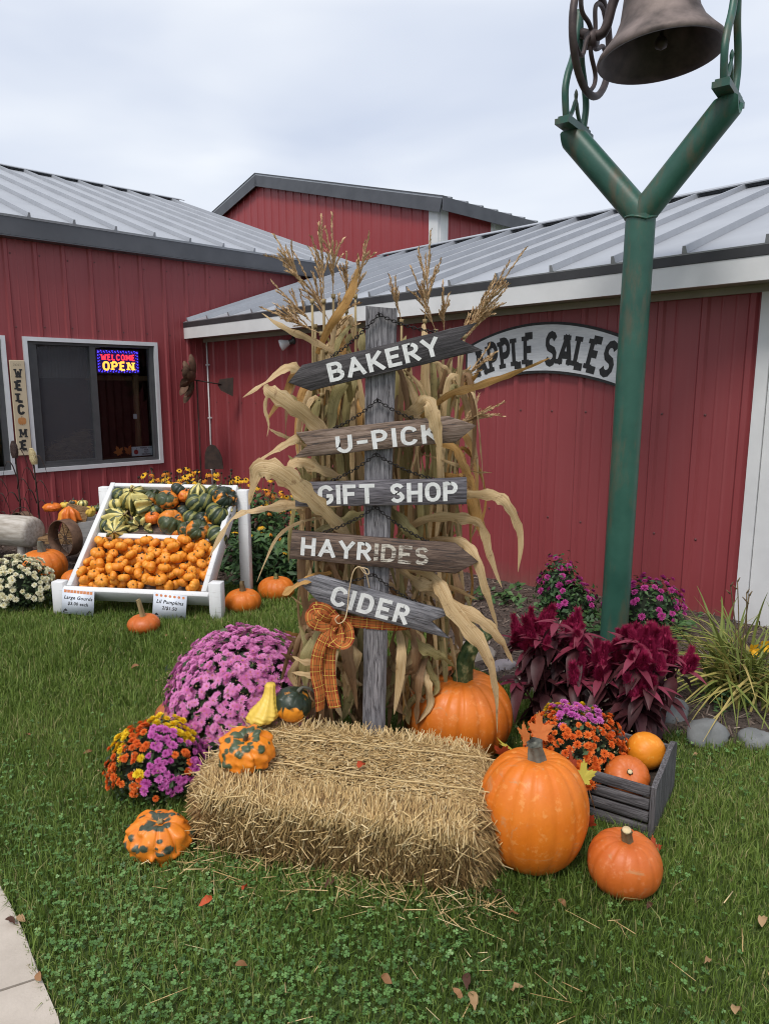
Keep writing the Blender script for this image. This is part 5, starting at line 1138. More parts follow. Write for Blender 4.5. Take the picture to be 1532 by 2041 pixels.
for dx, dy in ((-.4, -.08), (-.4, .08), (.12, -.08), (.12, .08)):
    m = MB(); m.tube([(dx, dy, 0), (dx*.97, dy*.8, .27)], [.035, .04], 9); link('leg', m.mesh('leg', 'birch', True), log)
mb = MB(); mb.lathe([(.02, 0), (.055, .004), (.058, .02), (.02, .03)], 14, M=Matrix.Translation((-.13, -.138, .40)) @ Matrix.Rotation(PI/2, 4, 'X')); link('knot', mb.mesh('knot', 'wood_tan', True), log)
wag = wthing('toy_wagon', 'grey box wagon on rusty hoop wheels heaped with gourds', 'wagon', (-2.75, 6.75, -.12))
WA = aty(118, 1108, 6.7); wx = Vector((1, .18, 0)).normalized(); wy = Vector((-wx.y, wx.x, 0)); WO = Vector((-2.98, 6.68, -.12))
def wbox(name, a0, a1, b0, b1, z0, z1, mat, tilt=0.0):
    m = MB(); m.obox(WO+wx*a0+wy*b0+ZZ*z0, wx*(a1-a0)+ZZ*tilt*(a1-a0), wy*(b1-b0), ZZ*(z1-z0)); return m.build(name, mat, wag)
pm('wagon_grey', (.24, .235, .23), (.36, .35, .34), 8, .8, .3, stretch=(1, 1, 6))
wbox('side_board', 0, .85, 0, .02, .20, .44, 'wagon_grey', .12); wbox('side_board', 0, .85, .40, .42, .20, .44, 'wagon_grey', .12); wbox('floor_board', 0, .85, .02, .40, .20, .225, 'wagon_grey', .12)
wbox('end_board', .85, .87, 0, .42, .30, .53, 'wagon_grey')
m = MB(); m.obox(WO+wx*-.16+wy*.05+ZZ*.30, wx*.10+ZZ*.33, wy*.03+ZZ*.0, wx*.20-ZZ*.05); m.build('seat_back', 'wood_tan', wag)
m = MB(); m.obox(WO+wx*-.34+wy*.02+ZZ*.25, wx*.36+ZZ*-.02, wy*.22, ZZ*.055); m.build('seat_board', 'wood_tan', wag)
def hoop(px, py, Y, Rr, wid, yaw, name='wheel'):
    c = aty(px, py, Y); M = Matrix.Translation(c) @ Matrix.Rotation(yaw, 4, 'Z') @ Matrix.Rotation(PI/2, 4, 'X')
    w_ = link(name, None, wag, c-world_origin(wag)); wpart(w_)
    m = MB(); m.lathe([(Rr, -wid/2), (Rr, wid/2), (Rr-.007, wid/2), (Rr-.007, -wid/2), (Rr, -wid/2)], 36, M=M); m.build('hoop', 'rust', w_, True)
    m = MB()
    for k in range(8):
        a = 2*PI*k/8+.2; m.tube([M @ Vector((0, 0, 0)), M @ Vector((Rr*math.cos(a), Rr*math.sin(a), 0))], .003, 5)
    m.tube([M @ Vector((.02*math.cos(2*PI*k/10), .02*math.sin(2*PI*k/10), 0)) for k in range(10)], .004, 5, closed=True); stuff(m.build('spokes', 'rust_dark', w_))
hoop(130, 1072, 6.50, .175, .11, R_(-28)); hoop(46, 1050, 7.05, .155, .10, R_(-28))
m = MB(); m.tube(smooth_path([aty(*p) for p in ((22, 1028, 6.9), (34, 1014, 6.9), (50, 1012, 6.9), (60, 1028, 6.9), (48, 1040, 6.9), (36, 1030, 6.9), (44, 1020, 6.9), (58, 1040, 6.85))], 5), .004, 5); m.build('wire_curl', 'rust_dark', wag, True)
def wag_gourd(label, px, py, Y, Rd, H, mat, seed, warts=0, rot=(0, 0, 0), crown=False):
    p = aty(px, py, Y)
    if crown: o = crown_gourd(label, p, Rd/.09, rot, mat, seed); o['group'] = 'gourds in the toy wagon'; return o
    return pumpkin(label, p, Rd, H, mat, [(0, 0, .01), (.006, 0, .03)], 'stem_grey', rot, seed, 9, .09, .12, 0, .03, name='gourd', cat='gourd', group='gourds in the toy wagon', warts=warts, wsize=.007, r0=.007, r1=.005, seg=54, rings=22)
wag_gourd('flat orange gourd at the left end of the toy wagon', 105, 1020, 6.86, .085, .09, 'gourd_orange', 91, 30)
wag_gourd('orange spiny crown gourd in the middle of the toy wagon', 140, 1036, 6.74, .10, .1, 'gourd_orange', 92, crown=True)
wag_gourd('small black-green gourd at the top of the wagon heap', 147, 1010, 6.95, .05, .075, 'gourd_dark', 93)
wag_gourd('cream and green striped gourd at the top of the wagon heap', 165, 1012, 6.93, .055, .08, 'gourd_cream', 94)
wag_gourd('bumpy yellow gourd at the right of the wagon heap', 176, 1030, 6.80, .055, .11, 'gourd_yellow', 95, 40, (0, R_(20), 0))
wag_gourd('dark green gourd at the right end of the wagon heap', 196, 1020, 6.90, .055, .07, 'gourd_green', 96)
wag_gourd('yellow gourd wedged behind the orange crown gourd', 130, 1014, 6.92, .05, .07, 'gourd_yellow', 97)
wag_gourd('dark green gourd under the bumpy yellow one', 162, 1030, 6.84, .05, .07, 'gourd_green', 98)
# ------------------------------------------------------------------ plants
def petal_mat(name, c1, c2, var=.5, rough=.6, tip=None):
    g = NG(name); rd = g.orand(); c = g.mix(rd, c1, c2); f = g.noise(g.coords('Object'), 60, 2)
    c = g.mix(g.math('MULTIPLY', f, .35), c, tuple(min(1, x*1.3+.02) for x in c2)); g.col(c); g.set(rough, 0, .25)
    tr = g.n('ShaderNodeBsdfTranslucent'); g.l(c, tr.inputs['Color']); ms = g.n('ShaderNodeMixShader'); ms.inputs[0].default_value = .22
    g.l(g.b.outputs[0], ms.inputs[1]); g.l(tr.outputs[0], ms.inputs[2]); g.l(ms.outputs[0], g.out.inputs['Surface'])
petal_mat('petal_pink', (.56, .115, .36), (.74, .30, .56)); petal_mat('petal_magenta', (.40, .035, .22), (.52, .07, .30)); petal_mat('petal_orange', (.62, .095, .012), (.78, .19, .03))
petal_mat('petal_yellow', (.80, .50, .012), (.86, .62, .03)); petal_mat('petal_violet', (.50, .075, .36), (.62, .17, .48)); petal_mat('petal_cream', (.72, .66, .40), (.82, .78, .60))
petal_mat('petal_gold', (.74, .36, .012), (.82, .46, .02)); petal_mat('petal_rustgold', (.50, .14, .01), (.66, .24, .02))
pm('eye_pink', (.60, .22, .16), (.68, .30, .2), 80, .7); pm('eye_yellow', (.68, .46, .05), (.75, .55, .1), 80, .7); pm('cone_dark', (.014, .008, .006), (.035, .02, .013), 90, .85)
def foliage_mat(name, stops, rough=.55):
    g = NG(name); g.col(g.ramp(g.attr('rnd'), stops)); g.set(rough, 0, .35)
    return g
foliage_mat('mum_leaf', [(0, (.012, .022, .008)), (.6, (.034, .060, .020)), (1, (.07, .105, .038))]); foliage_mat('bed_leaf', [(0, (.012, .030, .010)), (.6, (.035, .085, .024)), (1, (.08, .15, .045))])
pm('pot_black', (.008, .008, .009), (.014, .014, .015), 8, .5); pm('plant_stem', (.05, .075, .025), (.10, .13, .045), 20, .7); pm('bud', (.28, .20, .10), (.42, .30, .16), 60, .7)
def blossom(mat, R=1.0, rings=((14, 1.0, .12), (12, .74, .38), (9, .48, .62)), pw=.26, eye=None, cup=.0, seed=0):
    r = random.Random(seed); mb = MB()
    for n, rr, el in rings:
        ph = r.random()
        for k in range(n):
            a = 2*PI*(k+ph)/n+r.uniform(-.12, .12); L = rr*R*r.uniform(.86, 1.08); w = pw*R*rr**.5*r.uniform(.85, 1.15); e = el+r.uniform(-.08, .08)
            d = Vector((math.cos(a), math.sin(a), 0)); s = Vector((-d.y, d.x, 0)); z0 = .10*R*(1-rr)
            p0 = d*(.12*R)+ZZ*z0; p1 = d*(L*.6)+ZZ*(z0+L*.6*math.tan(e)*.9); p2 = d*(L*math.cos(e*.6))+ZZ*(z0+L*math.tan(e)*.95*(.9)+cup*R)
            mb.add([p0-s*w*.25, p0+s*w*.25, p1+s*w*.5, p1-s*w*.5, p2+s*w*.28, p2-s*w*.28], [(0, 1, 2, 3), (3, 2, 4, 5)])
    mats = [mat]
    if eye:
        mats.append(eye); mb.lathe([(.001, .30*R), (.10*R, .28*R), (.15*R, .20*R), (.16*R, .05*R)], 8, 1)
    return mb.mesh('blossom', mats, False)
POM = ((11, .98, .05), (11, .86, .42), (9, .62, .75), (6, .36, 1.05))
BL = {'pink': [blossom('petal_pink', .0215, eye='eye_pink', seed=i) for i in range(3)], 'magenta_far': [blossom('petal_magenta', .030, POM, .34, seed=i) for i in range(2)],
      'orange': [blossom('petal_orange', .0165, POM, .36, seed=i) for i in range(3)], 'yellow': [blossom('petal_yellow', .0175, POM, .36, seed=i) for i in range(2)], 'violet': [blossom('petal_violet', .0175, POM, .34, seed=i) for i in range(2)],
      'cream': [blossom('petal_cream', .024, POM, .36, 'eye_yellow', seed=i) for i in range(2)]}
def leaves_np(P, Nn, size, rn, mat, name, aspect=.5, lobed=True):
    n = len(P); t = np.cross(Nn, NR.normal(0, 1, (n, 3))); t /= np.linalg.norm(t, axis=1)[:, None]; b = np.cross(Nn, t); b /= np.linalg.norm(b, axis=1)[:, None]
    nn = np.cross(t, b); S_ = size[:, None]
    V = np.stack([P, P+t*S_*.45+b*S_*aspect*.5+nn*S_*.06, P+t*S_+nn*S_*-.10, P+t*S_*.45-b*S_*aspect*.5+nn*S_*.06, P+t*S_*.45-nn*S_*.05], 1)
    base = (np.arange(n)*5)[:, None]; tr = np.concatenate([base+np.array([[0, 4, 1]]), base+np.array([[1, 4, 2]]), base+np.array([[2, 4, 3]]), base+np.array([[3, 4, 0]])])
    return np_mesh(name, V.reshape(-1, 3), None, tr, mat, {'rnd': np.repeat(rn, 5)})
def dome_pts(n, R, H, zmin, seed, jit=.03, flat=1.0):
    r = np.random.default_rng(seed); i = np.arange(n)+.5; ph = i*2.39996+r.normal(0, .15, n); z = 1-(1-zmin)*i/n+r.normal(0, .02, n); z = np.clip(z, -.2, 1)
    rad = np.sqrt(np.clip(1-z*z, 0, 1)); return np.stack([rad*np.cos(ph), rad*np.sin(ph), z], 1)
def mum(label, loc, R, H, n, chooser, zmin=.12, pot=True, fol=1300, seed=0, lump=.05, squash=(1, 1), bscale=1.0, skip=.0, group=None, leafmat='mum_leaf', lf=.03, name='mum_plant', keep=300):
    o = thing(name, label, 'flowering plant', loc, group=group); r = random.Random(seed); U = dome_pts(n, R, H, zmin, seed)
    base = H*.30; ph = [r.uniform(0, 6.28) for _ in range(3)]
    def sh(u):
        a = math.atan2(u[1], u[0]); k = 1+lump*math.sin(3*a+ph[0])+lump*.7*math.sin(5*a+ph[1])*u[2]+lump*.5*math.sin(7*a+ph[2])
        return Vector((u[0]*R*k*squash[0], u[1]*R*k*squash[1], base+(H-base)*u[2]*(1+.3*lump*math.sin(4*a))))
    extra = []
    cam_l = EYE-Vector(loc)
    order = sorted(range(n), key=lambda i: -Vector(U[i]).dot(cam_l.normalized()))
    for c, i in enumerate(order):
        if r.random() < skip*(1.6-U[i][2]): continue
        u = Vector(U[i]); p = sh(U[i])*r.uniform(.94, 1.045); p.z = max(p.z, .02); nrm = (Vector((u.x/R, u.y/R, u.z/(H-base)*.9)).normalized()+Vector((r.gauss(0, .22), r.gauss(0, .22), .25+r.gauss(0, .2)))).normalized()
        ms, sc_ = chooser(u, p, r); m = ms[r.randrange(len(ms))]; s_ = sc_*bscale*r.uniform(.8, 1.15)
        if c < keep: link('blossom', m, o, p, align(nrm, r.uniform(0, 6.28)), s_)
        else: extra.append((m, p, align(nrm, r.uniform(0, 6.28)), s_))
    if extra:
        V, F, k = [], [], 0
        for m, p, e_, s_ in extra:
            M = Matrix.LocRotScale(p, e_, (s_,)*3); vs = [M @ v.co for v in m.vertices]; V += [tuple(v) for v in vs]; F += [tuple(k+i for i in q.vertices) for q in m.polygons]; k += len(vs)
        me = bpy.data.meshes.new('blossoms'); me.from_pydata(V, [], F); me.materials.append(extra[0][0].materials[0]); stuff(link('more_blossoms', me, o))
    rr = np.random.default_rng(seed+9); U2 = dome_pts(fol, R, H, -.2, seed+3); U2 += rr.normal(0, .08, U2.shape)
    k_ = rr.uniform(.72, .98, fol)[:, None]; P = np.array([tuple(sh(u)) for u in U2])*np.array([1, 1, 1])*k_; P[:, 2] = np.maximum(P[:, 2], .01)
    Nn = U2+rr.normal(0, .5, U2.shape); Nn /= np.linalg.norm(Nn, axis=1)[:, None]
    stuff(link('foliage', leaves_np(P, Nn, rr.uniform(.7, 1.3, fol)*lf, np.clip(rr.normal(.5, .25, fol), 0, 1), leafmat, 'foliage'), o))
    core = MB(); core.lathe([(.001, H*.80), (R*.5, H*.70), (R*.74, H*.45), (R*.70, H*.26), (R*.40, H*.1), (R*.3, .0)], 16); link('stems', core.mesh('stems', 'plant_core', True), o)
    if pot: m = MB(); m.lathe([(R*.38, 0), (R*.46, H*.26), (R*.50, H*.26), (R*.50, H*.30), (.01, H*.29)], 20); link('pot', m.mesh('pot', 'pot_black', True), o)
    nb = int(n*.6); bm_ = MB()
    for k in range(nb):
        u = U[r.randrange(n)]+np.array([r.gauss(0, .1), r.gauss(0, .1), r.gauss(0, .05)]); p = sh(u)*.985; s_ = r.uniform(.0028, .0048)*bscale
        bm_.add([p+Vector(q)*s_ for q in ((1, 0, 0), (-1, 0, 0), (0, 1, 0), (0, -1, 0), (0, 0, 1.2), (0, 0, -1.2))], [(0, 2, 4), (2, 1, 4), (1, 3, 4), (3, 0, 4), (2, 0, 5), (1, 2, 5), (3, 1, 5), (0, 3, 5)])
    stuff(link('buds', bm_.mesh('buds', 'bud'), o))
    return o
pm('plant_core', (.006, .010, .005), (.016, .024, .010), 40, .9)
mum('large dome of pink mums left of the straw bale', (-.652, 3.08, -.01), .355, .515, 1500, lambda u, p, r: (BL['pink'], 1.0), -.02, True, 2200, 1, .075, bscale=.90, skip=.02, lf=.035)
def multi(u, p, r):
    s_ = math.sin(6.1*u.x+1.2)*math.cos(5.2*u.z+.6)+.6*math.sin(4*u.y+5*u.x)
    if (u.z > .62 and u.x > -.25 and u.y > -.1) or (abs(u.x+.10) < .13 and .35 < u.z < .75 and u.y < 0) or (u.x < -.55 and u.z > .55): return (BL['yellow'], 1.05)
    if u.x > -.02 and u.z > .05 and not (s_ > .75): return (BL['violet'], 1.0)
    return (BL['violet'], 1.0) if (s_ < -.85 and u.z < .45) else (BL['orange'], 1.0)
mum('orange, yellow and violet mums at the left end of the straw bale', (-.905, 2.63, -.01), .190, .30, 340, multi, .0, True, 1300, 5, .06, bscale=.98, skip=.05, lf=.026)
def multi2(u, p, r):
    if u.z > .45 and u.y > .42: return (BL['yellow'], .95)
    if abs(u.x-.05) < .45 and u.y > -.42 and u.z > .4 and r.random() < .9: return (BL['violet'], .95)
    return (BL['orange'], 1.0)
q = cin(.345, .150, .10)
mum('orange mums with violet and yellow tufts growing in the crate', (q.x, q.y, .075), .195, .285, 330, multi2, -.15, False, 1300, 8, .07, bscale=1.0, skip=.04, lf=.026)
mum('low mound of creamy white mums at the left edge', (-2.70, 5.08, gz(0, 5.08)), .25, .40, 260, lambda u, p, r: (BL['cream'], 1.0), -.05, True, 1500, 11, .05, bscale=.95, skip=.12, lf=.03)
def far_mum(label, px, py, Y, R, H, n, seed):
    p = aty(px, py, Y); o = mum(label, (p.x, p.y, gz(p.x, p.y)), R, H, n, lambda u, p, r: (BL['magenta_far'], 1.0), .15, False, 700, seed, .14, bscale=.85, skip=.22, leafmat='bed_leaf', lf=.04, group='magenta mums by the wing wall'); return o
far_mum('tall sparse magenta mums by the wall left of the green pole', 1112, 1200, 4.85, .16, .44, 30, 21)
far_mum('low magenta mums spreading left of the green pole foot', 1140, 1230, 4.70, .17, .30, 26, 22)
far_mum('dense magenta mums right of the green pole', 1290, 1240, 4.55, .25, .36, 70, 23)
# celosia with burgundy leaves
petal_mat('plume', (.24, .008, .045), (.36, .018, .085)); petal_mat('celosia_leaf', (.035, .013, .014), (.095, .026, .032), .5, .45); petal_mat('celosia_top', (.14, .018, .036), (.24, .04, .07), .5, .45)
def lance_leaf(mat, L, W, droop, seed, name='leaf'):
    r = random.Random(seed); pts = [(L*t, 0, -droop*L*t*t+.10*L*t) for t in [i/6 for i in range(7)]]; mb = MB()
    mb.ribbon(pts, [W*x for x in (.10, .62, .98, 1, .80, .42, .02)], [(0, 1, 0)]*7, .16, cols=2); return mb.mesh(name, mat, True)
CL = [lance_leaf('celosia_leaf', .125, .052, d, i) for i, d in enumerate((.4, .75, 1.1))]; CT = [lance_leaf('celosia_top', .12, .034, d, i) for i, d in enumerate((.1, .35, .6))]
def plume_mesh(L, R, seed):
    r = random.Random(seed); mb = MB(); mb.lathe([(R*.35, 0), (R*.6, L*.15), (R*.55, L*.5), (R*.28, L*.8), (.001, L)], 7)
    for i in range(520):
        t = r.random()**.8; rad = R*float(np.interp(t, [0, .15, .5, .8, 1], [.4, .7, .6, .32, .05])); a = r.uniform(0, 6.28); p = Vector((rad*.7*math.cos(a), rad*.7*math.sin(a), L*t)); d = Vector((math.cos(a)*.8, math.sin(a)*.8, 1.0+r.uniform(-.3, .8))).normalized(); ln = R*r.uniform(.45, 1.1); s = d.cross(ZZ).normalized()*.0020
        mb.add([p-s, p+s, p+d*ln], [(0, 1, 2)]); s2 = s.cross(d); mb.add([p-s2, p+s2, p+d*ln], [(0, 1, 2)])
    return mb.mesh('plume', 'plume')
PLM = [plume_mesh(.12, .034, 1), plume_mesh(.09, .030, 2), plume_mesh(.15, .032, 3)]
def celosia(label, loc, H, R, ns, seed, pl, name='celosia_plant'):
    o = thing(name, label, 'flowering plant', loc); r = random.Random(seed)
    for s in range(ns):
        a = r.uniform(0, 6.28); rad = R*math.sqrt((s+.5)/ns)*r.uniform(.7, 1.05); tip = Vector((rad*math.cos(a), rad*math.sin(a)*.8, H*(r.uniform(.70, 1.0)-.35*(rad/R)**2))); b = Vector((tip.x*.25, tip.y*.25, 0))
        P = smooth_path([b, b.lerp(tip, .5)+Vector((0, 0, .03)), tip], 4); m = MB(); m.tube(P, [.006-.003*i/(len(P)-1) for i in range(len(P))], 5); link('stem', m.mesh('stem', 'celosia_leaf', True), o)
        for k in range(10):
            t = .22+.66*k/10; p = P[min(len(P)-1, int(t*len(P)))]; az = k*2.4+r.uniform(-.4, .4); link('leaf', CL[r.randrange(3)], o, p, (r.uniform(-.2, .2), r.uniform(-.25, .35), az), r.uniform(.75, 1.2))
        if r.random() < pl:
            for q_ in range(r.randint(2, 5)): link('plume', PLM[r.randrange(3)], o, tip+Vector((r.uniform(-.035, .035), r.uniform(-.035, .035), -.05)), (r.gauss(0, .28), r.gauss(0, .28), r.uniform(0, 6)), r.uniform(.6, 1.1))
        for k in range(6): link('leaf', CT[r.randrange(3)], o, tip-Vector((0, 0, r.uniform(0, .05))), (0, r.uniform(-.35, .3), 2*PI*k/6+r.uniform(-.3, .3)), r.uniform(.6, 1.1))
    return o
celosia('burgundy celosia with a tall red plume left of the green pole', (.80, 3.12, 0), .64, .22, 20, 31, .5); celosia('crimson plumed celosia behind the crate, right of the green pole', (1.135, 2.98, 0), .57, .235, 24, 35, .92)
# daylily clump at the right edge
foliage_mat('daylily_leaf', [(0, (.06, .075, .018)), (.5, (.16, .20, .05)), (.8, (.33, .33, .10)), (1, (.46, .34, .14))])
petal_mat('blade_green', (.10, .135, .028), (.22, .25, .06), .5, .5); petal_mat('blade_yellow', (.34, .32, .08), (.46, .36, .13), .5, .5)
def blade(L, W, droop, seed, mat, up=.9):
    pts = []; 
    for i in range(9):
        t = i/8; pts.append((L*(.18*t+.55*droop*t*t), 0, L*(up*t-droop*.75*t*t)))
    mb = MB(); mb.ribbon(pts, [W*(1-.9*(i/8)**2.5) for i in range(9)], [(0, 1, 0)]*9, .25, cols=2); return mb.mesh('leaf', mat, True)
BLD = [blade(.80, .017, d, i, m) for i, (d, m) in enumerate(((.35, 'blade_green'), (.7, 'blade_green'), (1.05, 'blade_green'), (.9, 'blade_yellow'), (.55, 'blade_yellow'), (1.2, 'blade_yellow')))]
dl_ = aty(1475, 1390, 3.45); day = thing('daylily_clump', 'arching yellow-green daylily clump at the right edge', 'plant', (dl_.x, dl_.y, 0)); r = random.Random(8)
for k in range(280): link('leaf', BLD[r.choices(range(6), (3, 4, 4, 2, 1, 1))[0]], day, (r.gauss(0, .09), r.gauss(0, .07), .0), (r.gauss(0, .15), r.gauss(0, .15), r.uniform(0, 6.28)), r.uniform(.6, 1.08))
for k in range(6):
    m = MB(); x, y = r.uniform(-.12, .12), r.uniform(-.1, .1); tp_ = Vector((x*2.2+r.uniform(-.05, .05), y*2, r.uniform(.55, .74))); m.tube(smooth_path([(x, y, 0), (x*1.4, y*1.4, .35), tp_], 4), .0028, 5); m.tube([tp_, tp_+Vector((.012, 0, .022))], [.005, .002], 5); m.tube([tp_-Vector((0, 0, .04)), tp_+Vector((-.02, .0, -.02))], [.004, .002], 5); link('flower_stalk', m.mesh('flower_stalk', 'stem_brown'), day)
for px, py in ((1500, 1295), (1522, 1288)):
    p = aty(px, py, 3.5)-Vector(day.location); m = MB()
    for k in range(6):
        a = k*PI/3; d = Vector((math.cos(a), math.sin(a)*.5-.5, math.sin(a))).normalized(); s = d.cross(Vector((0, -1, 0))).normalized()*.011; m.add([p, p+d*.022+s, p+d*.042+Vector((0, -.012, 0)), p+d*.022-s], [(0, 1, 2, 3)])
    link('blossom', m.mesh('blossom', 'petal_gold'), day)
# rocks along the bed edge
def rock_mat(name, c1, c2):
    g = NG(name); v = g.coords('Object'); f = g.noise(v, 6, 6, .6); f2 = g.noise(v, 45, 4, .7); g.col(g.mix(g.math('MULTIPLY', f2, .4), g.ramp(f, [(.3, c1), (.7, c2)]), tuple(x*.55 for x in c1))); g.bump(f2, .35, .006); g.set(.85, 0, .3)
rock_mat('rock_grey', (.16, .165, .165), (.26, .265, .262)); rock_mat('rock_warm', (.28, .23, .19), (.40, .35, .31)); rock_mat('rock_pink', (.25, .22, .235), (.35, .32, .33))
def rock(label, px, py, sx, sy, sz, mat, seed, rz=0):
    p = atz(px, py, 0); r = random.Random(seed); mb = MB(); n1, n2 = 14, 20; D = [(Vector((r.gauss(0, 1), r.gauss(0, 1), r.gauss(0, 1))).normalized(), r.uniform(.62, .98)) for _ in range(16)]
    for i in range(n1+1):
        for k in range(n2):
            th = PI*i/n1; a = 2*PI*k/n2; d = Vector((math.sin(th)*math.cos(a), math.sin(th)*math.sin(a), math.cos(th))); rad = 1.0
            for q_, c in D:
                e_ = d.dot(q_)
                if e_ > .05: rad = min(rad, c/e_*1.0 if e_ > .3 else rad)
            rad *= 1+.03*math.sin(9*d.x+seed)*math.sin(8*d.y+2*seed); mb.v.append((d.x*sx*rad, d.y*sy*rad, d.z*sz*rad))
    for i in range(n1):
        for k in range(n2): mb.f.append((i*n2+k, (i+1)*n2+k, (i+1)*n2+(k+1) % n2, i*n2+(k+1) % n2)); mb.m.append(0)
    o = link('rock', mb.mesh('rock', mat, True), None, (p.x, p.y+sy*.6, sz*.35), (0, 0, rz)); return tag(o, label, 'rock', 'rocks edging the flower bed')
rock('rounded grey rock edging the bed, left of the daylily clump', 1415, 1490, .105, .085, .085, 'rock_grey', 3)
rock('low grey rock at the right edge below the daylily', 1515, 1492, .10, .07, .055, 'rock_grey', 5, .3)
rock('pale grey rock behind the crimson celosia', 1345, 1445, .10, .08, .085, 'rock_grey', 7, .5)
rock('pinkish rock showing between the corn leaves and the burgundy celosia', 1005, 1345, .095, .07, .065, 'rock_pink', 9, .2)
rock('warm tan rock behind the curved pumpkin stem', 962, 1325, .11, .09, .07, 'rock_warm', 11, .8)
rock('small tan rock at the bed edge behind the big pumpkin', 930, 1310, .09, .07, .06, 'rock_warm', 13, .1)
# coneflowers (yellow with black centres) behind the bin
def susan(mat, seed, droop):
    r = random.Random(seed); mb = MB(); n = 11
    for k in range(n):
        a = 2*PI*k/n+r.uniform(-.1, .1); d = Vector((math.cos(a), math.sin(a), 0)); s = Vector((-d.y, d.x, 0)); L = .034*r.uniform(.85, 1.1)
        mb.add([d*.006-s*.003, d*.006+s*.003, d*L*.6+s*.0065-ZZ*droop*L*.35, d*L*.6-s*.0065-ZZ*droop*L*.35, d*L+s*.003-ZZ*droop*L, d*L-s*.003-ZZ*droop*L], [(0, 1, 2, 3), (3, 2, 4, 5)])
    mb.lathe([(.001, .014), (.006, .012), (.0095, .005), (.009, -.002)], 8, 1); return mb.mesh('blossom', [mat, 'cone_dark'])
SU = [susan('petal_gold', 1, .35), susan('petal_gold', 2, .7), susan('petal_rustgold', 3, .9), susan('petal_gold', 4, .1)]
mb = MB(); mb.lathe([(.001, .016), (.007, .013), (.011, .004), (.009, -.004), (.001, -.006)], 8); SEED = mb.mesh('seed_head', 'cone_dark', True)
SUS = [(-2.02, 6.55, .92, .30, 40, 'bushy yellow coneflowers behind the left half of the display bin'), (-1.62, 6.50, .90, .30, 44, 'yellow coneflowers behind the right half of the display bin'), (-1.22, 6.42, .84, .30, 34, 'coneflowers with many black seed heads behind the bin corner post'),
       (-.86, 6.32, .78, .30, 24, 'dark leafed coneflowers between the bin and the corn bundle'), (-.55, 6.15, .72, .28, 18, 'coneflower clump with few blooms just left of the corn bundle'), (-1.10, 6.02, .52, .24, 6, 'leafy green clump behind the bin post, almost without flowers'), (-.70, 5.88, .46, .22, 4, 'leafy green clump behind the pumpkin at the bed edge')]
for i, (x, y, H, R, n, lab) in enumerate(SUS):
    o = thing('coneflower_plant', lab, 'flowering plant', (x, y, gz(x, y)), group='coneflowers in the bed'); r = random.Random(50+i); rr = np.random.default_rng(60+i); st = MB()
    for k in range(n+int(n*.8)):
        a = r.uniform(0, 6.28); q_ = R*math.sqrt(r.random()); tip = Vector((q_*math.cos(a), q_*math.sin(a)*.7, H*r.uniform(.74, 1.08))); st.tube([Vector((tip.x*.6, tip.y*.6, H*.35)), tip], [.003, .002], 4)
        if k < n: link('blossom', SU[r.choices(range(4), (3, 3, 3, 2))[0]], o, tip, align((r.gauss(0, .35), -.35+r.gauss(0, .35), 1), r.random()*6), r.uniform(.75, 1.15))
        else: link('seed_head', SEED, o, tip, (r.gauss(0, .2), r.gauss(0, .2), 0), r.uniform(.8, 1.2))
    stuff(link('stems', st.mesh('stems', 'plant_stem'), o))
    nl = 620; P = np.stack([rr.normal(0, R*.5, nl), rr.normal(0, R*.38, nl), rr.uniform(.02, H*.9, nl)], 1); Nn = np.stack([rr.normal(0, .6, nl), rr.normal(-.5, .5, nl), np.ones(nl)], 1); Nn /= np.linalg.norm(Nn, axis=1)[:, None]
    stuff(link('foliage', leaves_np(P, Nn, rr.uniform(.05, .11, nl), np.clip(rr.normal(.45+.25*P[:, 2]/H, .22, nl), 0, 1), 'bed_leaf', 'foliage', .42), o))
# small weeds in the mulch
def weed(label, px, py, R, n, seed, big=.05):
    p = atz(px, py, -.05); o = None; rr = np.random.default_rng(seed); P = np.stack([rr.normal(0, R*.5, n), rr.normal(0, R*.5, n), rr.uniform(.01, R*.9, n)], 1); Nn = np.stack([rr.normal(0, .4, n), rr.normal(-.3, .4, n), np.ones(n)], 1); Nn /= np.linalg.norm(Nn, axis=1)[:, None]
    o = tag(link('weed', None, None, (p.x, p.y, gz(p.x, p.y)+.02)), label, 'weed', 'weeds in the mulch'); stuff(link('foliage', leaves_np(P, Nn, rr.uniform(.6, 1.2, n)*big, np.clip(rr.normal(.6, .25, n), 0, 1), 'bed_leaf', 'weed', .6), o)); return o
weed('broad-leaved green weed in the mulch left of the green pole', 1010, 1215, .16, 60, 3, .075); weed('small weed beside the pinkish rock', 960, 1210, .1, 30, 4, .05); weed('low ferny weed below the daylily clump', 1440, 1440, .12, 90, 5, .03); weed('weed at the foot of the green pole', 1180, 1285, .15, 80, 6, .05); weed('dark weed behind the crimson celosia', 1330, 1290, .18, 120, 7, .05); weed('thin weed by the wall under the magenta mums', 1080, 1260, .14, 60, 8, .05)
# ------------------------------------------------------------------ green bell pole
g = NG('green_paint'); v = g.coords('Object'); f = g.noise(v, 3.2, 6, .65); f2 = g.noise(g.coords('Object', (1, 1, .25)), 7, 6, .7)
c = g.ramp(f, [(.3, (.016, .070, .050)), (.7, (.036, .118, .085))]); c = g.mix(g.ramp(f2, [(.50, (0, 0, 0)), (.68, (.7, .7, .7))]), c, (.135, .085, .050)); g.col(c); g.bump(g.noise(v, 60, 4), .12, .004); g.set(.42, 0, .45)
pm('iron_rust', (.040, .030, .030), (.115, .085, .080), 9, .55, .3, .004, metal=.35); pm('bell_bronze', (.055, .042, .038), (.25, .195, .175), 7, .6, .5, .005, metal=.35, detail=10)
PO = Vector((1.432, 4.235, 0)); PT = Vector((1.448, 4.235, 2.56))
bellp = wthing('bell_pole', 'green painted steel pipe pole forking into two arms', 'pole', PO)
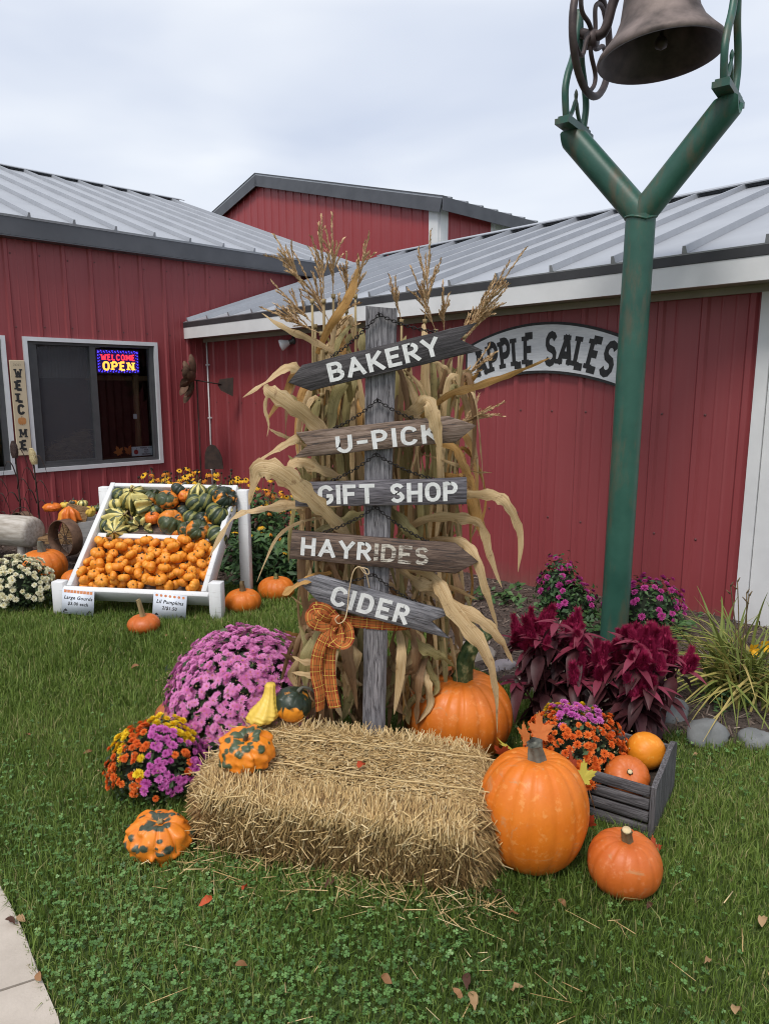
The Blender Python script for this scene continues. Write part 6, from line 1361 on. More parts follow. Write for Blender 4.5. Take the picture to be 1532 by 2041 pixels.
m = MB(); m.tube([PO-ZZ*.3, PO, PT], .082, 28, cap=False); m.build('pole_shaft', 'green_paint', bellp, True)
AX = Vector((.804, -.595, 0)).normalized(); AT = .41; ZA = 3.075
for sg in (-1, 1):
    d = (AX*sg*(AT+.02)+ZZ*(ZA-2.56)).normalized(); e = PT+AX*sg*(AT+.03)+ZZ*(ZA-2.56)
    # pipe cut off upright at its outer end and mitred at the fork
    n = 28; s1 = d.cross(Vector((-AX.y, AX.x, 0))).normalized(); s2 = Vector((-AX.y, AX.x, 0)); rr_ = .076; A, B = [], []
    for k in range(n):
        a = 2*PI*k/n; o = s1*(rr_*math.cos(a))+s2*(rr_*math.sin(a)); p = PT+o
        t0 = max((-(p-PT).dot(AX*sg))/(d.dot(AX*sg)), -(p-PT-ZZ*-.02).z/d.z*1.0) ; A.append(p+d*t0*.98)
        q = e+o; top = (ZA-q.z)/d.z; side = ((e+AX*sg*.035-q).dot(AX*sg))/d.dot(AX*sg); B.append(q+d*min(top, side))
    m = MB(); m.add(A+B, [(k, (k+1) % n, n+(k+1) % n, n+k) for k in range(n)]); m.add(B, [tuple(range(n))]); m.build('arm', 'green_paint', bellp, True)
w_ = MB(); ring = [PT+Vector((.085*math.cos(2*PI*k/24), .085*math.sin(2*PI*k/24), -.03+.025*abs(math.cos(2*PI*k/24)))) for k in range(24)]; w_.tube(ring, .007, 6, closed=True); w_.build('weld_seam', 'green_paint', bellp, True)
bell = wthing('farm_bell', 'big rusty cast iron farm bell with pull wheel, hung between green yokes', 'bell', PT+ZZ*.75)
S2 = Vector((-AX.y, AX.x, 0))
for sg in (-1, 1):       # A-shaped uprights on a foot plate
    c = PT+AX*sg*(AT+.005)+ZZ*(ZA+.004-PT.z); FR = lambda x, z, d: c+S2*x*1.5+ZZ*(z*1.12)+AX*d
    m = MB(); m.obox(c-S2*.19-AX*.042, S2*.38, AX*.084, ZZ*.030); m.obox(c-S2*.165-AX*.034+ZZ*.0302, S2*.33, AX*.068, ZZ*.018); ft = wpart(m.build('yoke_foot', 'green_paint', bell))
    m = MB(); m.box(c+S2*.165+ZZ*.06, (.03, .03, .03), Matrix.Rotation(.4, 3, 'Z')); m.build('bolt', 'green_paint', ft)
    up_ = MB()
    for sx in (-1, 1):
        P = smooth_path([FR(sx*.085, .04, 0), FR(sx*.098, .10, 0), FR(sx*.105, .17, 0), FR(sx*.085, .25, 0), FR(sx*.045, .34, 0), FR(sx*.022, .44, 0), FR(0, .58, 0)], 5); up_.tube(P, [.020]*len(P), 8, flat=.72)
    up_.build('yoke', 'green_paint', bell, True)
    cr = MB()
    for sx in (-1, 1):
        P = smooth_path([FR(sx*.088, .055, 0), FR(sx*.065, .06, 0), FR(sx*.035, .085, 0), FR(sx*.012, .13, 0), FR(0, .17, 0)], 4); cr.tube(P, [.016]*(len(P)-3)+[.012, .010, .008], 7, flat=.7)
    cr.tube([FR(0, .15, 0), FR(0, .185, 0), FR(0, .20, 0), FR(0, .21, 0)], [.008, .012, .008, .002], 8); cr.build('scroll', 'green_paint', bell, True)
BC = PT+AX*.055+ZZ*(3.365-PT.z); tiltm = Matrix.Rotation(R_(-4), 4, S2) @ Matrix.Rotation(R_(1), 4, AX)
m = MB(); prof = [(.325, 0), (.332, .012), (.322, .035), (.285, .075), (.235, .135), (.205, .20), (.190, .28), (.180, .34), (.165, .375), (.12, .40), (.05, .41), (.001, .41)]
inn = [(.315, .0), (.29, .03), (.25, .08), (.205, .15), (.175, .24), (.155, .32), (.10, .36), (.001, .37)]
m.lathe(prof, 56, M=Matrix.Translation(BC) @ tiltm); m.build('bell_body', 'bell_bronze', bell, True)
m = MB(); m.lathe([(.325, 0)]+inn, 56, M=Matrix.Translation(BC) @ tiltm); m.build('bell_inside', 'iron_rust', bell, True)
m = MB(); m.tube([BC+ZZ*.34, BC+ZZ*.10, BC+ZZ*.075], [.012, .012, .03], 8); m.lathe([(.001, -.035), (.03, -.02), (.035, 0), (.02, .03), (.001, .04)], 12, M=Matrix.Translation(BC+ZZ*.07)); m.build('clapper', 'iron_rust', bell, True)
zc = ZA+.53
m = MB(); m.tube(smooth_path([PT+AX*-.40+ZZ*(zc-PT.z), PT+AX*-.27+ZZ*(zc-.03-PT.z), PT+AX*-.19+ZZ*(zc+.16-PT.z), PT+AX*.05+ZZ*(zc+.24-PT.z), PT+AX*.27+ZZ*(zc+.16-PT.z), PT+AX*.36+ZZ*(zc-PT.z), PT+AX*.42+ZZ*(zc-PT.z)], 5), .028, 10); m.build('cradle', 'iron_rust', bell, True)
WC = PT+AX*-.335+ZZ*(zc-.05-PT.z); wh = link('pull_wheel', None, bell, WC-world_origin(bell)); wpart(wh); WR = .285
m = MB(); m.tube([WC+S2*(WR*math.cos(2*PI*k/48))+ZZ*(WR*math.sin(2*PI*k/48)) for k in range(48)], .021, 9, closed=True, flat=1.0); m.build('rim', 'iron_rust', wh, True)
for k in range(5):
    a = 2*PI*k/5+.5; m = MB(); pts = []
    for i in range(9):
        t = i/8; rr_ = .03+(WR-.03)*t; aa = a+.9*math.sin(t*PI*.9); pts.append(WC+S2*(rr_*math.cos(aa))+ZZ*(rr_*math.sin(aa)))
    m.tube(smooth_path(pts, 2), .013, 7); m.build('spoke', 'iron_rust', wh, True)
m = MB(); m.lathe([(.001, -.03), (.045, -.03), (.05, 0), (.045, .03), (.001, .03)], 14, M=Matrix.Translation(WC) @ AX.to_track_quat('Z', 'Y').to_matrix().to_4x4()); m.build('hub', 'iron_rust', wh, True)
# ------------------------------------------------------------------ APPLE SALES sign
S0, ZT, ZBm, KK, HW = 5.30, 2.098, 1.742, .245, .745
apl = wthing('arched_sign', 'arched white board with black letters reading APPLE SALES on the wing wall', 'sign', RW(S0, 1.8))
def arch(grow, d0, d1, mat, name):
    n = 28; P = []
    for i in range(n+1):
        x = -HW-grow+2*(HW+grow)*i/n; P.append((x, ZT+grow-KK*x*x*1.15))
    for i in range(n+1):
        x = HW+grow-2*(HW+grow)*i/n; P.append((x, ZBm-grow-KK*x*x*.95))
    m = MB(); N_ = len(P); vs = [RW(S0+x, z, d0) for x, z in P]+[RW(S0+x, z, d1) for x, z in P]
    fs = [(i, (i+1) % N_, N_+(i+1) % N_, N_+i) for i in range(N_)]; h_ = n+1
    for i in range(n): fs.append((N_+i, N_+i+1, N_+N_-2-i, N_+N_-1-i))
    m.add(vs, fs); return m.build(name, mat, apl)
arch(.022, .022, .046, 'letter_black', 'border'); arch(0, .0465, .050, 'sign_white', 'face_board')
word = 'APPLE SALES'; th = .23; wd = text_width(word, th, .10); cap = .222; x = 0; s_total = 1.33
for ch in word:
    if ch != ' ':
        xm = (x+th/2+GL[ch][0]/2)/wd; sc_ = -s_total/2+s_total*xm; z0 = (ZT+ZBm)/2-cap/2-.010-KK*sc_*sc_*1.05; ang = math.atan(-2*KK*sc_*1.0); m = MB(); hw_ = GL[ch][0]/2; kx = s_total/wd
        def fl(a, b, d, sc_=sc_, z0=z0, ang=ang, hw_=hw_, kx=kx):
            lx = (a-hw_)*kx; lz = b*cap-cap/2; return RW(S0+sc_+lx*math.cos(ang)-lz*math.sin(ang), z0+cap/2+lx*math.sin(ang)+lz*math.cos(ang), .0515+d)
        stroke_letter(m, ch, fl, th*1.12, True); m.build('painted_letter', 'letter_black', apl)
    x += GL[ch][0]+th+.10
# ------------------------------------------------------------------ WELCOME plank
pm('plank_cream', (.48, .39, .26), (.57, .475, .335), 6, .7, .1, stretch=(1, 1, .3)); pm('paint_rust', (.42, .17, .05), (.50, .23, .08), 30, .7)
wel = wthing('welcome_plank', 'tall cream plank with WELCOME painted downwards, a pumpkin for the O', 'sign', LW(-2.372, .86))
Sa, Sb, Za, Zb = -2.452, -2.296, .852, 1.908
m = MB(); Mw = Matrix(((DL.x, -DR.x, 0), (DL.y, -DR.y, 0), (0, 0, 1))); m.box(LW((Sa+Sb)/2, (Za+Zb)/2, .034), (Sb-Sa, .022, Zb-Za), Mw, bev=.005); m.build('plank', 'plank_cream', wel)
sc0 = (Sa+Sb)/2; zz_ = Zb-.082
for ch in 'WELC*ME':
    hgt = .118
    if ch == '*':
        for dx, wx_, hx_ in ((-.030, .013, .034), (-.019, .012, .042), (.0, .014, .046), (.019, .012, .042), (.030, .013, .034)):
            m = MB(); n = 14; m.add([LW(sc0+dx+wx_*math.cos(2*PI*i/n), zz_-.055+hx_*math.sin(2*PI*i/n), .0462+(.002 if dx == 0 else .001*(1-abs(dx)*20)+.0005)) for i in range(n)], [tuple(range(n))]); m.build('painted_rib', 'paint_rust', wel)
        m = MB(); m.add([LW(sc0-.005, zz_-.012, .047), LW(sc0+.006, zz_-.012, .047), LW(sc0+.003, zz_+.006, .047)], [(0, 1, 2)]); m.build('painted_stem', 'letter_black', wel); zz_ -= .132; continue
    wl = GL[ch][0]; kx = .086/(wl+.42); m = MB(); stroke_letter(m, ch, lambda a, b, d: LW(sc0+(a-wl/2)*kx, zz_-hgt+.012+b*(hgt-.026), .0462+d), .32 if ch not in 'WM' else .26, True); m.build('painted_letter', 'letter_black', wel); zz_ -= .133
for z in (Zb-.05, Za+.05):
    m = MB(); kk = 0
    for k in range(-2, 3):
        x = sc0+k*.016
        for sg in (-1, 1): m.add([LW(x, z, .0462), LW(x+.003, z, .0462), LW(x-.006, z+sg*.013, .0462), LW(x-.009, z+sg*.013, .0462)], [(0, 1, 2, 3) if sg > 0 else (0, 3, 2, 1)])
    stuff(m.build('painted_arrow', 'letter_black', wel))
# ------------------------------------------------------------------ lit sign and things inside the window
def led(name, colr, s):
    g = NG(name); em = g.n('ShaderNodeEmission'); em.inputs['Color'].default_value = (*colr, 1); em.inputs['Strength'].default_value = s; g.l(em.outputs[0], g.out.inputs['Surface'])
led('led_blue', (.07, .05, 1), 2.2); led('led_red', (1, .03, .05), 2.2); led('led_amber', (1, .42, .06), 2.0); led('led_panel', (.035, .012, .13), .6)
ls = wthing('light_sign', 'lit sign in the window reading WELCOME in red and OPEN in amber', 'sign', LW(-1.16, 1.8, -.10)); LO = -.095
a0, a1, z0, z1 = -1.430, -.905, 1.790, 2.062
m = MB(); m.obox(LW(a0-.012, z0-.012, LO-.02), DL*(a1-a0+.024), ZZ*(z1-z0+.024), -DR*.018); m.build('case', 'letter_black', ls)
m = MB(); m.obox(LW(a0, z0, LO-.003), DL*(a1-a0), ZZ*(z1-z0), -DR*.004); m.build('panel', 'led_panel', ls)
def dot(m, s, z, r_): c = LW(s, z, LO+.004); m.add([c+DL*r_, c+ZZ*r_, c-DL*r_, c-ZZ*r_, c-DR*r_], [(0, 1, 4), (1, 2, 4), (2, 3, 4), (3, 0, 4)])
m = MB(); nb = 15
for k in range(nb):
    t = (k+.5)/nb
    for z, sg in ((z1-.018, 1), (z0+.018, -1)):
        dot(m, a0+(a1-a0)*t, z+.008*(k % 2)*sg, .009); dot(m, a0+(a1-a0)*t+.009, z-.010*sg, .006)
for k in range(7):
    z = z0+.03+(z1-z0-.06)*k/6; dot(m, a0+.014, z, .009); dot(m, a1-.014, z, .009); dot(m, a0+.032, z+.01, .006); dot(m, a1-.032, z+.01, .006)
stuff(m.build('blue_lamps', 'led_blue', ls))
def led_word(word, zb, cap_, wtot, mat, th):
    wd = text_width(word, th, .2); x = th/2; kx = wtot/wd; r0 = (a0+a1)/2-wtot/2
    for ch in word:
        m = MB(); x0 = x; stroke_letter(m, ch, lambda a, b, d: LW(r0+(x0+a)*kx, zb+b*cap_, LO+.006+d), th, ch not in 'OC'); m.build('lit_letter', mat, ls); x += GL[ch][0]+th+.2
led_word('WELCOME', 1.945, .062, .43, 'led_red', .24); led_word('OPEN', 1.825, .092, .40, 'led_amber', .26)
pm('curtain', (.16, .15, .14), (.24, .225, .21), 5, .9); cur = wthing('window_valance', 'grey pleated valance across the top of the left sash', 'curtain', LW(-1.9, 1.8, -.2))
m = MB(); n = 60; vs = []
for k in range(n+1):
    s_ = -2.20+.70*k/n; o = -.20+.012*math.sin(k*1.9); vs += [LW(s_, 1.72, o), LW(s_, 2.12, o*.98)]
m.add(vs, [(2*k, 2*k+2, 2*k+3, 2*k+1) for k in range(n)]); m.build('cloth', 'curtain', cur, True)
bmw = wthing('room_post', 'rough brown wooden post just inside the window, right side', 'post', LW(-.86, .2, -.28)); m = MB(); m.tube([LW(-.87, .2, -.30), LW(-.875, 1.2, -.29), LW(-.86, 2.45, -.30)], [.045, .04, .042], 9); m.build('trunk', 'room_wood', bmw, True)
m = MB(); m.obox(LW(-1.50, 1.70, -.34), DL*.8, ZZ*.06, -DR*.04); bmc = wthing('room_beam', 'brown wooden rail under the lit sign inside the window', 'rail', LW(-1.1, 1.7, -.3)); m.build('rail', 'room_wood', bmc)
m = MB(); shf = wthing('window_shelf', 'wooden shelf just inside the window sill', 'shelf', LW(-1.5, .62, -.3)); m.obox(LW(-2.23, .69, -.50), DL*1.47, ZZ*.022, -DR*.37); m.build('shelf_board', 'room_wood', shf)
n = 2600; a = NR.random(n); P = np.array([tuple(LW(-2.12+.56*x, .725+h_, -.14-.14*y)) for x, y, h_ in zip(a, NR.random(n), NR.random(n)*(.13+.26*a))]); sb = prisms(P, NR.normal(0, 1, (n, 3))*np.array([1, 1, .3]), NR.uniform(.05, .15, n), NR.uniform(.002, .004, n), np.clip(NR.normal(.5, .2, n), 0, 1), 'straw', 'straw_heap'); stuff(link('straw_heap', sb))
def maple(R, seed, curl=.2, mat='leaf_orange', name='maple_leaf'):
    r = random.Random(seed); P = []; lob = [(-2.2, .62), (-1.62, .5), (-1.08, .95), (-.52, .515), (0, 1.12), (.52, .515), (1.08, .95), (1.62, .5), (2.2, .62)]
    pts = [(.0, -.35)]
    for i, (a, l) in enumerate(lob):
        l *= r.uniform(.92, 1.08)
        if l > .56:
            for da, k in ((-.34, .62), (-.26, .82), (-.14, .76), (0, 1), (.14, .76), (.26, .82), (.34, .62)): pts.append((l*k*math.sin(a+da), l*k*math.cos(a+da)))
        else: pts.append((l*math.sin(a), l*math.cos(a)))
    mb = MB(); c = (0, 0, .0); V = [c]
    for x, y in pts: V.append((x*R, y*R, R*curl*(x*x*.7+y*y*.35+.18*math.sin(5*x+seed)*math.cos(4*y))))
    n_ = len(pts); mb.add(V, [(0, 1+(i+1) % n_, 1+i) for i in range(n_)]); mb.tube([(0, -.3*R, 0), (.02*R, -.8*R, .02*R)], [.012*R, .010*R], 4, mi=0); return mb.mesh(name, mat)
for nm, c1, c2 in (('leaf_orange', (.58, .13, .03), (.70, .26, .07)), ('leaf_yellow', (.52, .44, .05), (.62, .52, .10)), ('leaf_red', (.40, .05, .018), (.52, .09, .03)), ('leaf_brown', (.20, .09, .035), (.33, .17, .08)), ('leaf_tan', (.28, .16, .075), (.42, .27, .14)), ('leaf_dark', (.05, .02, .014), (.10, .045, .028))): petal_mat(nm, c1, c2)
for s_, z, k, lab in ((-1.20, .80, 0, 'orange paper oak leaf in the window, left one'), (-1.08, .80, 1, 'orange paper maple leaf in the window, beside the apple card')):
    o = tag(link('paper_leaf', maple(.085, k, .1, 'leaf_orange', 'paper_leaf'), None, LW(s_, z, -.16)), lab, 'leaf', 'paper leaves in the window'); o.rotation_euler = (PI/2, .4*(k*2-1), math.atan2(DL.y, DL.x))
ac = wthing('apple_card', 'small white card with a red apple and printed words, low in the window', 'sign', LW(-.93, .76, -.085)); pm('apple_red', (.33, .02, .02), (.45, .04, .03), 20, .6)
m = MB(); m.obox(LW(-1.068, .748, -.088), DL*.275, ZZ*.118, -DR*.003); m.build('card', 'paper', ac)
m = MB(); n = 16; m.add([LW(-1.012+.030*math.cos(2*PI*i/n)*(1-.1*math.sin(2*PI*i/n)), .800+.032*math.sin(2*PI*i/n)-(.006 if i == 4 else 0), -.0845) for i in range(n)], [tuple(range(n))]); m.build('printed_apple', 'apple_red', ac)
m = MB(); m.add([LW(-1.014, .828, -.0842), LW(-1.008, .828, -.0842), LW(-1.000, .850, -.0842), LW(-1.004, .851, -.0842)], [(0, 1, 2, 3)]); m.build('printed_stem', 'print_black', ac)
def wall_text(s, size, S_, Z_, O_, F, par, mat='print_black'):
    me = text_mesh(s, size, 0, .0006); me.materials.clear(); me.materials.append(MATS[mat]); o = link('printed_text', me, par); p = F(S_, Z_, O_)-world_origin(par); o.location = p; o.rotation_euler = (PI/2, 0, math.atan2(DL.y, DL.x)); return o
for i, t_ in enumerate(('THANK YOU', 'FOR', 'NOT', 'SMOKING')): wall_text(t_, .028, -.875, .838-.027*i, -.0842, LW, ac)
for nm, s_, z_, lab in (('price_tag', -1.02, 1.22, 'small white tag on the window glass, right pane'),):
    m = MB(); m.obox(LW(s_, z_, -.088), DL*.045, ZZ*.06, -DR*.002); o = tag(m.build(nm, 'paper', None, origin=LW(s_, z_, -.088)), lab, 'tag'); o.location = LW(s_, z_, -.088)
# ------------------------------------------------------------------ things on and by the walls
fl_ = wthing('flood_lamp', 'small white bulb lamp on the wing wall under the eave', 'lamp', RW(1.93, 2.12)); pm('lamp_glass', (.72, .72, .75), (.80, .80, .82), 4, .15); pm('lamp_metal', (.05, .05, .052), (.08, .08, .082), 9, .4, metal=.4)
D = (-DL*.8-ZZ*.35+DR*.5).normalized(); c0 = RW(1.97, 2.13, .02); Mq = Matrix.Translation(c0) @ D.to_track_quat('Z', 'Y').to_matrix().to_4x4()
m = MB(); m.lathe([(.001, -.02), (.05, -.02), (.05, .0), (.03, .01), (.03, .05)], 14, M=Mq); m.build('base', 'lamp_metal', fl_, True); m = MB(); m.lathe([(.028, .05), (.05, .10), (.065, .14), (.062, .155), (.001, .165)], 18, M=Mq); m.build('bulb', 'lamp_glass', fl_, True)
cn = wthing('conduit', 'thin white conduit running down the inside wall corner', 'pipe', RW(.06, .6)); m = MB(); m.tube([RW(.055, -.1, .02), RW(.055, 2.24, .02)], .010, 8); m.build('pipe', 'white_trim', cn, True)
for k in range(3): m = MB(); m.obox(RW(.03, .5+k*.7, .001), -DR*.05, ZZ*.018, -DL*.032); m.build('clip', 'white_trim', cn)
# rusty wind spinner by the corner
spn = wthing('wind_spinner', 'rusty metal wind spinner with cupped blades and a tail vane by the wall corner', 'wind spinner', LW(-.50, -.1, .5))
hub = aty(386, 757, 8.85); m = MB(); m.tube([Vector((hub.x+.03, hub.y+.03, -.15)), hub+Vector((.03, .03, .0))], .009, 7); m.build('pole', 'rust_dark', spn, True)
tv = aty(441, 766, 8.95); m = MB(); m.tube([hub, tv], .008, 7); m.build('arm', 'rust_dark', spn, True)
TVp = [aty(*p, tv.y) for p in ((437, 756), (465, 752), (464, 790), (440, 778), (434, 768))]; m = MB(); N5 = len(TVp); m.add(TVp+[p+Vector((0, .006, 0)) for p in TVp], [tuple(range(N5))[::-1], tuple(range(N5, 2*N5))]+[(i, (i+1) % N5, N5+(i+1) % N5, N5+i) for i in range(N5)]); m.build('tail_vane', 'rust_dark', spn)
for ringr, nb_, off_ in ((.30, 6, .0), (.20, 6, .06)):
    for k in range(nb_):
        a = 2*PI*k/nb_+off_*5; ax_ = (tv-hub).normalized(); s1 = ax_.cross(ZZ).normalized(); s2_ = s1.cross(ax_); d = s1*math.cos(a)+s2_*math.sin(a); t_ = -s1*math.sin(a)+s2_*math.cos(a)
        P = [hub-ax_*off_+d*.03, hub-ax_*off_+d*ringr*.5+ax_*.01, hub-ax_*off_+d*ringr*.85-ax_*.03+t_*.03, hub-ax_*off_+d*ringr-ax_*.07+t_*.08]
        m = MB(); Q = smooth_path(P, 4); m.ribbon(Q, [.03+.11*math.sin(PI*min(1, i/(len(Q)-1)*.95+.05)) for i in range(len(Q))], [t_+ax_*.5]*len(Q), .0, cols=4, curl=.28); m.build('blade', 'rust', spn, True)
sv = wthing('shovel', 'dark rusty shovel blade standing upright among the coneflowers by the corner', 'shovel', LW(-.1, 0, .35)); cS = aty(425, 915, 8.9)
P = [aty(x, y, 8.9) for x, y in ((408, 935), (408, 905), (412, 892), (420, 886), (428, 888), (436, 898), (442, 912), (445, 935))]; m = MB(); N5 = len(P); m.add(P+[p+Vector((0, .02, 0)) for p in P], [tuple(range(N5)), tuple(range(N5, 2*N5))[::-1]]+[(i, N5+i, N5+(i+1) % N5, (i+1) % N5) for i in range(N5)]); m.build('blade', 'rust_dark', sv)
m = MB(); q = aty(426, 930, 8.92); m.tube([Vector((q.x, q.y, -.15)), q], .016, 8); m.build('shaft', 'rust_dark', sv, True)
# metal corn ornaments against the left wall
pm('kernel', (.46, .36, .17), (.66, .56, .34), 60, .5); pm('kernel_dark', (.035, .02, .018), (.10, .06, .05), 60, .5)
def metal_corn(label, px, top, bot, Y, ear, seed):
    r = random.Random(seed); b = aty(*bot, Y); b.z = -.12; t = aty(*top, Y); o = wthing('metal_corn_ornament', label, 'garden ornament', b, 'metal corn stalks by the window')
    m = MB(); m.tube(smooth_path([b, b.lerp(t, .5)+Vector((.01, 0, 0)), t], 4), .009, 6); m.build('rod', 'rust_dark', o, True)
    e0 = aty(*ear[0], Y-.01); e1 = aty(*ear[1], Y-.01); m = MB(); P = [e0.lerp(e1, i/10) for i in range(11)]; m.tube(P, [.020, .030, .034, .036, .036, .034, .033, .030, .026, .018, .006], 10); ea = m.build('ear', ear[2], o, True)
    k_ = MB()
    for i in range(22):
        for j in range(11):
            a = 2*PI*j/11+(i % 2)*.28; rad = float(np.interp(i/22, [0, .3, .7, 1], [.024, .036, .032, .012])); c_ = e0.lerp(e1, i/22)+Vector((rad*math.cos(a), rad*math.sin(a), 0)); s_ = .0062
            k_.add([c_+Vector(q)*s_ for q in ((1, 0, 0), (-1, 0, 0), (0, 1, 0), (0, -1, 0), (0, 0, 1), (0, 0, -1))], [(0, 2, 4), (2, 1, 4), (1, 3, 4), (3, 0, 4), (2, 0, 5), (1, 2, 5), (3, 1, 5), (0, 3, 5)])
    stuff(k_.build('kernels', ear[2], o, origin=b))
    for k in range(6):
        f_ = .25+.13*k; p = b.lerp(t, f_); sg = 1 if k % 2 else -1; ln = r.uniform(.14, .24)
        P = smooth_path([p, p+Vector((sg*.03, -.02, ln*.6)), p+Vector((sg*.08, -.03, ln*.7)), p+Vector((sg*.13, -.03, ln*.1)), p+Vector((sg*.15, -.03, -ln*.5))], 4); m = MB(); m.ribbon(P, [.022*(1-.8*(i/(len(P)-1))**2) for i in range(len(P))], [(0, 1, .3)]*len(P), .2, cols=2); m.build('leaf', 'rust_dark', o, True)
metal_corn('rusty metal corn stalk with a cream ear right of the WELCOME plank', 0, (66, 915), (80, 1060), 7.55, ((69, 925), (62, 893), 'kernel'), 1)
metal_corn('rusty metal corn stalk with a dark ear left of the WELCOME plank', 0, (30, 905), (42, 1050), 7.50, ((30, 912), (26, 878), 'kernel_dark'), 2)
metal_corn('rusty metal corn stalk at the left edge under the cut off window', 0, (-10, 960), (0, 1070), 7.45, ((-14, 940), (-16, 915), 'kernel_dark'), 3)
# maple leaves tucked round the crate and big pumpkin
ML = {k: maple(.062, i, .25, k) for i, k in enumerate(('leaf_orange', 'leaf_yellow', 'leaf_red', 'leaf_brown'))}
for px, py, Y, k, rx, ry, rz, s_, lab in ((1075, 1462, 2.46, 'leaf_orange', 1.0, .3, .4, 1.2, 'orange maple leaf above the stem of the largest pumpkin'), (1048, 1470, 2.50, 'leaf_orange', .9, -.5, 1.4, 1.0, 'peach maple leaf left of the crate mums'), (1012, 1490, 2.46, 'leaf_yellow', .5, -.2, 2.2, .9, 'yellow maple leaf between the bale and the largest pumpkin'),
        (1000, 1502, 2.42, 'leaf_red', 1.0, -.4, 3.0, .8, 'red maple leaf at the corner of the bale'), (1162, 1552, 2.32, 'leaf_yellow', 1.2, .2, .3, 1.0, 'lime yellow maple leaf on the front of the crate'), (1142, 1530, 2.34, 'leaf_red', 1.1, .5, 1.0, 1.0, 'red maple leaf hanging over the crate front'),
        (1172, 1640, 2.26, 'leaf_red', 1.3, .6, 2.4, .8, 'red leaf between the largest pumpkin and the crate'), (1180, 1600, 2.30, 'leaf_brown', 1.2, .2, 1.4, .7, 'brown leaf on the crate slats'), (1305, 1695, 2.22, 'leaf_red', .8, .4, .4, .7, 'red leaf at the foot of the crate corner'), (1270, 1672, 2.20, 'leaf_brown', .9, -.3, 2.0, .6, 'brown-green leaf behind the small pumpkin stem')):
    tag(link('maple_leaf', ML[k], None, aty(px, py, Y), (rx, ry, rz), s_), lab, 'leaf', 'maple leaves round the crate')
# fallen leaves on the lawn and path
def oval_leaf(mat, seed, L=.05, W=.024):
    r = random.Random(seed); pts = [(L*(t-.5), .004*math.sin(4*t), .010*math.sin(PI*t)*r.uniform(.4, 1.2)+.012*t*r.uniform(-.5, 1)) for t in [i/6 for i in range(7)]]; mb = MB(); mb.ribbon(pts, [W*x for x in (.08, .7, 1, .98, .8, .45, .03)], [(0, 1, 0)]*7, .18, cols=2); return mb.mesh('fallen_leaf', mat, True)
OL = [oval_leaf(k, i) for i, k in enumerate(('leaf_brown', 'leaf_tan', 'leaf_red', 'leaf_dark', 'leaf_brown'))]
FALL = [(56, 1466, 0, 'brown leaf alone on the lawn at the far left'), (330, 1267, 0, 'tan leaf beside the small flat pumpkin'), (480, 1925, 0, 'russet leaf in the clover at the bottom left'), (770, 1952, 4, 'thin brown leaf at the bottom centre'), (912, 1980, 4, 'upright reddish leaf at the bottom, left of the tan one'), (941, 1996, 1, 'curled tan leaf at the bottom, just right of centre'), (1022, 1824, 4, 'brown leaf below the largest pumpkin'),
        (1408, 1915, 1, 'tan leaf low at the right'), (1470, 2018, 1, 'tan leaf at the bottom right corner'), (1522, 1838, 1, 'pale leaf at the right edge of the lawn'), (1386, 1505, 1, 'beige leaf in front of the rounded grey rock'), (994, 1784, 3, 'dark leaf at the right foot of the bale'), (1292, 1806, 3, 'dark leaf under the right side of the small pumpkin'), (655, 1760, 3, 'long dark leaf under the front of the bale'), (409, 1797, 2, 'maroon leaf in the clover below the bale'), (487, 1772, 2, 'maroon leaf by the straw litter at the bale foot'),
        (42, 1832, 1, 'tan leaf on the edge of the concrete path'), (20, 1838, 3, 'grey-green leaf lying on the concrete path'), (80, 1948, 0, 'orange-brown scrap where path meets lawn'), (1028, 1972, 1, 'small tan leaf at the bottom right of centre'), (930, 1958, 3, 'dark leaf at the bottom centre right'), (175, 1500, 0, 'brown leaf between the far left leaf and the mums'), (270, 1330, 0, 'brown leaf on the lawn below the flat pumpkin'), (1120, 1802, 4, 'brown leaf between the two right pumpkins'), (720, 1528, 2, 'red leaf lying on top of the straw bale')]
for i, (px, py, k, lab) in enumerate(FALL):
    r = random.Random(i); z = BHT+.012 if 'on top of' in lab else .034; p = atz(px, py, z)
    tag(link('fallen_leaf', OL[k], None, p, (r.uniform(-.5, .5), r.uniform(-.4, .4), r.uniform(0, 6.28)), r.uniform(.65, 1.0)), lab, 'leaf', 'fallen leaves')
# ------------------------------------------------------------------ grass, clover, mulch chips
def in_view(x, y, m=60):
    d = y*math.cos(PITCH)+CAM_H*math.sin(PITCH); px = CX+FPX*x/d; py = CY-FPX*(y*math.sin(PITCH)-CAM_H*math.cos(PITCH))/d
    return (px > -m) & (px < 1532+m) & (py < 2041+m*2)
bp = sorted(BED); bxs = np.array([p[0] for p in bp]); bys = np.array([p[1] for p in bp]); eys = np.array([p[1] for p in EDGE]); exs = np.array([p[0] for p in EDGE])
def on_lawn(x, y, pad=0.0): return (y < np.interp(x, bxs, bys)+pad) & (x > np.interp(y, eys, exs)-pad)
def gzn(y): t = np.clip((y-4.7)/1.5, 0, 1); return -.12*t*t*(3-2*t)
def vnoise(x, y, s, seed):
    r = np.random.default_rng(seed); a = r.uniform(0, 6.28, 12); k = r.normal(0, 1, (12, 2))*s; return np.mean([np.sin(k[i, 0]*x+k[i, 1]*y+a[i]) for i in range(12)], 0)*1.6
def scatter(n, x0, x1, y0, y1, dens=None, pad=0.0):
    x = NR.uniform(x0, x1, n); y = NR.uniform(y0, y1, n); k = on_lawn(x, y, pad) & in_view(x, y)
    if dens is not None: k &= NR.random(n) < dens(x, y)
    return x[k], y[k]
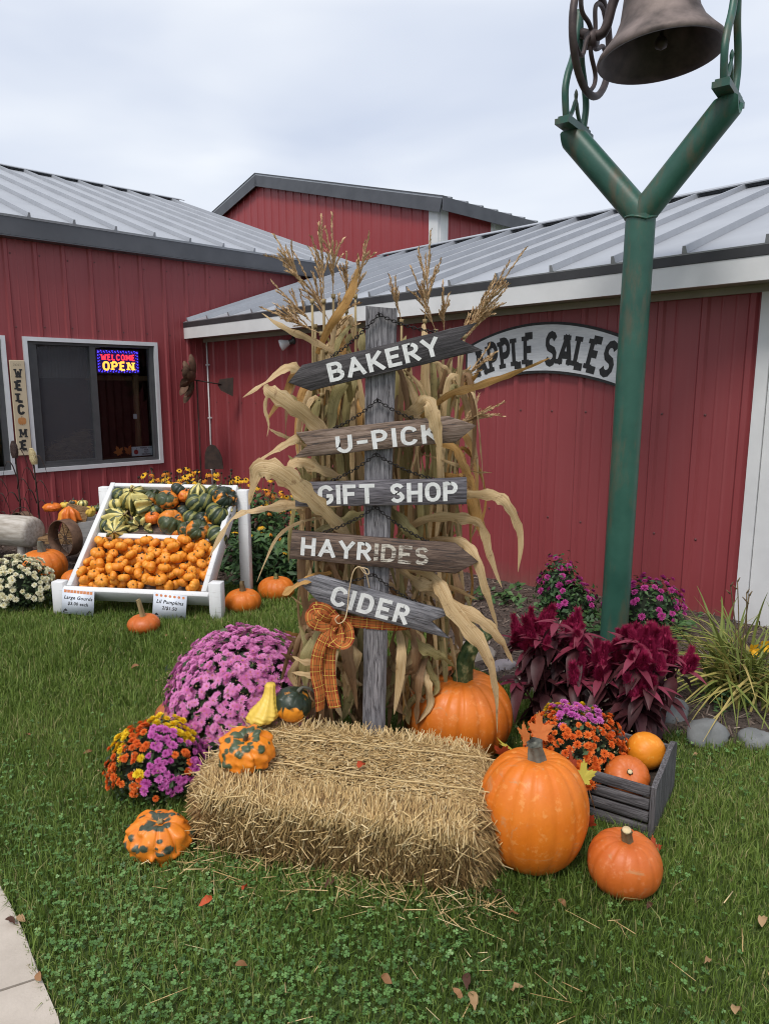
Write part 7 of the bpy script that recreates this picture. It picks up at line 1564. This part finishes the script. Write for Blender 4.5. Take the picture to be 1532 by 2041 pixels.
def clover_w(x, y):
    d = .5+.5*vnoise(x, y, 3.2, 4)
    return np.clip(.62*np.exp(-((x+.75)/.75)**2-((y-1.95)/.62)**2)+.5*np.exp(-((x+.1)/.6)**2-((y-1.5)/.35)**2)+.45*d-.12, 0, 1)
g = NG('grass_blade'); r_ = g.attr('rnd'); c = g.ramp(r_, [(0, (.050, .078, .014)), (.4, (.130, .205, .034)), (.75, (.230, .315, .070)), (.92, (.34, .34, .13)), (1, (.38, .32, .15))]); g.col(c); g.set(.5, 0, .3)
tr = g.n('ShaderNodeBsdfTranslucent'); g.l(c, tr.inputs['Color']); ms = g.n('ShaderNodeMixShader'); ms.inputs[0].default_value = .3; g.l(g.b.outputs[0], ms.inputs[1]); g.l(tr.outputs[0], ms.inputs[2]); g.l(ms.outputs[0], g.out.inputs['Surface'])
def grass(name, x, y, hmul, wmul):
    n = len(x); ln = NR.uniform(.022, .062, n)*hmul*(1+.5*vnoise(x, y, 4, 8))*np.where(NR.random(n) < .06, 1.7, 1); wd = NR.uniform(.0011, .0021, n)*wmul; az = NR.uniform(0, 2*PI, n)+.0; lean = np.abs(NR.normal(.45, .35, n)); d = np.stack([np.cos(az), np.sin(az), np.zeros(n)], 1); s = np.stack([-np.sin(az), np.cos(az), np.zeros(n)], 1)
    tw = NR.uniform(-.8, .8, n)[:, None]; s = s*np.cos(tw)+d*np.sin(tw)
    b = np.stack([x, y, gzn(y)-.003], 1); L = ln[:, None]; W = wd[:, None]; up_ = np.array([0, 0, 1.]); le = lean[:, None]
    m1 = b+up_*L*.55*np.cos(le*.5)+d*L*.55*np.sin(le*.5); t = m1+up_*L*.5*np.cos(le*1.5)+d*L*.5*np.sin(le*1.5)
    V = np.stack([b-s*W, b+s*W, m1+s*W*.8, m1-s*W*.8, t], 1).reshape(-1, 3); base = (np.arange(n)*5)[:, None]
    rn = np.clip(NR.normal(.42, .2, n)+.26*vnoise(x, y, 2.5, 5)+.13*vnoise(x, y, 9, 6), 0, 1); dead = NR.random(n) < .05; rn[dead] = NR.uniform(.92, 1, dead.sum())
    return np_mesh(name, V, base+np.array([[0, 1, 2, 3]]), base+np.array([[3, 2, 4]]), 'grass_blade', {'rnd': np.repeat(rn, 5)})
gl1 = lambda x, y: 1-.30*clover_w(x, y)
x1, y1 = scatter(230000, -2.2, 2.3, 1.2, 3.3, gl1, .02); x2, y2 = scatter(150000, -3.6, 2.2, 3.3, 4.9, None, .03); x3, y3 = scatter(70000, -4.6, 1.0, 4.9, 6.5, None, .04)
stuff(link('grass', grass('grass', np.concatenate([x1, x2, x3]), np.concatenate([y1, y2, y3]), 1.0, np.concatenate([np.ones(len(x1)), np.full(len(x2), 1.5), np.full(len(x3), 2.0)]))))
print('blades', len(x1)+len(x2)+len(x3))
g = NG('clover_leaf'); g.col(g.ramp(g.attr('rnd'), [(0, (.030, .068, .016)), (.5, (.078, .170, .040)), (.85, (.135, .25, .072)), (1, (.18, .29, .10))])); g.set(.5, 0, .35)
x, y = scatter(40000, -2.0, 2.3, 1.2, 3.4, clover_w, -.01); n = len(x); print('clover', n)
h_ = NR.uniform(.012, .042, n); C_ = np.stack([x, y, h_], 1); Rr = NR.uniform(.0042, .0095, n); tl = NR.normal(0, .28, (n, 2)); nn = np.stack([tl[:, 0], tl[:, 1], np.ones(n)], 1); nn /= np.linalg.norm(nn, axis=1)[:, None]
t1 = np.cross(nn, np.array([.2, 1, .1])); t1 /= np.linalg.norm(t1, axis=1)[:, None]; t2 = np.cross(nn, t1); a0_ = NR.uniform(0, 6.28, n); V = []; T = []; vi = 0
rn = np.clip(NR.normal(.5, .22, n)+.2*vnoise(x, y, 3, 9), 0, 1)
for k in range(3):
    a = a0_+k*2*PI/3; d = t1*np.cos(a)[:, None]+t2*np.sin(a)[:, None]; s = np.cross(nn, d); q = Rr[:, None]
    V.append(np.stack([C_, C_+d*q*.45+s*q*.48+nn*q*.10, C_+d*q*.9+s*q*.52+nn*q*.12, C_+d*q*1.02+nn*q*.02, C_+d*q*.9-s*q*.52+nn*q*.12, C_+d*q*.45-s*q*.48+nn*q*.10], 1))
V = np.stack(V, 1).reshape(-1, 3); base = (np.arange(n*3)*6)[:, None]; T = np.concatenate([base+np.array([[0, 1, 3]]), base+np.array([[1, 2, 3]]), base+np.array([[0, 3, 5]]), base+np.array([[3, 4, 5]])])
T = T[:, ::-1]
stuff(link('clover', np_mesh('clover', V, None, T, 'clover_leaf', {'rnd': np.repeat(rn, 18)})))
# chips
g = NG('mulch_chip'); g.col(g.ramp(g.attr('rnd'), [(0, (.03, .02, .016)), (.5, (.11, .078, .062)), (.85, (.22, .17, .14)), (1, (.36, .29, .24))])); g.set(.9, 0, .2)
n = 60000; x = NR.uniform(-4.6, 3.0, n); y = NR.uniform(2.8, 8.6, n); k = (y > np.interp(x, bxs, bys)+.01) & in_view(x, y); x, y = x[k], y[k]; k = ((x-CORNER.x)*-DL.x+(y-CORNER.y)*-DL.y > .02); x, y = x[k], y[k]; n = len(x)
P = np.stack([x, y, gzn(y)+.036+NR.uniform(-.012, .014, n)], 1); D = NR.normal(0, 1, (n, 3))*np.array([1, 1, .25]); D /= np.linalg.norm(D, axis=1)[:, None]; s = np.cross(D, NR.normal(0, .35, (n, 3))+np.array([0, 0, 1])); s /= np.linalg.norm(s, axis=1)[:, None]; L = NR.uniform(.010, .034, n)[:, None]; W = NR.uniform(.002, .006, n)[:, None]
V = np.stack([P-D*L-s*W*.6, P-D*L*.9+s*W, P+D*L+s*W*.5, P+D*L*.92-s*W], 1).reshape(-1, 3); base = (np.arange(n)*4)[:, None]
stuff(link('mulch_chips', np_mesh('mulch_chips', V, base+np.array([[0, 1, 2, 3]]), None, 'mulch_chip', {'rnd': np.repeat(np.clip(NR.normal(.5, .25, n), 0, 1), 4)})))
for o in bpy.data.objects:
    if 'world_parts' in o: del o['world_parts']
